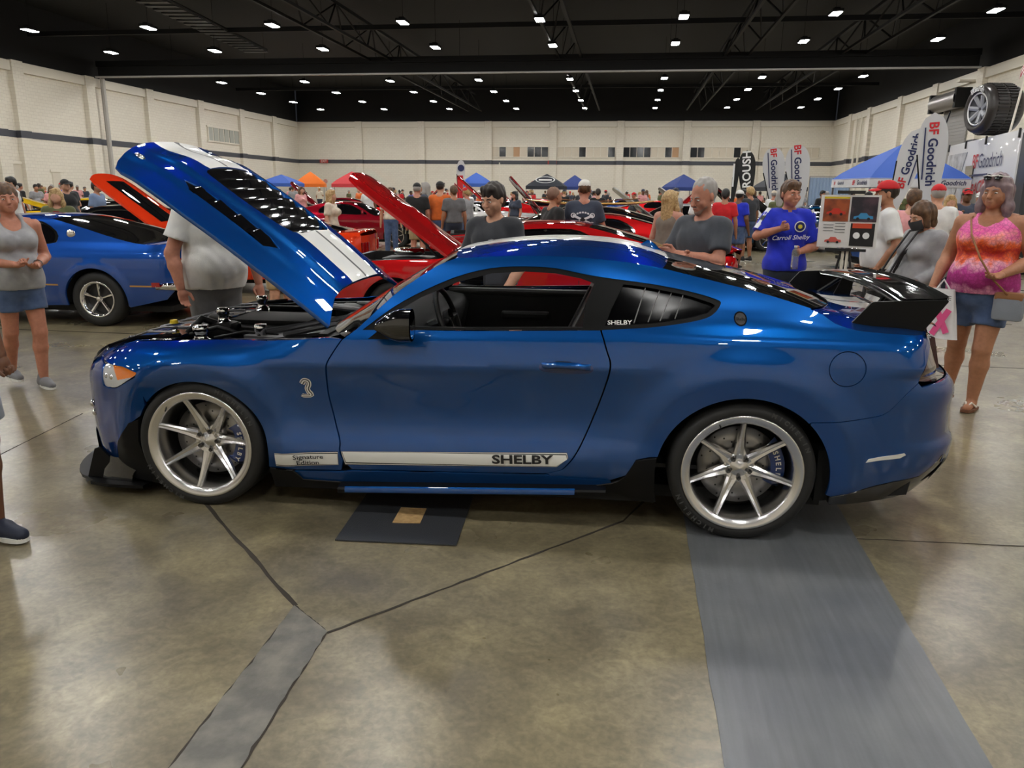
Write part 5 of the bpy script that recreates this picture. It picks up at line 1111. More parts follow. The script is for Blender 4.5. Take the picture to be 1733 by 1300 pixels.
def tiedye():
    m=bpy.data.materials.new('tie_dye_knit'); m.use_nodes=True; nt=m.node_tree; b=nt.nodes['Principled BSDF']; b.inputs['Roughness'].default_value=.8
    tc=nt.nodes.new('ShaderNodeTexCoord'); sp=nt.nodes.new('ShaderNodeSeparateXYZ'); nt.links.new(tc.outputs['Object'],sp.inputs[0]); n=nt.nodes.new('ShaderNodeTexNoise'); n.inputs['Scale'].default_value=14; n.inputs['Detail'].default_value=5; nt.links.new(tc.outputs['Object'],n.inputs['Vector'])
    ma=nt.nodes.new('ShaderNodeMath'); ma.operation='MULTIPLY_ADD'; ma.inputs[1].default_value=.22; nt.links.new(n.outputs[0],ma.inputs[0]); nt.links.new(sp.outputs[2],ma.inputs[2])
    mr=nt.nodes.new('ShaderNodeMapRange'); mr.inputs[1].default_value=.98; mr.inputs[2].default_value=1.56; nt.links.new(ma.outputs[0],mr.inputs[0])
    r=nt.nodes.new('ShaderNodeValToRGB'); els=[(0,srgb(206,74,150)),(.12,srgb(226,150,186)),(.2,srgb(160,40,120)),(.36,srgb(196,60,150)),(.46,srgb(236,170,190)),(.53,srgb(240,110,60)),(.62,srgb(190,40,30)),(.72,srgb(244,110,50)),(.8,srgb(240,150,150)),(.88,srgb(226,90,160)),(1,srgb(236,120,180))]
    while len(r.color_ramp.elements)<len(els): r.color_ramp.elements.new(.5)
    for e,(p,c) in zip(r.color_ramp.elements,els): e.position=p; e.color=(*c,1)
    nt.links.new(mr.outputs[0],r.inputs[0])
    vo=nt.nodes.new('ShaderNodeTexVoronoi'); vo.feature='DISTANCE_TO_EDGE'; vo.inputs['Scale'].default_value=34; nt.links.new(tc.outputs['Object'],vo.inputs['Vector']); lt=nt.nodes.new('ShaderNodeMath'); lt.operation='LESS_THAN'; lt.inputs[1].default_value=.10; nt.links.new(vo.outputs[0],lt.inputs[0]); m2=nt.nodes.new('ShaderNodeMath'); m2.operation='MULTIPLY'; m2.inputs[1].default_value=.28; nt.links.new(lt.outputs[0],m2.inputs[0])
    mx=nt.nodes.new('ShaderNodeMix'); mx.data_type='RGBA'; nt.links.new(m2.outputs[0],mx.inputs[0]); nt.links.new(r.outputs[0],mx.inputs[6]); mx.inputs[7].default_value=(*srgb(120,20,70),1); nt.links.new(mx.outputs[2],b.inputs['Base Color']); return m
# --- woman in tie-dye top, far right
wp=G(1632,700)
pr=dict(hipL=(.056,0,.50),hipR=(-.056,0,.50),knL=(.045,-.03,.28),anL=(.03,.00,.045),knR=(-.075,.05,.28),anR=(-.10,.10,.055),shL=(.108,.008,.80),shR=(-.108,.008,.80),elR=(-.155,.035,.66),wrR=(-.175,-.05,.53),elL=(.165,.02,.655),wrL=(.10,-.13,.605))
T_fd=tiedye()
w1,J1,T1=person('person','woman in a tie-dye tank top and denim shorts standing behind the rear wing',wp+Vector((.05,.16,0)),FACE(wp,-14),1.80,pr,girth=1.28,belly=.7,bust=1.0,strap=.030,shirt=T_fd,tank=True,neckline='scoop',pants=C_den,leg=.56,skin=TAN,hair=HPU,hair_style='long',head=(-8,4),hands=('relaxed','hold'),hv=.0125,limb=1.02,shirt_len=.05,hip=1.05,loose=.8)
M_fl=mat('flip_flop_sole',srgb(110,70,46),.7); M_wr=mat('white_strap',srgb(230,222,210),.6)
for s in 'LR':
    a=J1['an'+s]; MB().prism([(a[0]-.045,a[1]+.05),(a[0]-.05,a[1]-.08),(a[0]-.03,a[1]-.155),(a[0]+.03,a[1]-.155),(a[0]+.05,a[1]-.08),(a[0]+.045,a[1]+.05)],max(.001,a[2]-.075),a[2]-.055).build('sandal',M_fl,w1)
    MB().tube([(a[0]-.045,a[1]-.03,a[2]-.045),(a[0]-.02,a[1]-.075,a[2]-.008),(a[0],a[1]-.12,a[2]-.035),(a[0]+.02,a[1]-.075,a[2]-.008),(a[0]+.045,a[1]-.03,a[2]-.045)],.008,6).build('sandal_strap',M_wr,w1)
# sunglasses pushed up on the head
for s in(-1,1): MB().lathe([(.0,-.004),(.026,-.002),(.028,.003),(.0,.004)],(0,0,0),'Y',18).build('sunglasses_lens',M_gblk,w1,smooth=True).matrix_local=Matrix.Translation(T1(s*.034,-.075,.105))@Matrix.Rotation(-.7,4,'X'); 
MB().tube([T1(-.075,-.01,.10),T1(-.062,-.078,.11),T1(-.034,-.093,.118),T1(0,-.088,.112),T1(.034,-.093,.118),T1(.062,-.078,.11),T1(.075,-.01,.10)],.005,6).build('sunglasses_frame',M_wst,w1)
# crossbody bag
M_lth=mat('tan_leather_strap',srgb(150,104,66),.6); c=J1['pelvis']
bg=thing('crossbody_bag','small grey crossbody bag on tan strap at the tie-dye woman\'s hip','bag',(0,0,0)); bg.matrix_world=Matrix.Translation(w1.location)@Matrix.Rotation(w1.rotation_euler.z,4,'Z')
MB().bevbox((.225,-.13,.845),(.20,.09,.20),.03).build('pouch',mat('grey_canvas',srgb(132,138,148),.7,bump=(120,.3)),bg,auto=40); MB().bevbox((.225,-.135,.925),(.19,.085,.06),.02).build('flap',M_lth,bg,auto=40)
MB().tube([(-.13,.03,1.50),(-.12,-.09,1.475),(-.06,-.235,1.36),(.04,-.315,1.20),(.13,-.30,1.06),(.20,-.22,.97),(.22,-.16,.93)],.007,6).build('strap',M_lth,bg)
# shopping bag in her right hand
sb=thing('shopping_bag','white plastic shopping bag with pink ribbon print behind the rear bumper','bag',(0,0,0)); sb.matrix_world=bg.matrix_world@Matrix.Translation((.12,-.06,.09))
wr=J1['wrR']; rows=[]
for i in range(7):
    t=i/6; rows.append([(wr[0]-.02+(.15*(.55+.45*t)+.006*math.sin(9*a+3*t))*math.copysign(abs(math.cos(a))**.5,math.cos(a)),wr[1]-.03+.045*(.4+.6*t)*math.sin(a),wr[2]-.10-.38*t) for a in np.linspace(0,2*PI,28,endpoint=False)])
mb=MB(); mb.grid(rows,True); mb.add(rows[-1],[tuple(range(28))]); mb.build('bag_body',mat('white_plastic_film',srgb(232,230,232),.35),sb,smooth=True)
MB().tube([(wr[0]-.07,wr[1]-.03,wr[2]-.12),(wr[0]-.02,wr[1]-.03,wr[2]-.03),(wr[0]+.04,wr[1]-.03,wr[2]-.12)],.008,6).build('bag_handle',MATS['white_plastic_film'],sb)
pk=mat('pink_print',srgb(236,92,150),.5); MB().grid([[(wr[0]-.06+.1*q,wr[1]-.083,wr[2]-.24-.2*q) for q in(0,.3,.6,1)],[(wr[0]-.02+.1*q,wr[1]-.083,wr[2]-.22-.2*q) for q in(0,.3,.6,1)]]).build('ribbon_print',pk,sb); MB().grid([[(wr[0]+.04-.1*q,wr[1]-.085,wr[2]-.24-.2*q) for q in(0,.3,.6,1)],[(wr[0]+.08-.1*q,wr[1]-.085,wr[2]-.26-.2*q) for q in(0,.3,.6,1)]]).build('ribbon_print',pk,sb)
text('bag_lettering','CARE',M_decal,.05,UPRIGHT((wr[0]-.0,wr[1]-.078,wr[2]-.165)),sb)
# --- woman in grey tank top at the left edge
lp=G(43,660)
pl=dict(knL=(.06,-.02,.285),anL=(.055,.0,.045),knR=(-.045,.05,.29),anR=(-.03,.16,.075),elL=(.155,.05,.645),wrL=(.055,-.115,.62),elR=(-.14,.03,.64),wrR=(-.05,-.13,.63),shL=(.104,.008,.80),shR=(-.104,.008,.80))
w2,J2,T2=person('person','woman in a grey tank top and denim shorts walking at the left edge',lp+Vector((.03,.05,0)),FACE(lp,18),1.66,pl,girth=1.08,belly=.35,bust=.7,shirt=C_gr,tank=True,neckline='scoop',pants=C_den,leg=.52,strap=.040,skin=RED,hair=HBR,hair_style='back',head=(-10,0),shoe=SH_g,hands=('relaxed','hold'),hv=.0125,shirt_len=.07,loose=.9)
MB().lathe([(.036,-.012),(.038,0),(.036,.012)],(0,0,0),'Z',20).build('wristband',M_blk,w2,smooth=True).matrix_local=Matrix.Translation(J2['wrL']*.93+J2['elL']*.07)@Vector(J2['wrL']-J2['elL']).to_track_quat('Z','Y').to_matrix().to_4x4()
# --- man at the left edge, mostly outside the picture: shorts, hand, navy sneaker
mp=G(22,962)
pm_=dict(knL=(.055,-.05,.285),anL=(.06,-.035,.05),knR=(-.05,.05,.28),anR=(-.06,.20,.09),elL=(.15,.03,.64),wrL=(.155,-.015,.485),hipL=(.05,0,.52))
m0,J0,T0=person('person','man in grey shorts and navy sneakers striding in at the left edge',mp+Vector((-.38,.17,0)),math.radians(78),1.76,pm_,girth=1.05,shirt=C_ch,sleeve=.6,pants=C_lgs,leg=.82,skin=BRN,hair=HBK,hair_style='short',shoe=SH_n,hands=('fist','relaxed'),hv=.0125,loose=1.5)
# --- man in white tee leaning over behind the open hood
p=AT(350,6.45)
plean=dict(waist=(0,-.005,.615),chest=(0,-.03,.725),neck=(0,-.05,.815),head=(0,-.10,.895),shL=(.118,-.035,.80),shR=(-.118,-.035,.80),elL=(.175,-.02,.645),elR=(-.175,-.02,.645),wrL=(.175,-.06,.50),wrR=(-.165,-.06,.50))
m1,_,_=person('person','heavy man in a white tee bending under the open blue hood',p,FACE(p,22),1.80,plean,girth=1.36,belly=.75,shirt=C_wt,sleeve=.62,pants=C_gs,leg=1,skin=RED,hair=HGR,hair_style='short',head=(0,35),shoe=SH_b,hands=('relaxed','relaxed'),hv=.0125,loose=1.3,shirt_len=.09,hip=.95)
# --- young man in dark tee behind the roof
p=AT(836,6.1)
pk_=dict(wrL=(.10,-.12,.50),wrR=(-.10,-.12,.50),elL=(.145,.0,.63),elR=(-.145,.0,.63))
m2,J_,T_=person('person','young dark-haired man in a charcoal tee looking down behind the coupe roof',p,FACE(p,-28),1.70,pk_,girth=.96,shirt=C_ch,sleeve=.75,pants=C_kh,leg=1,skin=FAIR,hair=HB,hair_style='short',head=(-12,14),shoe=SH_b,hv=.0125,brow=HB,beard=None,loose=1.2)
text('shirt_print','VELOCITY',mat('grey_print',srgb(150,150,150),.7),.035,UPRIGHT(J_['chest']+V3(.06,-.155,.02),0),m2,bold=.02) if False else None
MB().prism([(.03,-.012),(.11,-.006),(.115,.006),(.09,.012),(.06,.02),(.035,.014)],-.004,.004,'Y').build('chest_print',mat('grey_print',srgb(150,150,150),.7),m2).location=J_['chest']+V3(.0,-.150,.02)
# --- man with arms crossed
p=AT(1192,6.0)
pc=dict(elL=(.135,-.05,.665),elR=(-.135,-.05,.665),wrL=(-.03,-.125,.69),wrR=(.045,-.145,.675))
m3,_,_=person('person','grey-haired man in a slate tee with arms crossed behind the rear window',p,FACE(p,-38),1.74,pc,girth=1.12,belly=.3,shirt=C_slt,sleeve=.72,pants=C_dj,leg=1,skin=RED,hair=HGR,hair_style='buzz',head=(-8,18),shoe=SH_b,hands=('relaxed','fist'),hv=.0125,beard=mat('grey_stubble',srgb(150,118,104),.7))
# --- man in royal blue team shirt
p=AT(1338,8.1)
pb=dict(elR=(-.165,-.035,.70),wrR=(-.06,-.12,.745),elL=(.15,.0,.645),wrL=(.045,-.13,.625))
m4,J4,T4=person('person','brown-haired man in a royal blue embroidered shirt holding a water bottle',p,FACE(p,12),1.77,pb,girth=1.0,shirt=C_blu,sleeve=.85,pants=C_dj,leg=1,skin=RED,hair=HBR,hair_style='short',head=(20,4),shoe=SH_b,hands=('hold','fist'),hv=.0125,neckline='collar',loose=1.3,shirt_len=.05)
ch=J4['chest']
M_wem=mat('white_embroidery',srgb(232,232,236),.7)
for s in(-1,1):
    for k in range(5):
        a=J4['sh'+('L' if s>0 else 'R')]; e=J4['el'+('L' if s>0 else 'R')]; ax=(e-a)/np.linalg.norm(e-a); n_=V3(s*.55,-.55,.62); n_=n_-ax*(n_@ax); n_/=np.linalg.norm(n_); b_=np.cross(ax,n_); q=a+(e-a)*(-.10+.20*k)+n_*(.074+.0*k); MB().box((0,0,0),(.056,.046 if k%2==0 else .03,.010)).build('sleeve_check',M_wem if k!=2 else M_decal,m4).matrix_local=Matrix(((ax[0],b_[0],n_[0],q[0]),(ax[1],b_[1],n_[1],q[1]),(ax[2],b_[2],n_[2],q[2]),(0,0,0,1)))
for r,mm,yy in((.052,M_wem,-.158),(.043,mat('emblem_navy',srgb(20,30,90),.6),-.161),(.020,mat('emblem_gold',srgb(214,196,60),.6),-.164)): MB().lathe([(0,0),(r,.001)],(0,0,0),'Y',24).build('chest_emblem',mm,m4).location=ch+V3(.085,yy+.012,.045)
text('chest_script','Carroll Shelby',M_wem,.060,UPRIGHT(ch+V3(.0,-.163,-.06),0,0,.05),m4,shear=.35)
wb_=thing('water_bottle','clear water bottle held by the man in the royal blue shirt','bottle',(0,0,0)); wb_.matrix_world=Matrix.Translation(m4.location)@Matrix.Rotation(m4.rotation_euler.z,4,'Z'); wl_=J4['wrL']+V3(-.05,-.075,-.06)
MB().lathe([(0,-.10),(.032,-.10),(.034,-.06),(.032,.0),(.034,.05),(.030,.075),(.014,.095),(.013,.105)],wl_,'Z',18).build('bottle_body',mat('clear_plastic',(.8,.85,.9),.08,trans=.8),wb_,smooth=True); MB().lathe([(0,.122),(.016,.122),(.016,.104)],wl_,'Z',14).build('bottle_cap',M_wst,wb_)
# --- man with red cap and black mask
p=AT(1502,9.0)
pcap=dict(elL=(.15,.05,.64),wrL=(.13,-.03,.52),elR=(-.15,.05,.64),wrR=(-.12,-.06,.52))
m5,J5,T5=person('person','man in a white tee and red cap with black face mask beside the poster board',p,FACE(p,-78),1.78,pcap,girth=1.14,belly=.15,shirt=C_wt,sleeve=.8,pants=C_bk,leg=1,skin=TAN,hair=HB,hair_style='buzz',cap=(mat('red_cap',srgb(196,20,30),.7),False),shoe=SH_b,hv=.0125,loose=1.4,shirt_len=.06,hands=('fist','fist'))
def mask(par,T,sc=1.,m=M_decal):
    rows=[[tuple(T(.072*math.sin(a)*(1-.15*q),-.132+.02*abs(q-.25)+.085*(1-math.cos(a))*1.2,-.012-.088*q)) for a in np.linspace(-1.3,1.3,11)] for q in(0,.25,.5,.75,1)]
    MB().grid(rows).build('face_mask',m,par,smooth=True)
mask(m5,T5)
# --- woman photographer in grey hoodie with mask
p=AT(1573,7.6)
pq_=dict(elR=(-.14,-.02,.64),wrR=(-.09,-.13,.58),elL=(.13,.03,.64),wrL=(.10,-.10,.56),head=(0,-.03,.918))
m6,J6,T6=person('person','woman in a grey hoodie and dark mask looking down at her camera',p,FACE(p,-52),1.60,pq_,girth=1.1,belly=.3,bust=.5,shirt=C_gr,sleeve=1.85,pants=cloth('olive_grey_twill',srgb(112,110,98)),leg=1,skin=FAIR,hair=HBR,hair_style='bob',head=(0,22),shoe=SH_b,hv=.0125,loose=1.3,shirt_len=.07)
mask(m6,T6,m=mat('charcoal_mask',srgb(58,60,64),.8))
cm=thing('photo_camera','black photo camera hanging on a strap from the woman in the grey hoodie','camera',(0,0,0)); cm.matrix_world=Matrix.Translation(m6.location)@Matrix.Rotation(m6.rotation_euler.z,4,'Z')
q=V3(-.10,-.30,.86); MB().bevbox(q,(.13,.07,.09),.012).build('camera_body',M_blk,cm,auto=40); MB().lathe([(.0,-.08),(.034,-.08),(.036,-.03),(.034,.0)],q+V3(0,-.03,0),'Y',18).build('lens_barrel',M_gblk,cm,smooth=True); MB().bevbox(q+V3(0,0,.055),(.05,.05,.03),.008).build('viewfinder',M_blk,cm,auto=40)
MB().tube([q+V3(-.06,0,.03),(-.07,-.22,1.15),(-.05,-.10,1.34),(.0,.07,1.37),(.05,-.10,1.34),(.03,-.22,1.15),q+V3(.06,0,.03)],.010,6).build('strap',M_decal,cm)
MB().tube([(.10,-.02,1.33),(.02,-.19,1.15),(-.10,-.17,.98)],.014,6).build('shoulder_strap',M_decal,cm)
# --- two men seen from behind beyond the roof
p=AT(989,10.95); mk_,Jk,_=person('person','man in a white mesh cap and navy printed tee seen from behind',p,FACE(p,176),1.80,dict(elL=(.15,-.03,.64),elR=(-.15,-.03,.64)),girth=1.15,shirt=C_nv,sleeve=.7,pants=C_bk,leg=1,skin=RED,hair=HBR,hair_style='buzz',cap=(mat('white_mesh_cap',srgb(222,220,214),.8),False),shoe=SH_b,hv=.016,face=False)
for k in range(9):
    a=math.radians(140-k*12.5); MB().box((.17*math.cos(a),.186,1.20+.17*math.sin(a)),(.026,.006,.022),ry=PI/2-a).build('shirt_print',M_wem,mk_)
for s in(-1,1): MB().box((0,.188,1.27),(.30,.006,.030),ry=s*.42).build('shirt_print',M_wem,mk_)
for x,z in((-.13,1.33),(.13,1.33),(-.13,1.21),(.13,1.21)): MB().lathe([(.022,0),(.034,.001)],(x,.190,z),'Y',16).build('shirt_print',M_wem,mk_)
MB().box((0,.191,1.27),(.06,.006,.06),ry=PI/4).build('shirt_print',M_decal,mk_); MB().box((0,.188,1.17),(.17,.006,.035)).build('shirt_print',M_wem,mk_)
p=AT(938,10.8); person('person','man with shaved head in a black tee beside the white mesh cap',p,FACE(p,120),1.70,girth=1.1,shirt=C_bk,sleeve=.7,pants=C_gs,leg=.9,skin=TAN,hair=mat('shaved_scalp',srgb(130,100,84),.7),hair_style='buzz',shoe=SH_b,hv=.016,head=(10,0))
p=AT(1135,10.9); pt=dict(elL=(.15,.0,.64)); person('person','woman with long blonde hair and tattooed shoulder in a taupe top',p,FACE(p,150),1.66,girth=1.15,bust=.4,shirt=cloth('taupe_cotton',srgb(128,118,106)),tank=True,neckline='scoop',pants=C_dj,leg=1,skin=('tattooed',srgb(196,142,122)),hair=HBL,hair_style='long',shoe=SH_b,hv=.016,head=(0,0),sc_head=1.12)
# ================================================================== other cars on show
M_red=car_paint('bright_red_paint',(.22,.004,.006),(.50,.010,.012),.25,.3); M_mar=car_paint('dark_red_paint',(.10,.002,.008),(.26,.006,.016),.4,.3); M_orr=car_paint('orange_red_paint',(.55,.03,.006),(.80,.05,.01),.1,.35)
M_bk2=car_paint('black_car_paint',(.004,.004,.005),(.008,.008,.010),.2,.3); M_bl2=car_paint('medium_blue_paint',(.008,.04,.22),(.014,.075,.34),.5,.3); M_teal=car_paint('dark_teal_paint',(.003,.02,.05),(.006,.05,.11),.5,.3); M_whp=car_paint('white_car_paint',(.6,.6,.6),(.75,.75,.74),0,.3); M_yel=car_paint('yellow_car_paint',(.6,.36,.01),(.8,.5,.02),.1,.3); M_sil=car_paint('silver_car_paint',(.3,.3,.31),(.5,.5,.52),.7,.3)
M_gold=mat('gold_stripe',srgb(196,150,84),.35,.3); M_engc=mat('polished_engine',(.6,.6,.6),.15,1.); M_engb=mat('engine_black',(.015,.015,.016),.4); M_tl=mat('tail_lamp_red',srgb(150,10,14),.15,coat=1)
def hwf(sp):
    base=Curve1(sp['sec'])
    def f(x,z):
        x=np.asarray(x,float);z=np.asarray(z,float); w_=base(z)
        for cx in(-sp['wb']/2,sp['wb']/2):
            r=np.hypot(x-cx,z-.33); w_=w_+.014*sstep(.48,.41,r)*sstep(.1,.25,z)
        for e,L,p in((x-sp['nose'],.55,3.2),(sp['tail']-x,.5,3.4)):
            q=np.clip(1-np.clip(e,1e-4,None)/L,0,1); w_=w_*(1-q**p)**(1/p)
        return w_
    return f
CLASSIC=dict(wb=2.74,nose=-2.42,tail=2.46,sec=[(.1,.78),(.25,.85),(.45,.895),(.62,.91),(.78,.905),(.88,.88),(.95,.83),(1.0,.79),(1.1,.73),(1.2,.665),(1.27,.60),(1.31,.5),(1.34,.3)],
 top=[(-2.30,.50),(-2.335,.66),(-2.30,.80),(-2.0,.845),(-1.4,.89),(-.74,.925),(-.42,1.095),(-.12,1.245),(.12,1.285),(.45,1.292),(.75,1.262),(1.2,1.155),(1.62,1.045),(1.95,.985),(2.2,.985),(2.34,.965),(2.36,.80),(2.35,.52),(2.22,.34)],
 win=[(-.52,.955),(-.33,1.065),(-.06,1.205),(.15,1.238),(.45,1.245),(.66,1.225),(.86,1.12),(.90,1.02),(.80,.975),(.2,.955)],
 ws=((-.74,.925),(-.12,1.245),(-.98,.925),(-.20,1.268)),rw=((.75,1.262),(1.95,.985),(.80,1.285),(2.02,1.0)),deck=((1.95,.985),(2.34,.965),(2.02,1.0),(2.38,.985)),hood=(-.80,.925,1.50,.68))
MODERN=dict(wb=2.57,nose=-2.34,tail=2.36,sec=CLASSIC['sec'],
 top=[(-2.24,.40),(-2.26,.58),(-2.18,.72),(-1.9,.80),(-1.3,.87),(-.78,.92),(-.40,1.12),(-.05,1.27),(.2,1.31),(.55,1.30),(.85,1.24),(1.2,1.10),(1.45,1.00),(1.9,.98),(2.22,.96),(2.30,.85),(2.30,.50),(2.18,.34)],
 win=[(-.56,.955),(-.33,1.09),(-.02,1.225),(.2,1.255),(.5,1.25),(.80,1.18),(1.05,1.06),(1.08,1.0),(.2,.965)],
 ws=((-.78,.92),(-.05,1.27),(-1.05,.92),(-.14,1.29)),rw=((.85,1.24),(1.45,1.0),(.90,1.27),(1.55,1.02)),deck=((1.45,1.0),(2.22,.96),(1.55,1.02),(2.26,.98)),hood=(-.84,.92,1.36,.66))
def bg_wheel(par,x,y,rz,style,R=.33):
    w_=bpy.data.objects.new('wheel',None); COL.objects.link(w_); w_.parent=par; w_.location=(x,y,R); w_.rotation_euler=(0,0,rz)
    k=('bgw',style)
    if k not in MATS:
        a=MB().lathe([(.20,-.09),(.225,-.11),(.27,-.115),(.31,-.10),(R,-.07),(R,.09),(.31,.11),(.2,.1)],(0,0,0),'Y',40).mesh(); a.materials.append(M_rub); a.polygons.foreach_set('use_smooth',[True]*len(a.polygons))
        b=MB().lathe([(.20,-.09),(.218,-.108),(.212,-.114),(.19,-.10),(.175,-.05),(.165,.05)],(0,0,0),'Y',40).mesh(); b.materials.append(M_chr); b.polygons.foreach_set('use_smooth',[True]*len(b.polygons))
        c=MB().lathe([(0,-.02),(.17,-.01),(.175,.05)],(0,0,0),'Y',30).mesh(); c.materials.append(M_engb)
        sps=[]
        for q in range(5):
            an=PI/2+q*2*PI/5; er=Vector((math.cos(an),0,math.sin(an))); et=Vector((-math.sin(an),0,math.cos(an))); wd=(.012,.02) if style=='mag' else (.024,.03)
            s_=MB().grid([[er*r+et*wd[i]+Vector((0,yo+.02,0)),er*r+et*wd[i]*.5+Vector((0,yo,0)),er*r-et*wd[i]*.5+Vector((0,yo,0)),er*r-et*wd[i]+Vector((0,yo+.02,0))] for i,(r,yo) in enumerate(((.03,-.06),(.185,-.075)))]).mesh(); s_.materials.append(M_chr); sps.append(s_)
        h=MB().lathe([(0,-.085),(.025,-.082),(.04,-.06),(.045,-.02)],(0,0,0),'Y',20).mesh(); h.materials.append(M_chr); MATS[k]=(a,b,c,sps,h)
    a,b,c,sps,h=MATS[k]
    for nm,me in[('tyre',a),('rim',b),('rim_centre',c),('hub_cap',h)]+[('spoke',s_) for s_ in sps]:
        o=bpy.data.objects.new(nm,me); COL.objects.link(o); o.parent=w_
    return w_
def bg_car(label,loc,rz,paint,sp=CLASSIC,hood=0.,name='show_car',wheels='mag',stripe=None,hood_black=False,d=.06,interior=True,engine=False,under=None,group=None,hood_scoop=False,tail_lamps=True,roofm=None):
    t=thing(name,label,'car',loc,rz,group); f=hwf(sp); wb2=sp['wb']/2; sfn=lambda off=0.:(lambda a,b:(a,-(f(a,b)+off),b))
    def both(nm,outline,m,holes=(),off=0.,depth=.03,par=None,dd=None):
        V,F=tri2d(rnd(outline),[rnd(h) for h in holes],(),dd or d); me=sheet(V,F,sfn(off),depth,(0,1,0)); o=mesh_obj(nm,me,m,par or t); o2=bpy.data.objects.new(nm,mirror_mesh(me)); COL.objects.link(o2); o2.parent=par or t; return o,o2
    top=sp['top']; out=smooth_poly(top,3)+[(wb2+.40,.24)]+arc((wb2,.32),.385,-10,190,26)+[(0,.22)]+arc((-wb2,.32),.385,-10,190,26)+[(-wb2-.42,.26),(top[0][0]+.06,.34)]
    win=smooth_poly(sp['win'],2,True)
    bs=both('body_side',out,[paint],[win]); both('side_window',win,[M_tint],(),-.018,0); 
    both('window_trim',win,[M_chr],[[(lerp(x,.15,.045),lerp(z,1.09,.07)) for x,z in win]],.002,.015)
    for s in(-1,1):
        for gx,lean in((-.70,.0),(.62,.05)):
            pts=[(gx+lean*math.sin(q*3),z) for q,z in((0,.26),(.3,.45),(.6,.7),(1,.93))]; MB().tube([(x,s*(float(f(x,z))+.001),z) for x,z in pts],.004,4).build('door_gap',M_gap,t)
        MB().bevbox((.42,s*(float(f(.42,.82))+.015),.83),(.16,.02,.02),.005).build('door_handle',M_chr,t)
        MB().tube([(-.44,s*.90,.97),(-.42,s*.98,1.0)],.012,6).build('mirror_stalk',M_chr,t); MB().lathe([(0,-.03),(.055,-.02),(.06,.03),(0,.03)],(-.42,s*1.0,1.02),'X',14).build('mirror',paint,t,smooth=True)
    if stripe is not None:
        zs,hs_,mm=stripe
        for xa,xb in((-wb2+.45,wb2-.45),(wb2+.44,sp['tail']-.25)):
            for s in(-1,1):
                n=10; rows=[[(x,s*(float(f(x,z))+.004),z) for x in np.linspace(xa,xb,n+1)] for z in(zs-hs_,zs+hs_)]; MB().grid(rows).build('side_stripe',mm,t)
    def sp2(nm,E,m,crown=2.4,n=10,ny=8):
        (ex0,ez0),(ex1,ez1),(cx0,cz0),(cx1,cz1)=E; rows=[]
        tp=smooth_poly(top,6); seg=[p for p in tp if ex0-1e-6<=p[0]<=ex1+1e-6] if nm!='x' else []
        seg=[(ex0,ez0)]+[p for p in seg if ex0+.02<p[0]<ex1-.02 and p[1]>.8]+[(ex1,ez1)]
        for p in seg:
            q=(p[0]-ex0)/(ex1-ex0); c=(lerp(cx0,cx1,q),lerp(cz0,cz1,q)+(p[1]-lerp(ez0,ez1,q))); ye=float(f(*p))
            rows.append([(lerp(c[0],p[0],abs(v)**crown),v*ye,lerp(c[1],p[1],abs(v)**crown)) for v in np.linspace(-1,1,2*ny+1)])
        return MB().grid(rows).build(nm,m,t,smooth=True)
    w0,w1_,w2,w3=sp['ws']; r0,r1,r2,r3=sp['rw']
    sp2('windshield',sp['ws'],M_tint); sp2('roof',(w1_,r0,w3,r2),roofm or paint); sp2('rear_window',sp['rw'],M_tint); sp2('deck_lid',sp['deck'],paint)
    if tail_lamps:
        rows=[[(sp['tail']-.035-.3*abs(v)**4*.5,v*.82,z) for v in np.linspace(-1,1,13)] for z in(.45,.60,.78,.93)]; MB().grid(rows).build('tail_panel',paint,t,smooth=True)
        for s in(-1,1):
            for q in range(3): MB().bevbox((sp['tail']-.06-.02*q,s*(.44+.11*q),.74),(.06,.085,.17),.012).build('tail_lamp',M_tl,t)
    for s_,x in((1,sp['tail']-.0),(-1,sp['nose']+.0)):
        MB().tube([(x-s_*.34,-.86,.50),(x-s_*.08,-.82,.50),(x+s_*.02,-.5,.50),(x+s_*.04,0,.50),(x+s_*.02,.5,.50),(x-s_*.08,.82,.50),(x-s_*.34,.86,.50)],.055,8).build('bumper',M_chr if sp is CLASSIC else paint,t,smooth=True)
    rows=[[(sp['nose']+.06+.3*abs(v)**4*.5,v*.80,z) for v in np.linspace(-1,1,13)] for z in(.34,.56,.66,.80)]; MB().grid(rows).build('grille',M_blk,t,smooth=True)
    for s in(-1,1): MB().lathe([(0,-.03),(.07,-.02),(.085,.0),(.085,.03)],(sp['nose']+.07,s*.62,.66),'X',18).build('headlight',M_lampc,t,smooth=True)
    # hood
    hx,hz,hl,hw_=sp['hood']; a0=math.atan2(hz-.84,hl)*1.0; A=math.radians(hood)-a0; uu=Vector((-math.cos(A),0,math.sin(A))); nn=Vector((math.sin(A),0,math.cos(A)))
    def hp_(u,v,o): h=.05*(1-(v/hw_)**2)-.05*max(0,u/hl-.85)**2*10*.6+o+(.05*math.exp(-(v/.16)**4)*(1 if .25<u/hl<.6 else 0) if hood_scoop else 0); p=Vector((hx,v,hz))+uu*u+nn*h; return (p.x,p.y,p.z)
    us=[0,.06,.2,.35,.5,.65,.8,.9,.97,1]; vs=np.linspace(-1,1,15)
    prof=lambda uq:hw_*(1-.10*uq)*(1-.22*max(0,uq-.88)/.12*.6)
    g=lambda o,e=1.:[[hp_(hl*uq*(1-.06*abs(v)**3*uq),v*prof(uq)*e,o) for v in vs] for uq in us]
    mb=MB(); mb.grid(g(0)); h=mb.build('hood',paint,t,smooth=True)
    mb=MB(); mb.grid(g(-.03)); ga,gb=g(0),g(-.03); 
    for r_,s_ in((0,None),(-1,None)): mb.grid([ga[r_],gb[r_]])
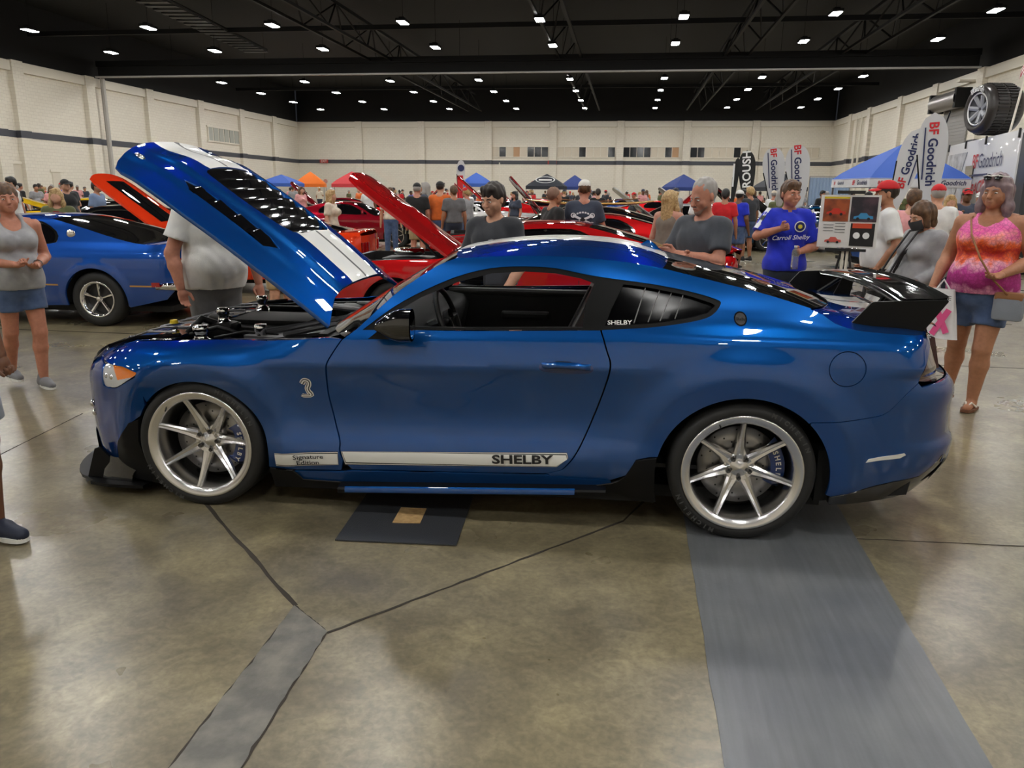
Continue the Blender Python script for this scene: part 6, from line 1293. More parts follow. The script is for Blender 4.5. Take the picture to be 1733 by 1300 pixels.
    for c in(0,-1): mb.grid([[r[c] for r in ga],[r[c] for r in gb]])
    mb.build('hood_underside',under or paint,h)
    if hood_black: MB().grid([[hp_(hl*uq,v*prof(uq)*.46,.004) for v in np.linspace(-1,1,7)] for uq in(.16,.3,.45,.6,.75,.86)]).build('hood_panel',M_bk2,h,smooth=True)
    if hood>5:
        MB().prism([(-2.05,-.66),(-.82,-.66),(-.82,.66),(-2.05,.66)],.55,.57).build('bay_floor',M_dark,t)
        MB().bevbox((-1.4,0,.74),(.6,.42,.24),.04).build('engine_block',M_engc if engine else M_engb,t,auto=40); MB().lathe([(0,.96),(.17,.96),(.19,.94),(.19,.90),(.15,.88)],(-1.4,0,0),'Z',20).build('air_cleaner',M_chr,t,smooth=True)
        for s in(-1,1): MB().bevbox((-1.4,s*.27,.80),(.5,.10,.09),.02).build('valve_cover',M_chr if engine else M_engb,t,auto=40); MB().box((-1.45,s*.69,.74),(1.2,.03,.26)).build('inner_fender',M_engb,t); MB().tube([(-.92,s*.58,.88),hp_(hl*.36,s*.58,-.03)],.012,5).build('hood_hinge_arm',M_engb,t)
        MB().box((-2.02,0,.72),(.06,1.2,.3)).build('radiator',M_engb,t)
    MB().prism([(-2.1,-.72),(2.2,-.72),(2.2,.72),(-2.1,.72)],.17,.24).build('underbody',M_dark,t)
    for x in(-wb2,wb2):
        for s in(-1,1):
            bg_wheel(t,x,s*.77,0 if s<0 else PI,wheels); MB().lathe([(.40,s*.84),(.40,s*.5),(0,s*.5)],(x,0,.32),'Y',18,(-.1,PI+.1)).build('wheel_liner',M_dark,t,smooth=True)
    return t
def at_local(p,rz,lx,ly):     # origin so that the car-local point (lx,ly) stands at p
    c,s=math.cos(rz),math.sin(rz); return Vector((p[0]-(lx*c-ly*s),p[1]-(lx*s+ly*c),0))
# blue fastback at the left
rz=math.radians(4); bc=bg_car('medium blue fastback with gold side stripe behind the woman in the grey tank',at_local(G(170,553),rz,1.37,-.88),rz,M_bl2,stripe=(.50,.009,M_gold),wheels='mag',d=.045)
fq=hwf(CLASSIC)
MB().lathe([(0,-.02),(.035,-.018),(.05,-.008),(.055,0)],(1.05,-(float(fq(1.05,1.09))+.004),1.09),'Y',18).build('fuel_cap',M_chr,bc,smooth=True)
for s in(-1,1): MB().bevbox((2.13,s*(float(fq(2.13,.60))+.004),.52),(.10,.012,.055),.004).build('side_marker',M_tl,bc)
# bright red fastback behind the coupe
rz=math.radians(2.5); rc=bg_car('bright red classic coupe with gold stripe parked right behind the blue coupe',at_local(AT(950,9.25),rz,.42,0),rz,M_red,hood=39,stripe=(.40,.035,M_gold),d=.045,hood_scoop=True)
for s in(-1,1): MB().tube([(1.9,s*.74,1.0),(2.3,s*.70,1.03)],.02,6).build('spoiler_end',M_red,rc)
MB().grid([[(2.22,v*.74,1.0),(2.36,v*.72,1.05),(2.40,v*.70,1.055),(2.38,v*.7,1.0)] for v in np.linspace(-1,1,9)]).build('ducktail_spoiler',M_red,rc,smooth=True)
# orange-red hood at the left, black car, yellow car, dark red car with bared engine, teal car, white car
rz=math.radians(8); bg_car('orange-red coupe with black hood panel, hood raised, beyond the blue fastback',at_local(AT(300,14.2),rz,-.80,0),rz,M_orr,hood=40,hood_black=True,under=M_orr)
rz=math.radians(6); bg_car('black coupe parked behind the woman in the olive top',at_local(AT(190,17.5),rz,0,0),rz,M_bk2)
rz=math.radians(20); bg_car('yellow coupe with raised hood far at the left',at_local(AT(62,30),rz,-1.4,0),rz,M_yel,hood=20)
p=G(672,420); rz=math.radians(188); dc=bg_car('dark red coupe with bared chrome engine beside the red hood',at_local(p,rz,-1.37,.85),rz,M_mar,hood=0,engine=True)
for s in(-1,1):
    MB().bevbox((-1.75,s*.86,.72),(.42,.12,.16),.03).build('chrome_engine_part',M_engc,dc,auto=40)
    for k in range(4): MB().tube([(-1.92+k*.12,s*.86,.70),(-1.92+k*.12,s*.97,.62),(-1.80+k*.08,s*.95,.42)],.028,8).build('exhaust_header',M_engc,dc,smooth=True)
p=G(1296,426); rz=math.radians(6); bg_car('dark teal modern coupe with raised black hood beside the blue-shirted man',at_local(p,rz,-1.28,-.85),rz,M_teal,sp=MODERN,hood=42,under=M_blk,wheels='five')
rz=math.radians(170); bg_car('white coupe beyond the man in the orange tee',at_local(AT(822,28.5),rz,-.4,0),rz,M_whp)
rz=math.radians(12); bg_car('red coupe with raised hood behind the young man in charcoal',at_local(AT(872,15.3),rz,-.8,0),rz,M_red,hood=44)
rz=math.radians(14); bg_car('red coupe with raised dark red hood left of the shaved-head man',at_local(AT(925,21.6),rz,-.8,0),rz,M_red,hood=50,under=M_mar)
rz=math.radians(-8); sc_=bg_car('black coupe carrying a wooden surfboard behind the white mesh cap',at_local(AT(1015,18.7),rz,.3,0),rz,M_bk2)
rz=math.radians(8); bg_car('red coupe in front of the surfboard car, right of the navy tee',at_local(AT(1035,13.0),rz,.6,0),rz,M_red)
su=thing('surfboard','long honey-coloured wooden surfboard lying on a black car roof','surfboard',tuple(AT(1000,18.7)+Vector((0,0,1.345))),math.radians(2))
rows=[]
for i in range(25):
    q=i/24; x=lerp(-1.6,1.6,q); wv=.28*(1-abs(2*q-1)**3.0)+.002; zz=.10*abs(2*q-1)**3; rows.append([(x,wv*math.cos(a),zz+.035*math.sin(a)*(1-abs(2*q-1)**6)+.035) for a in np.linspace(0,2*PI,16,endpoint=False)])
MB().grid(rows,True).build('board',mat('varnished_wood',srgb(206,164,96),.25,coat=.6,noise=(7,srgb(176,128,66),.4,.6)),su,smooth=True); MB().tube([(-1.15,0,.165),(0,0,.075),(1.15,0,.165)],.012,6).build('stringer',mat('dark_wood',srgb(110,70,36),.4),su)
fars=[(815,36.5,10,M_red,48),(700,33,190,M_red,46),(545,36,12,M_mar,46),(1140,38,188,M_red,46),(1180,29.6,8,M_whp,40),(1110,26.7,10,M_sil,38),(1262,33.8,10,M_bk2,44),(1425,41,4,M_bl2,0),(1560,20,4,M_bl2,0),(140,24,8,M_bk2,0),(880,40.5,10,M_red,46),(1030,48,14,M_bl2,44),(430,34,12,M_bk2,30)]
fl=['bright red far coupe with raised hood below the small banner','red far coupe with raised hood, nose right, behind the black tee man','dark red far coupe with raised hood below the orange tent','red far coupe with raised hood, nose right, below the middle windows','white far coupe with raised hood behind the blonde woman','silver coupe with raised hood right of the surfboard','black far coupe with raised hood below the black banner','blue far coupe below the blue curtain','blue coupe behind the pink shirt','black far coupe behind the woman in olive','red far coupe with raised hood below the black tent','blue distant coupe with raised hood right of the white cap','black far coupe behind the blue hood']
for (px,dd,rr,pp,hd),lb in zip(fars,fl):
    rz=math.radians(rr); bg_car(lb,at_local(AT(px,dd),rz,-.6,0),rz,pp,hood=hd,d=.11,group='far show cars')
# ================================================================== booths, banners, trailer, poster
def P_at(px,py,dist): d=ray(px,py); n=math.hypot(d.x,d.y); return Vector((d.x/n*dist,d.y/n*dist,CAM_H+d.z/n*dist))
def tent(label,px,dist,m,w_=3.0,rz=0,txt=None,eave=2.15,peak=3.25,val=None,legm=None,tm=None):
    p=AT(px,dist); t=thing('canopy_tent',label,'tent',(p.x,p.y,0),rz); h=w_/2
    for sx in(-1,1):
        for sy in(-1,1): MB().box((sx*(h-.04),sy*(h-.04),eave/2),(.05,.05,eave)).build('leg',legm or M_grey,t)
    rows=[]
    for q in(0,.15,.4,.7,1.0):
        s=h*(1-q)+.02; z=eave+(peak-eave)*(q**.85); rows.append([(s*math.copysign(min(1,abs(math.cos(a))*1.4142),math.cos(a)),s*math.copysign(min(1,abs(math.sin(a))*1.4142),math.sin(a)),z) for a in np.linspace(PI/4,2*PI+PI/4,24,endpoint=False)])
    MB().grid(rows,True).build('canopy',m,t,auto=20)
    mb=MB()
    for k in range(4):
        a=k*PI/2; v=MB().box((0,-h,eave-.12),(w_,.02,.28)); c,s=math.cos(a),math.sin(a); vs=[(x*c-y*s,x*s+y*c,z) for x,y,z in v.v]; MB().add(vs,v.f).build('valance',val or m,t)
    if txt:
        for tx,ty,sz,xx,zz,mm in txt: text('tent_lettering',tx,mm,sz,UPRIGHT((xx,-h-.02,zz)),t,shear=.2,bold=.02)
        for tx,ty,sz,xx,zz,mm in txt: text('tent_lettering',tx,mm,sz,UPRIGHT((-h-.02,-xx,zz),-PI/2),t,shear=.2,bold=.02)
    return t
N_blue=mat('blue_canvas',srgb(60,100,190),.7); N_or=mat('orange_canvas',srgb(240,120,30),.7); N_rd=mat('red_canvas',srgb(206,60,66),.7); N_bk=mat('black_canvas',srgb(36,40,50),.7); N_nv=mat('navy_canvas',srgb(40,62,130),.7); N_wh=mat('white_canvas',srgb(226,226,228),.7)
L_red=mat('logo_red',srgb(204,30,40),.5); L_nv=mat('logo_navy',srgb(24,34,84),.5); L_wh=mat('logo_white',srgb(240,240,240),.5)
tent('blue canopy tent left of the orange tent',478,72,N_blue,2.9,0,peak=2.9); tent('orange canopy tent by the back wall',527,75,N_or,2.6,.3); tent('red canopy tent right of the orange tent',597,72,N_rd,3.4,.3)
tb=tent('black canopy tent with white oval logo by the back wall',925,72,N_bk,3.4,0); MB().lathe([(.75,0),(.80,.01),(.70,.01)],(0,0,0),'Y',30).build('oval_logo',L_wh,tb).matrix_local=Matrix.Translation((0,-1.45,2.72))@Matrix.Rotation(-.6,4,'X')@Matrix.Diagonal((1.1,1,.42,1)); MB().box((0,-1.40,2.70),(1.15,.02,.13),rx=-.6).build('logo_bar',L_wh,tb)
tent('small blue canopy tent behind the red hoods',806,70,N_blue,2.6,.3,eave=2.3); tent('blue canopy tent behind the blonde woman',1155,70,N_nv,2.7,.4); tent('small blue tent behind the white mesh cap',972,76,N_nv,2.6,.2); tent('black canopy tent below the white banners',1318,62,N_bk,3.0,.2)
tent('blue and white canopy tent with tyre maker lettering at the right',1516,29.0,N_blue,3.1,.12,txt=[('BF',0,.20,.35,2.03,L_red),('Goodrich',0,.20,1.0,2.03,L_nv),('BF',0,.14,-1.25,2.03,L_red),('Goodrich',0,.14,-.72,2.03,L_nv)],val=N_wh,eave=2.15)
def feather(label,px,dist,h0,h1,wd,lean,m,txts,name='feather_banner',ybase=None,rz=None):
    """teardrop banner: pole, sail and lettering running up the sail"""
    p=AT(px,dist); t=thing(name,label,'banner',(p.x,p.y,0),FACE(p,0) if rz is None else rz); L=math.radians(lean); X=lambda a,b:(a*math.cos(L)+b*math.sin(L),0,-a*math.sin(L)+b*math.cos(L))
    H=h1
    n=20; lo=[];ro=[]
    for i in range(n+1):
        q=i/n; z=lerp(h0,H,q); wv=wd*(.28+.72*math.sin(PI*.5*min(1,q/.72)))*(math.sqrt(max(0,1-((q-.72)/.28)**2)) if q>.72 else 1); lo.append(X(-wv/2,z)); ro.append(X(wv/2,z))
    a=[(x,-.008,z) for x,_,z in lo]; b=[(x,-.008,z) for x,_,z in ro]; c=[(x,.008,z) for x,_,z in ro]; d=[(x,.008,z) for x,_,z in lo]
    MB().grid([a,b,c,d,a]).build('sail',m,t); MB().tube([X(-wd*.15,0),X(-wd*.2,h0),X(-wd*.48,lerp(h0,H,.6))],.02,6).build('pole',M_steel,t); MB().box((0,0,.03),(.7,.5,.06)).build('base',M_steel,t)
    for tx,mm,sz,zz,flip in txts:
        M=Matrix.Translation(X(0,zz))@Matrix.Rotation(L,4,'Y')@Matrix.Translation((0,-.02,0))@Matrix.Rotation(PI/2,4,'X')@Matrix.Rotation(PI/2*flip,4,'Z'); text('banner_lettering',tx,mm,sz,M,t,bold=.025)
    return t
N_gw=mat('banner_white',srgb(206,206,208),.6); N_kb=mat('banner_black',srgb(18,18,20),.6)
def bfg(label,px,dist,h0,h1,wd,lean,flip,sz):
    m=(h0+h1)/2+.25; tb_=feather(label,px,dist,h0,h1,wd,lean,N_gw,[('BF',L_red,sz,m-flip*(sz*2.02),flip),('Goodrich',L_nv,sz,m+flip*(sz*.72),flip)])
    L=math.radians(lean); xo=sz*.60*flip; MB().box((xo*math.cos(L)+m*math.sin(L),-.025,-xo*math.sin(L)+m*math.cos(L)),(.03,.01,sz*4.2),ry=L).build('banner_rule',L_nv,tb_)
    return tb_
def bf_z(px,py,dist): return P_at(px,py,dist).z
bfg('white tyre maker feather banner, left one of the far pair',1322,27.6,1.2,bf_z(1320,247,27.6),.70,-7,-1,.27); bfg('white tyre maker feather banner, right one of the far pair',1360,26.9,1.2,bf_z(1358,243,26.9),.74,-6,-1,.29)
bfg('white tyre maker feather banner leaning right before the blue tent',1497,24,1.2,bf_z(1510,214,24),.62,11,1,.28); bfg('white tyre maker feather banner upright before the trailer',1578,22,1.2,bf_z(1568,194,22)+.05,.66,-3,-1,.29)
feather('black feather banner with white lettering',1268,38,1.2,bf_z(1265,254,38),.75,-4,N_kb,[('ROUSH',L_wh,.50,2.75,1)]); feather('narrow black feather banner seen edge-on',1238,41,1.0,bf_z(1242,266,41),.30,3,N_kb,[]); MB().box((0.02,-.03,2.55),(.08,.01,1.1)).build('banner_print',L_wh,list(o for o in bpy.data.objects if o.get('label')=='narrow black feather banner seen edge-on')[0])
feather('small dark and white feather banner above the red hoods',777,39.5,1.4,bf_z(778,270,39.5),.42,2,N_gw,[]); sm_b=[o for o in bpy.data.objects if o.get('label')=='small dark and white feather banner above the red hoods'][0]; MB().lathe([(0,-.03),(.16,-.028)],(.1,0,2.75),'Y',20).build('disc_logo',L_nv,sm_b); MB().box((.05,-.0,1.85),(.30,.024,1.1)).build('red_panel',L_red,sm_b)
fp=AT(845,44); fp_=thing('flag_pole','thin pale pole standing right of the small banner','pole',(fp.x,fp.y,0)); MB().tube([(0,0,0),(0,0,bf_z(845,275,44))],.03,6).build('shaft',M_white,fp_); MB().box((0,0,.03),(.6,.6,.06)).build('base',M_steel,fp_)
# trailer with giant display tyre
tp=P_at(1600,300,33); tq=P_at(1716,300,25.5); tr_=thing('display_trailer','white show trailer with tyre maker lettering at the right wall','trailer',(0,0,0)); dx=Vector((tq.x-tp.x,tq.y-tp.y,0)); Lt=dx.length; ang=math.atan2(dx.y,dx.x); tr_.location=(tp.x,tp.y,0); tr_.rotation_euler=(0,0,ang)
TH=bf_z(1640,238,30.2)
M_tw=mat('trailer_white',srgb(226,226,228),.35,coat=.3); MB().bevbox((Lt/2,1.25,TH/2+.25),(Lt,2.5,TH-.5),.06).build('box_body',M_tw,tr_,auto=40)
MB().box((Lt/2,-.01,.75),(Lt,.02,.25)).build('red_skirt_stripe',L_red,tr_); 
MB().prism([(0.05,TH-.35),(2.6,TH-.35),(1.2,1.0),(.05,1.0)],-.02,-.005,'Y').build('smoke_graphic',mat('grey_smoke_print',srgb(150,150,152),.5,noise=(3,srgb(206,206,208),.35,.65)),tr_)
text('trailer_lettering','BF',L_red,.62,UPRIGHT((3.75,-.03,TH-.72)),tr_,bold=.01); text('trailer_lettering','Goodrich',L_nv,.62,UPRIGHT((5.35,-.03,TH-.72)),tr_); MB().box((4.3,-.03,TH-1.12),(1.9,.02,.06)).build('lettering_rule',L_nv,tr_); text('trailer_lettering','RACING',L_red,.52,UPRIGHT((4.6,-.03,TH-1.50),0,0,.12),tr_,shear=.4,bold=.015)
MB().box((3.2,-.02,1.5),(.9,.04,2.2)).build('trailer_door',M_tint,tr_); MB().box((3.25,-.05,1.55),(.35,.02,.6)).build('door_notice',L_wh,tr_); MB().bevbox((6.15,-.03,TH-1.85),(1.2,.05,.75),.1).build('trailer_window',M_tint,tr_,auto=40)
for x in(.05,2.3,4.6,Lt-.05): MB().box((x,-.02,TH-.1),(.06,.05,.25)).build('marker_lamp',M_engb,tr_)
for x in(1.2,2.2): MB().lathe([(0,-.25),(.35,-.25),(.5,-.2),(.5,.1)],(x,.3,.5),'Y',24).build('trailer_tyre',M_rub,tr_,smooth=True)
MB().box((Lt+.35,1.25,TH/2+.2),(.7,2.4,TH-.6)).build('dark_end_bay',mat('dark_bay',srgb(58,60,64),.4),tr_)
gt=thing('giant_display_tyre','giant inflated display tyre standing on top of the white trailer','tyre',(0,0,0)); gp=P_at(1674,235,28.6); gt.location=(gp.x,gp.y,TH+.07); gt.rotation_euler=(0,0,math.radians(-80)); R=(bf_z(1674,147,28.6)-TH)/2
MB().lathe([(R*.62,-.42),(R*.66,-.50),(R*.80,-.56),(R*.93,-.50),(R,-.36),(R,.36),(R*.93,.50),(R*.8,.56),(R*.6,.42)],(0,0,R),'Y',56).build('carcass',mat('printed_tyre',srgb(52,48,46),.28),gt,smooth=True)
for k in range(44):
    a=k*2*PI/44
    for s in(-1,1): MB().box((R*1.005*math.cos(a),s*.18,R+R*1.005*math.sin(a)),(.05,.30,.05),rz=0,ry=-a,rx=0).build('tread_block',mat('tread_dark',srgb(30,28,27),.6),gt)
MB().lathe([(0,-.34),(R*.2,-.32),(R*.6,-.42),(R*.63,-.48),(R*.60,-.50)],(0,0,R),'Y',40).build('printed_wheel',mat('printed_wheel_grey',srgb(96,98,104),.3),gt,smooth=True)
for k in range(7):
    a=k*2*PI/7+.3; MB().tube([(R*.1*math.cos(a),-.37,R+R*.1*math.sin(a)),(R*.58*math.cos(a),-.47,R+R*.58*math.sin(a))],.07,6).build('printed_spoke',mat('printed_spoke_grey',srgb(176,178,184),.3),gt)
MB().lathe([(R*.60,-.50),(R*.64,-.525),(R*.67,-.50)],(0,0,R),'Y',40).build('white_ring',L_wh,gt); 
me=MB(); 
for i,chh in enumerate('BFGoodrich'):
    m_=text_mesh(chh,.22,bold=.02); a=math.radians(118)-i*.105
    me.add([((R*.80+v.co.y)*math.cos(a-v.co.x/(R*.8)),-.575,R+(R*.80+v.co.y)*math.sin(a-v.co.x/(R*.8))) for v in m_.vertices],[tuple(q.vertices) for q in m_.polygons])
me.build('sidewall_lettering',L_wh,gt,fixn=False)
gl=P_at(1588,232,31); MB().tube([Vector((gp.x,gp.y,TH+R*1.1)),gl],.02,5).build('guy_line',M_steel,None) if False else None
gy=thing('guy_line','dark guy rope running from the giant tyre down to the left','rope',(0,0,0)); MB().tube([(gp.x-1.0,gp.y+.6,TH+R*1.1),(gl.x,gl.y,TH-.2)],.025,5).build('rope',M_steel,gy)
fl_=thing('us_flag','striped national flag hanging from a pole above the trailer','flag',(0,0,0)); fq_=P_at(1706,240,27.5); fl_.location=(fq_.x,fq_.y,TH+.02); fz=bf_z(1718,66,27.5)-TH
MB().tube([(0,0,0),(.15,0,fz*.5),(.38,0,fz)],.03,6).build('pole',M_white,fl_)
for k in range(13):
    q0,q1=k/13,(k+1)/13; rows=[]
    for j in range(9):
        z=lerp(fz*.98,fz*.66,j/8); off=.38*(z/fz); rows.append([(off-.02-(.26*q0+.04*math.sin(6*q0+j*.7))*(.25+.75*j/8),-.03-.10*math.sin(9*q0+j*.5),z-.25*q0),(off-.02-(.26*q1+.04*math.sin(6*q1+j*.7))*(.25+.75*j/8),-.03-.10*math.sin(9*q1+j*.5),z-.25*q1)])
    mb=MB(); mb.grid(rows); mb.mi=[(1 if (j<4 and k<13) else 0) for j in range(8)]; mb.build('flag_stripe',[mat('flag_red',srgb(190,50,60),.7) if k%2==0 else L_wh,L_nv],fl_,smooth=True)
cu=thing('blue_curtain','pale blue pleated curtain on a frame at the back right','curtain',tuple(AT(1402,46)),0)
wc=2.1; rows=[[(lerp(-wc/2,wc/2,i/60),.05*math.sin(i*1.3),z) for i in range(61)] for z in(.05,2.55)]; MB().grid(rows).build('drape',mat('pale_blue_cloth',srgb(150,172,200),.7),cu,smooth=True); MB().tube([(-wc/2,0,0),(-wc/2,0,2.6),(wc/2,0,2.6),(wc/2,0,0)],.03,6).build('drape_frame',M_grey,cu)
# poster board on an easel
pp=AT(1441,8.05); eb_=thing('poster_board','white poster board with four car pictures on an easel','poster',(pp.x,pp.y,0),FACE(pp,-6)); zt=bf_z(1437,330,8.0); zb_=bf_z(1437,420,8.0); hw2=.26; zz=lambda q:lerp(zb_,zt,q)
brd=MB().box((0,0,(zb_+zt)/2),(hw2*2,.012,zt-zb_)).build('board',mat('poster_white',srgb(226,224,222),.4),eb_)
def pic(x0,x1,q0,q1,m,nm='picture',y=-.0085): return MB().box((lerp(-hw2,hw2,(x0+x1)/2),y,zz((q0+q1)/2)),((x1-x0)*hw2*2,.005,(q1-q0)*(zt-zb_))).build(nm,m,eb_)
pic(.06,.49,.93,.965,mat('poster_yellow',srgb(214,190,40),.5),'title_bar'); pic(.06,.49,.50,.92,mat('poster_orange_brown',srgb(170,84,44),.5,noise=(8,srgb(90,40,26),.4,.7))); pic(.52,.96,.50,.965,mat('poster_dark',srgb(40,36,44),.5,noise=(9,srgb(84,60,70),.4,.7))); pic(.55,.95,.04,.47,mat('poster_black',srgb(26,24,26),.5)); 
def little_car(cx,cq,s,m,back=False):   # small printed car silhouette, flat on the board
    px_=lerp(-hw2,hw2,cx); pz=zz(cq); poly=[(-1,-.25),(-.95,.0),(-.5,.1),(-.3,.38),(.3,.38),(.55,.1),(.95,.05),(1,-.25)]; MB().prism([(px_+a*s,pz+b*s) for a,b in poly],-.0125,-.011,'Y').build('printed_car',m,eb_)
    for a in(-.55,.55): MB().lathe([(0,-.0135),(s*.16,-.0132)],(px_+a*s,0,pz-.25*s),'Y',12).build('printed_wheel',M_decal,eb_)
little_car(.275,.68,.085,mat('print_red',srgb(196,50,30),.5)); little_car(.74,.60,.085,mat('print_blue',srgb(60,140,190),.5)); little_car(.27,.14,.075,mat('print_redpink',srgb(200,90,80),.5))
pic(.58,.90,.38,.47,mat('print_orange',srgb(206,74,44),.5),y=-.012)
for a in(.66,.82): MB().lathe([(0,-.0125),(.030,-.0125),(.030,-.010)],(lerp(-hw2,hw2,a),0,zz(.24)),'Y',16).build('printed_dial',L_wh,eb_)
for k in range(7): MB().box((lerp(-hw2,hw2,.17 if k%2 else .37),-.008,zz(.46-.028*k)),(.09,.004,.006)).build('text_line',mat('print_grey',srgb(120,120,122),.5),eb_)
for s in(-1,1): MB().tube([(s*.03,.02,zb_),(s*.22,-.08,.02)],.012,6).build('easel_leg',M_engb,eb_)
MB().tube([(0,.03,zt+.02),(0,.24,.02)],.012,6).build('easel_leg',M_engb,eb_); MB().box((0,.0,zt+.025),(.24,.04,.03)).build('easel_clamp',M_engb,eb_); MB().box((0,-.0,zb_-.02),(.36,.05,.025)).build('easel_ledge',M_engb,eb_); 
for s in(-1,1): MB().tube([(s*.02-.0,.01,zb_-.02),(s*.02,.01,zb_-.55)],.014,6).build('easel_post',M_white,eb_)
# floor mat under the coupe
a,b,c,d=G(567,916),G(772,925),G(800,846),G(621,838); fm=thing('rubber_mat','black diamond-plate rubber mat with tan tape under the coupe','mat',(0,0,0))
a2,b2=a.lerp(d,0),b.lerp(c,0); d2,c2=a.lerp(d,1.9),b.lerp(c,1.9)
mb=MB(); mb.add([(q.x,q.y,.003) for q in(a,b,c2,d2)]+[(q.x,q.y,.009) for q in(a,b,c2,d2)],[(4,5,6,7),(0,1,5,4),(1,2,6,5),(2,3,7,6),(3,0,4,7)])
mm=mat('rubber_mat_black',srgb(62,64,68),.4); nt=mm.node_tree; tc=nt.nodes.new('ShaderNodeTexCoord'); mp_=nt.nodes.new('ShaderNodeMapping'); mp_.inputs['Scale'].default_value=(26,26,26); mp_.inputs['Rotation'].default_value=(0,0,.785); ck=nt.nodes.new('ShaderNodeTexBrick'); ck.inputs['Scale'].default_value=1; ck.inputs['Mortar Size'].default_value=.12; bp=nt.nodes.new('ShaderNodeBump'); bp.inputs['Strength'].default_value=.9; bp.inputs['Distance'].default_value=.01
nt.links.new(tc.outputs['Object'],mp_.inputs[0]); nt.links.new(mp_.outputs[0],ck.inputs['Vector']); nt.links.new(ck.outputs['Fac'],bp.inputs['Height']); nt.links.new(bp.outputs[0],nt.nodes['Principled BSDF'].inputs['Normal'])
mb.build('mat_sheet',mm,fm); rimm=MB()
ta,tb2,tc_,td=G(664,888),G(711,889),G(722,864),G(679,862); MB().add([(q.x,q.y,.0095) for q in(ta,tb2,tc_,td)]+[(q.x,q.y,.0115) for q in(ta,tb2,tc_,td)],[(4,5,6,7),(0,1,5,4),(1,2,6,5),(2,3,7,6),(3,0,4,7)]).build('tape_patch',mat('tan_tape',srgb(206,172,120),.6,noise=(30,srgb(176,140,92),.4,.7)),fm)
# ================================================================== crowd: a few built figures, then copies with their own clothes
shirts=[('white',C_wt),('black',C_bk),('red',C_red),('grey',C_gr),('navy',C_nv),('royal blue',C_blu),('orange',C_org),('olive',C_olv),('pink',C_pnk),('cream',C_crm),('charcoal',C_ch)]
legs=[C_dj,C_gs,C_kh,C_den,C_bk]; hairs=[HB,HBR,HBL,HGR,HBK]; skins=[FAIR,TAN,RED,BRN]
protos=[]
for k,(kw) in enumerate([dict(girth=1.0,leg=1,hair_style='short'),dict(girth=1.2,belly=.6,leg=.85,hair_style='buzz',cap=True),dict(girth=1.0,bust=.6,leg=1,hair_style='long'),dict(girth=1.1,belly=.3,leg=.85,hair_style='short',pose=dict(elL=(.14,-.03,.65),wrL=(.06,-.12,.66),elR=(-.14,.0,.64))),dict(girth=1.15,leg=1,hair_style='short',cap=True,pose=dict(elR=(-.15,-.03,.66),wrR=(-.07,-.11,.74)))]):
    cp=kw.pop('cap',None); t,_,_=person('person','proto',(0,0,0),0,1.74,shirt=C_wt,pants=C_dj,skin=FAIR,hair=HB,shoe=SH_b,hv=.026,lod=2,sleeve=.7,cap=(C_red,False) if cp else None,**kw); protos.append(t)
used=set()
def crowd(px,dist,k,shirt,rz,label,group='crowd',H=None,sk=None,hr=None,cp=None,lg=None,first=None):
    src=protos[k]; p=AT(px,dist)
    t=copy_tree(src); t.location=(p.x,p.y,0); t.rotation_euler=(0,0,rz); s=(H or random.uniform(1.62,1.86))/1.74; t.scale=(s,s,s); t['label']=label; t['group']=group
    sk=sk or random.choice(skins); hr=hr or random.choice(hairs); lg=lg or random.choice(legs); cp=cp or random.choice([C_red,C_bk,C_wt,C_nv])
    for o in t.children_recursive:
        n=o.name.split('.')[0]; m={'body':skin_mat(*sk),'shirt':shirt,'trousers':lg,'shorts':lg,'hair':hr,'cap':cp,'cap_brim':cp}.get(n)
        if m is not None: o.material_slots[0].link='OBJECT'; o.material_slots[0].material=m
    return t
bpy.context.view_layer.update()
R_=math.radians
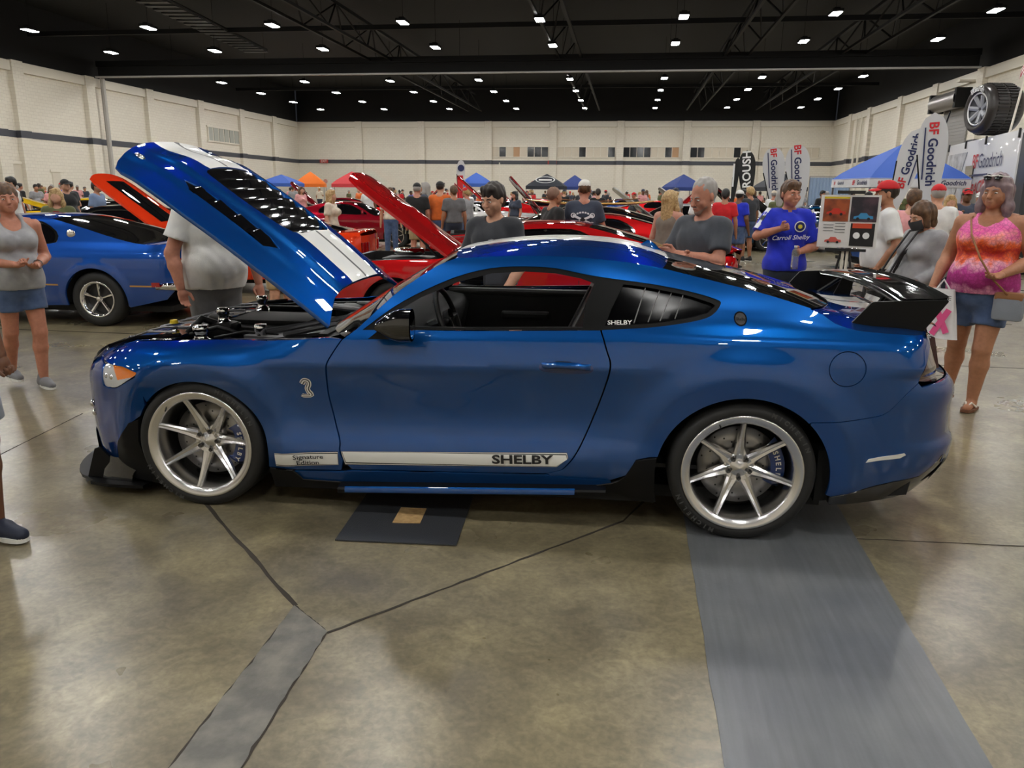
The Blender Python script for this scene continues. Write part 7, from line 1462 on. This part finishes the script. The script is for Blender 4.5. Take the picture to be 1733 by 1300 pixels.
# figures that can be told apart in the photo
near=[(95,13.2,2,C_olv,-15,'blonde woman in an olive top looking at her phone behind the blue fastback',1.62,FAIR,HBL),(112,20,1,C_bk,30,'man in a dark cap behind the woman in olive',1.8,FAIR,HB),(165,19.8,0,mat('plaid_cotton',srgb(120,138,170),.85),60,'man in a pale blue shirt behind the orange-red hood',1.78,TAN,HB),
 (120,26.8,3,C_ch,140,'man in charcoal bending over a car at the far left',1.8,FAIR,HBK),(22,27,0,C_bk,150,'man beside the yellow raised hood',1.76,RED,HBR),(62,36,3,C_gr,20,'person in grey right of the yellow hood',1.74,TAN,HBK),
 (560,16.5,2,C_crm,70,'blonde woman in a cream top with ponytail left of the dark red coupe',1.64,FAIR,HBL),(706,17.5,1,C_bk,170,'bald man in a black tee and grey shorts behind the red hood',1.80,RED,HGR),(745,17.6,1,C_org,165,'man in an orange tee seen from behind',1.84,FAIR,HB),(768,17.3,0,C_gs,190,'man in grey beside the orange tee',1.76,TAN,HBR),
 (792,22.8,3,C_wt,-60,'man in a white tee left of the red raised hood',1.75,FAIR,HBL),(1188,16.8,1,C_wt,40,'man in a white tee and red cap behind the blonde woman',1.76,TAN,HB),(1228,16.4,0,C_red,175,'person in a red sweater right of the grey-haired man',1.74,TAN,HBK),(1252,18.2,1,C_blu,150,'man in blue right of the red sweater',1.72,BRN,HBK),
 (1310,27,1,C_wt,170,'man in a printed white tee and pale cap behind the teal car',1.76,RED,HGR),(1548,10.8,3,C_pnk,160,'person in a pink tee and tan cap behind the masked photographer',1.72,FAIR,HBR),(1588,11.5,1,C_wt,185,'man in a white tee with green print left of the tie-dye woman',1.78,FAIR,HGR),(1610,15,2,C_pnk,20,'woman in pale pink beside the trailer',1.66,FAIR,HBL),(1637,17,4,C_nv,10,'man in navy holding a cup before the trailer',1.78,BRN,HBK),(1660,18,1,C_olv,0,'person in olive hat before the trailer',1.72,TAN,HBR),
 (1470,22.5,4,C_red,60,'person in red behind the poster board',1.72,FAIR,HBK),(1398,32,3,C_red,-70,'person in a red jacket and pale hat below the blue curtain',1.78,FAIR,HGR),(1392,30.8,0,C_bk,40,'person in black below the blue curtain',1.80,TAN,HBK),(465,9.3,1,C_wt,30,'person in white and jeans half hidden behind the open blue hood',1.6,FAIR,HBR),(1012,24.2,0,C_bk,180,'person in black right of the navy tee',1.76,FAIR,HB)]
for i,(px,dd,k,sm_,rr,lb,h_,sk_,hr_) in enumerate(near):
    p=AT(px,dd); crowd(px,dd,k,sm_,FACE(p,rr),lb,'visitors around the show cars',h_,sk_,hr_,cp=C_bk if 'dark cap' in lb else (C_red if 'red cap' in lb else (C_crm if ('tan cap' in lb or 'pale' in lb) else None)))
ph=thing('phone','red phone held by the blonde woman in olive','phone',tuple(AT(91,12.8)+Vector((0,0,1.24))),FACE(AT(91,12.8))); MB().bevbox((0,0,0),(.075,.01,.15),.004,rx=.5).build('phone_case',mat('red_phone',srgb(150,30,30),.4),ph)
sect=[(0,150,'left of the raised orange hood'),(400,560,'below the blue and orange tents'),(560,700,'below the red tent'),(700,830,'left of the thin pale pole'),(830,940,'below the black oval-logo tent'),(940,1050,'below the second row of windows'),(1050,1170,'left of the blue tent'),(1170,1290,'below the black lettered banner'),(1290,1420,'below the pair of white banners'),(1420,1600,'below the blue lettered tent')]
rng=random.Random(11); cars_xy=[(o.location.x,o.location.y,{'car':8.2,'tent':6.5,'banner':.9,'pole':.6,'trailer':30.,'person':.6,'curtain':2.}[o['category']]) for o in bpy.data.objects if o.parent is None and o.get('category') in('car','tent','banner','pole','trailer','person','curtain')]
n=0; seen={}
placed=[]
for (x0,x1,lb) in sect:
    for j in range(int((x1-x0)/9)+2):
        for _ in range(12):
            px=rng.uniform(x0,x1); dd=rng.uniform(19,74); p=AT(px,dd)
            if all((p.x-c[0])**2+(p.y-c[1])**2>c[2] for c in cars_xy) and all((p.x-q[0])**2+(p.y-q[1])**2>.5 for q in placed) and WL+1.5<p.x<WR-1.5 and p.y<84: break
        else: continue
        placed.append((p.x,p.y)); far='tiny distant' if dd>61 else ('small far' if dd>47 else ('small mid-distance' if dd>32 else 'nearer')); opts=[q for q in shirts if (far,q[0],lb) not in seen] or shirts; nm,sm_=opts[rng.randrange(len(opts))]; seen[(far,nm,lb)]=1
        random.seed(n); crowd(px,dd,rng.randrange(5),sm_,rng.uniform(0,6.28),'%s figure in %s top %s'%(far,nm,lb),'distant crowd'); n+=1
for t in protos:
    for o in list(t.children_recursive): bpy.data.objects.remove(o)
    bpy.data.objects.remove(t)
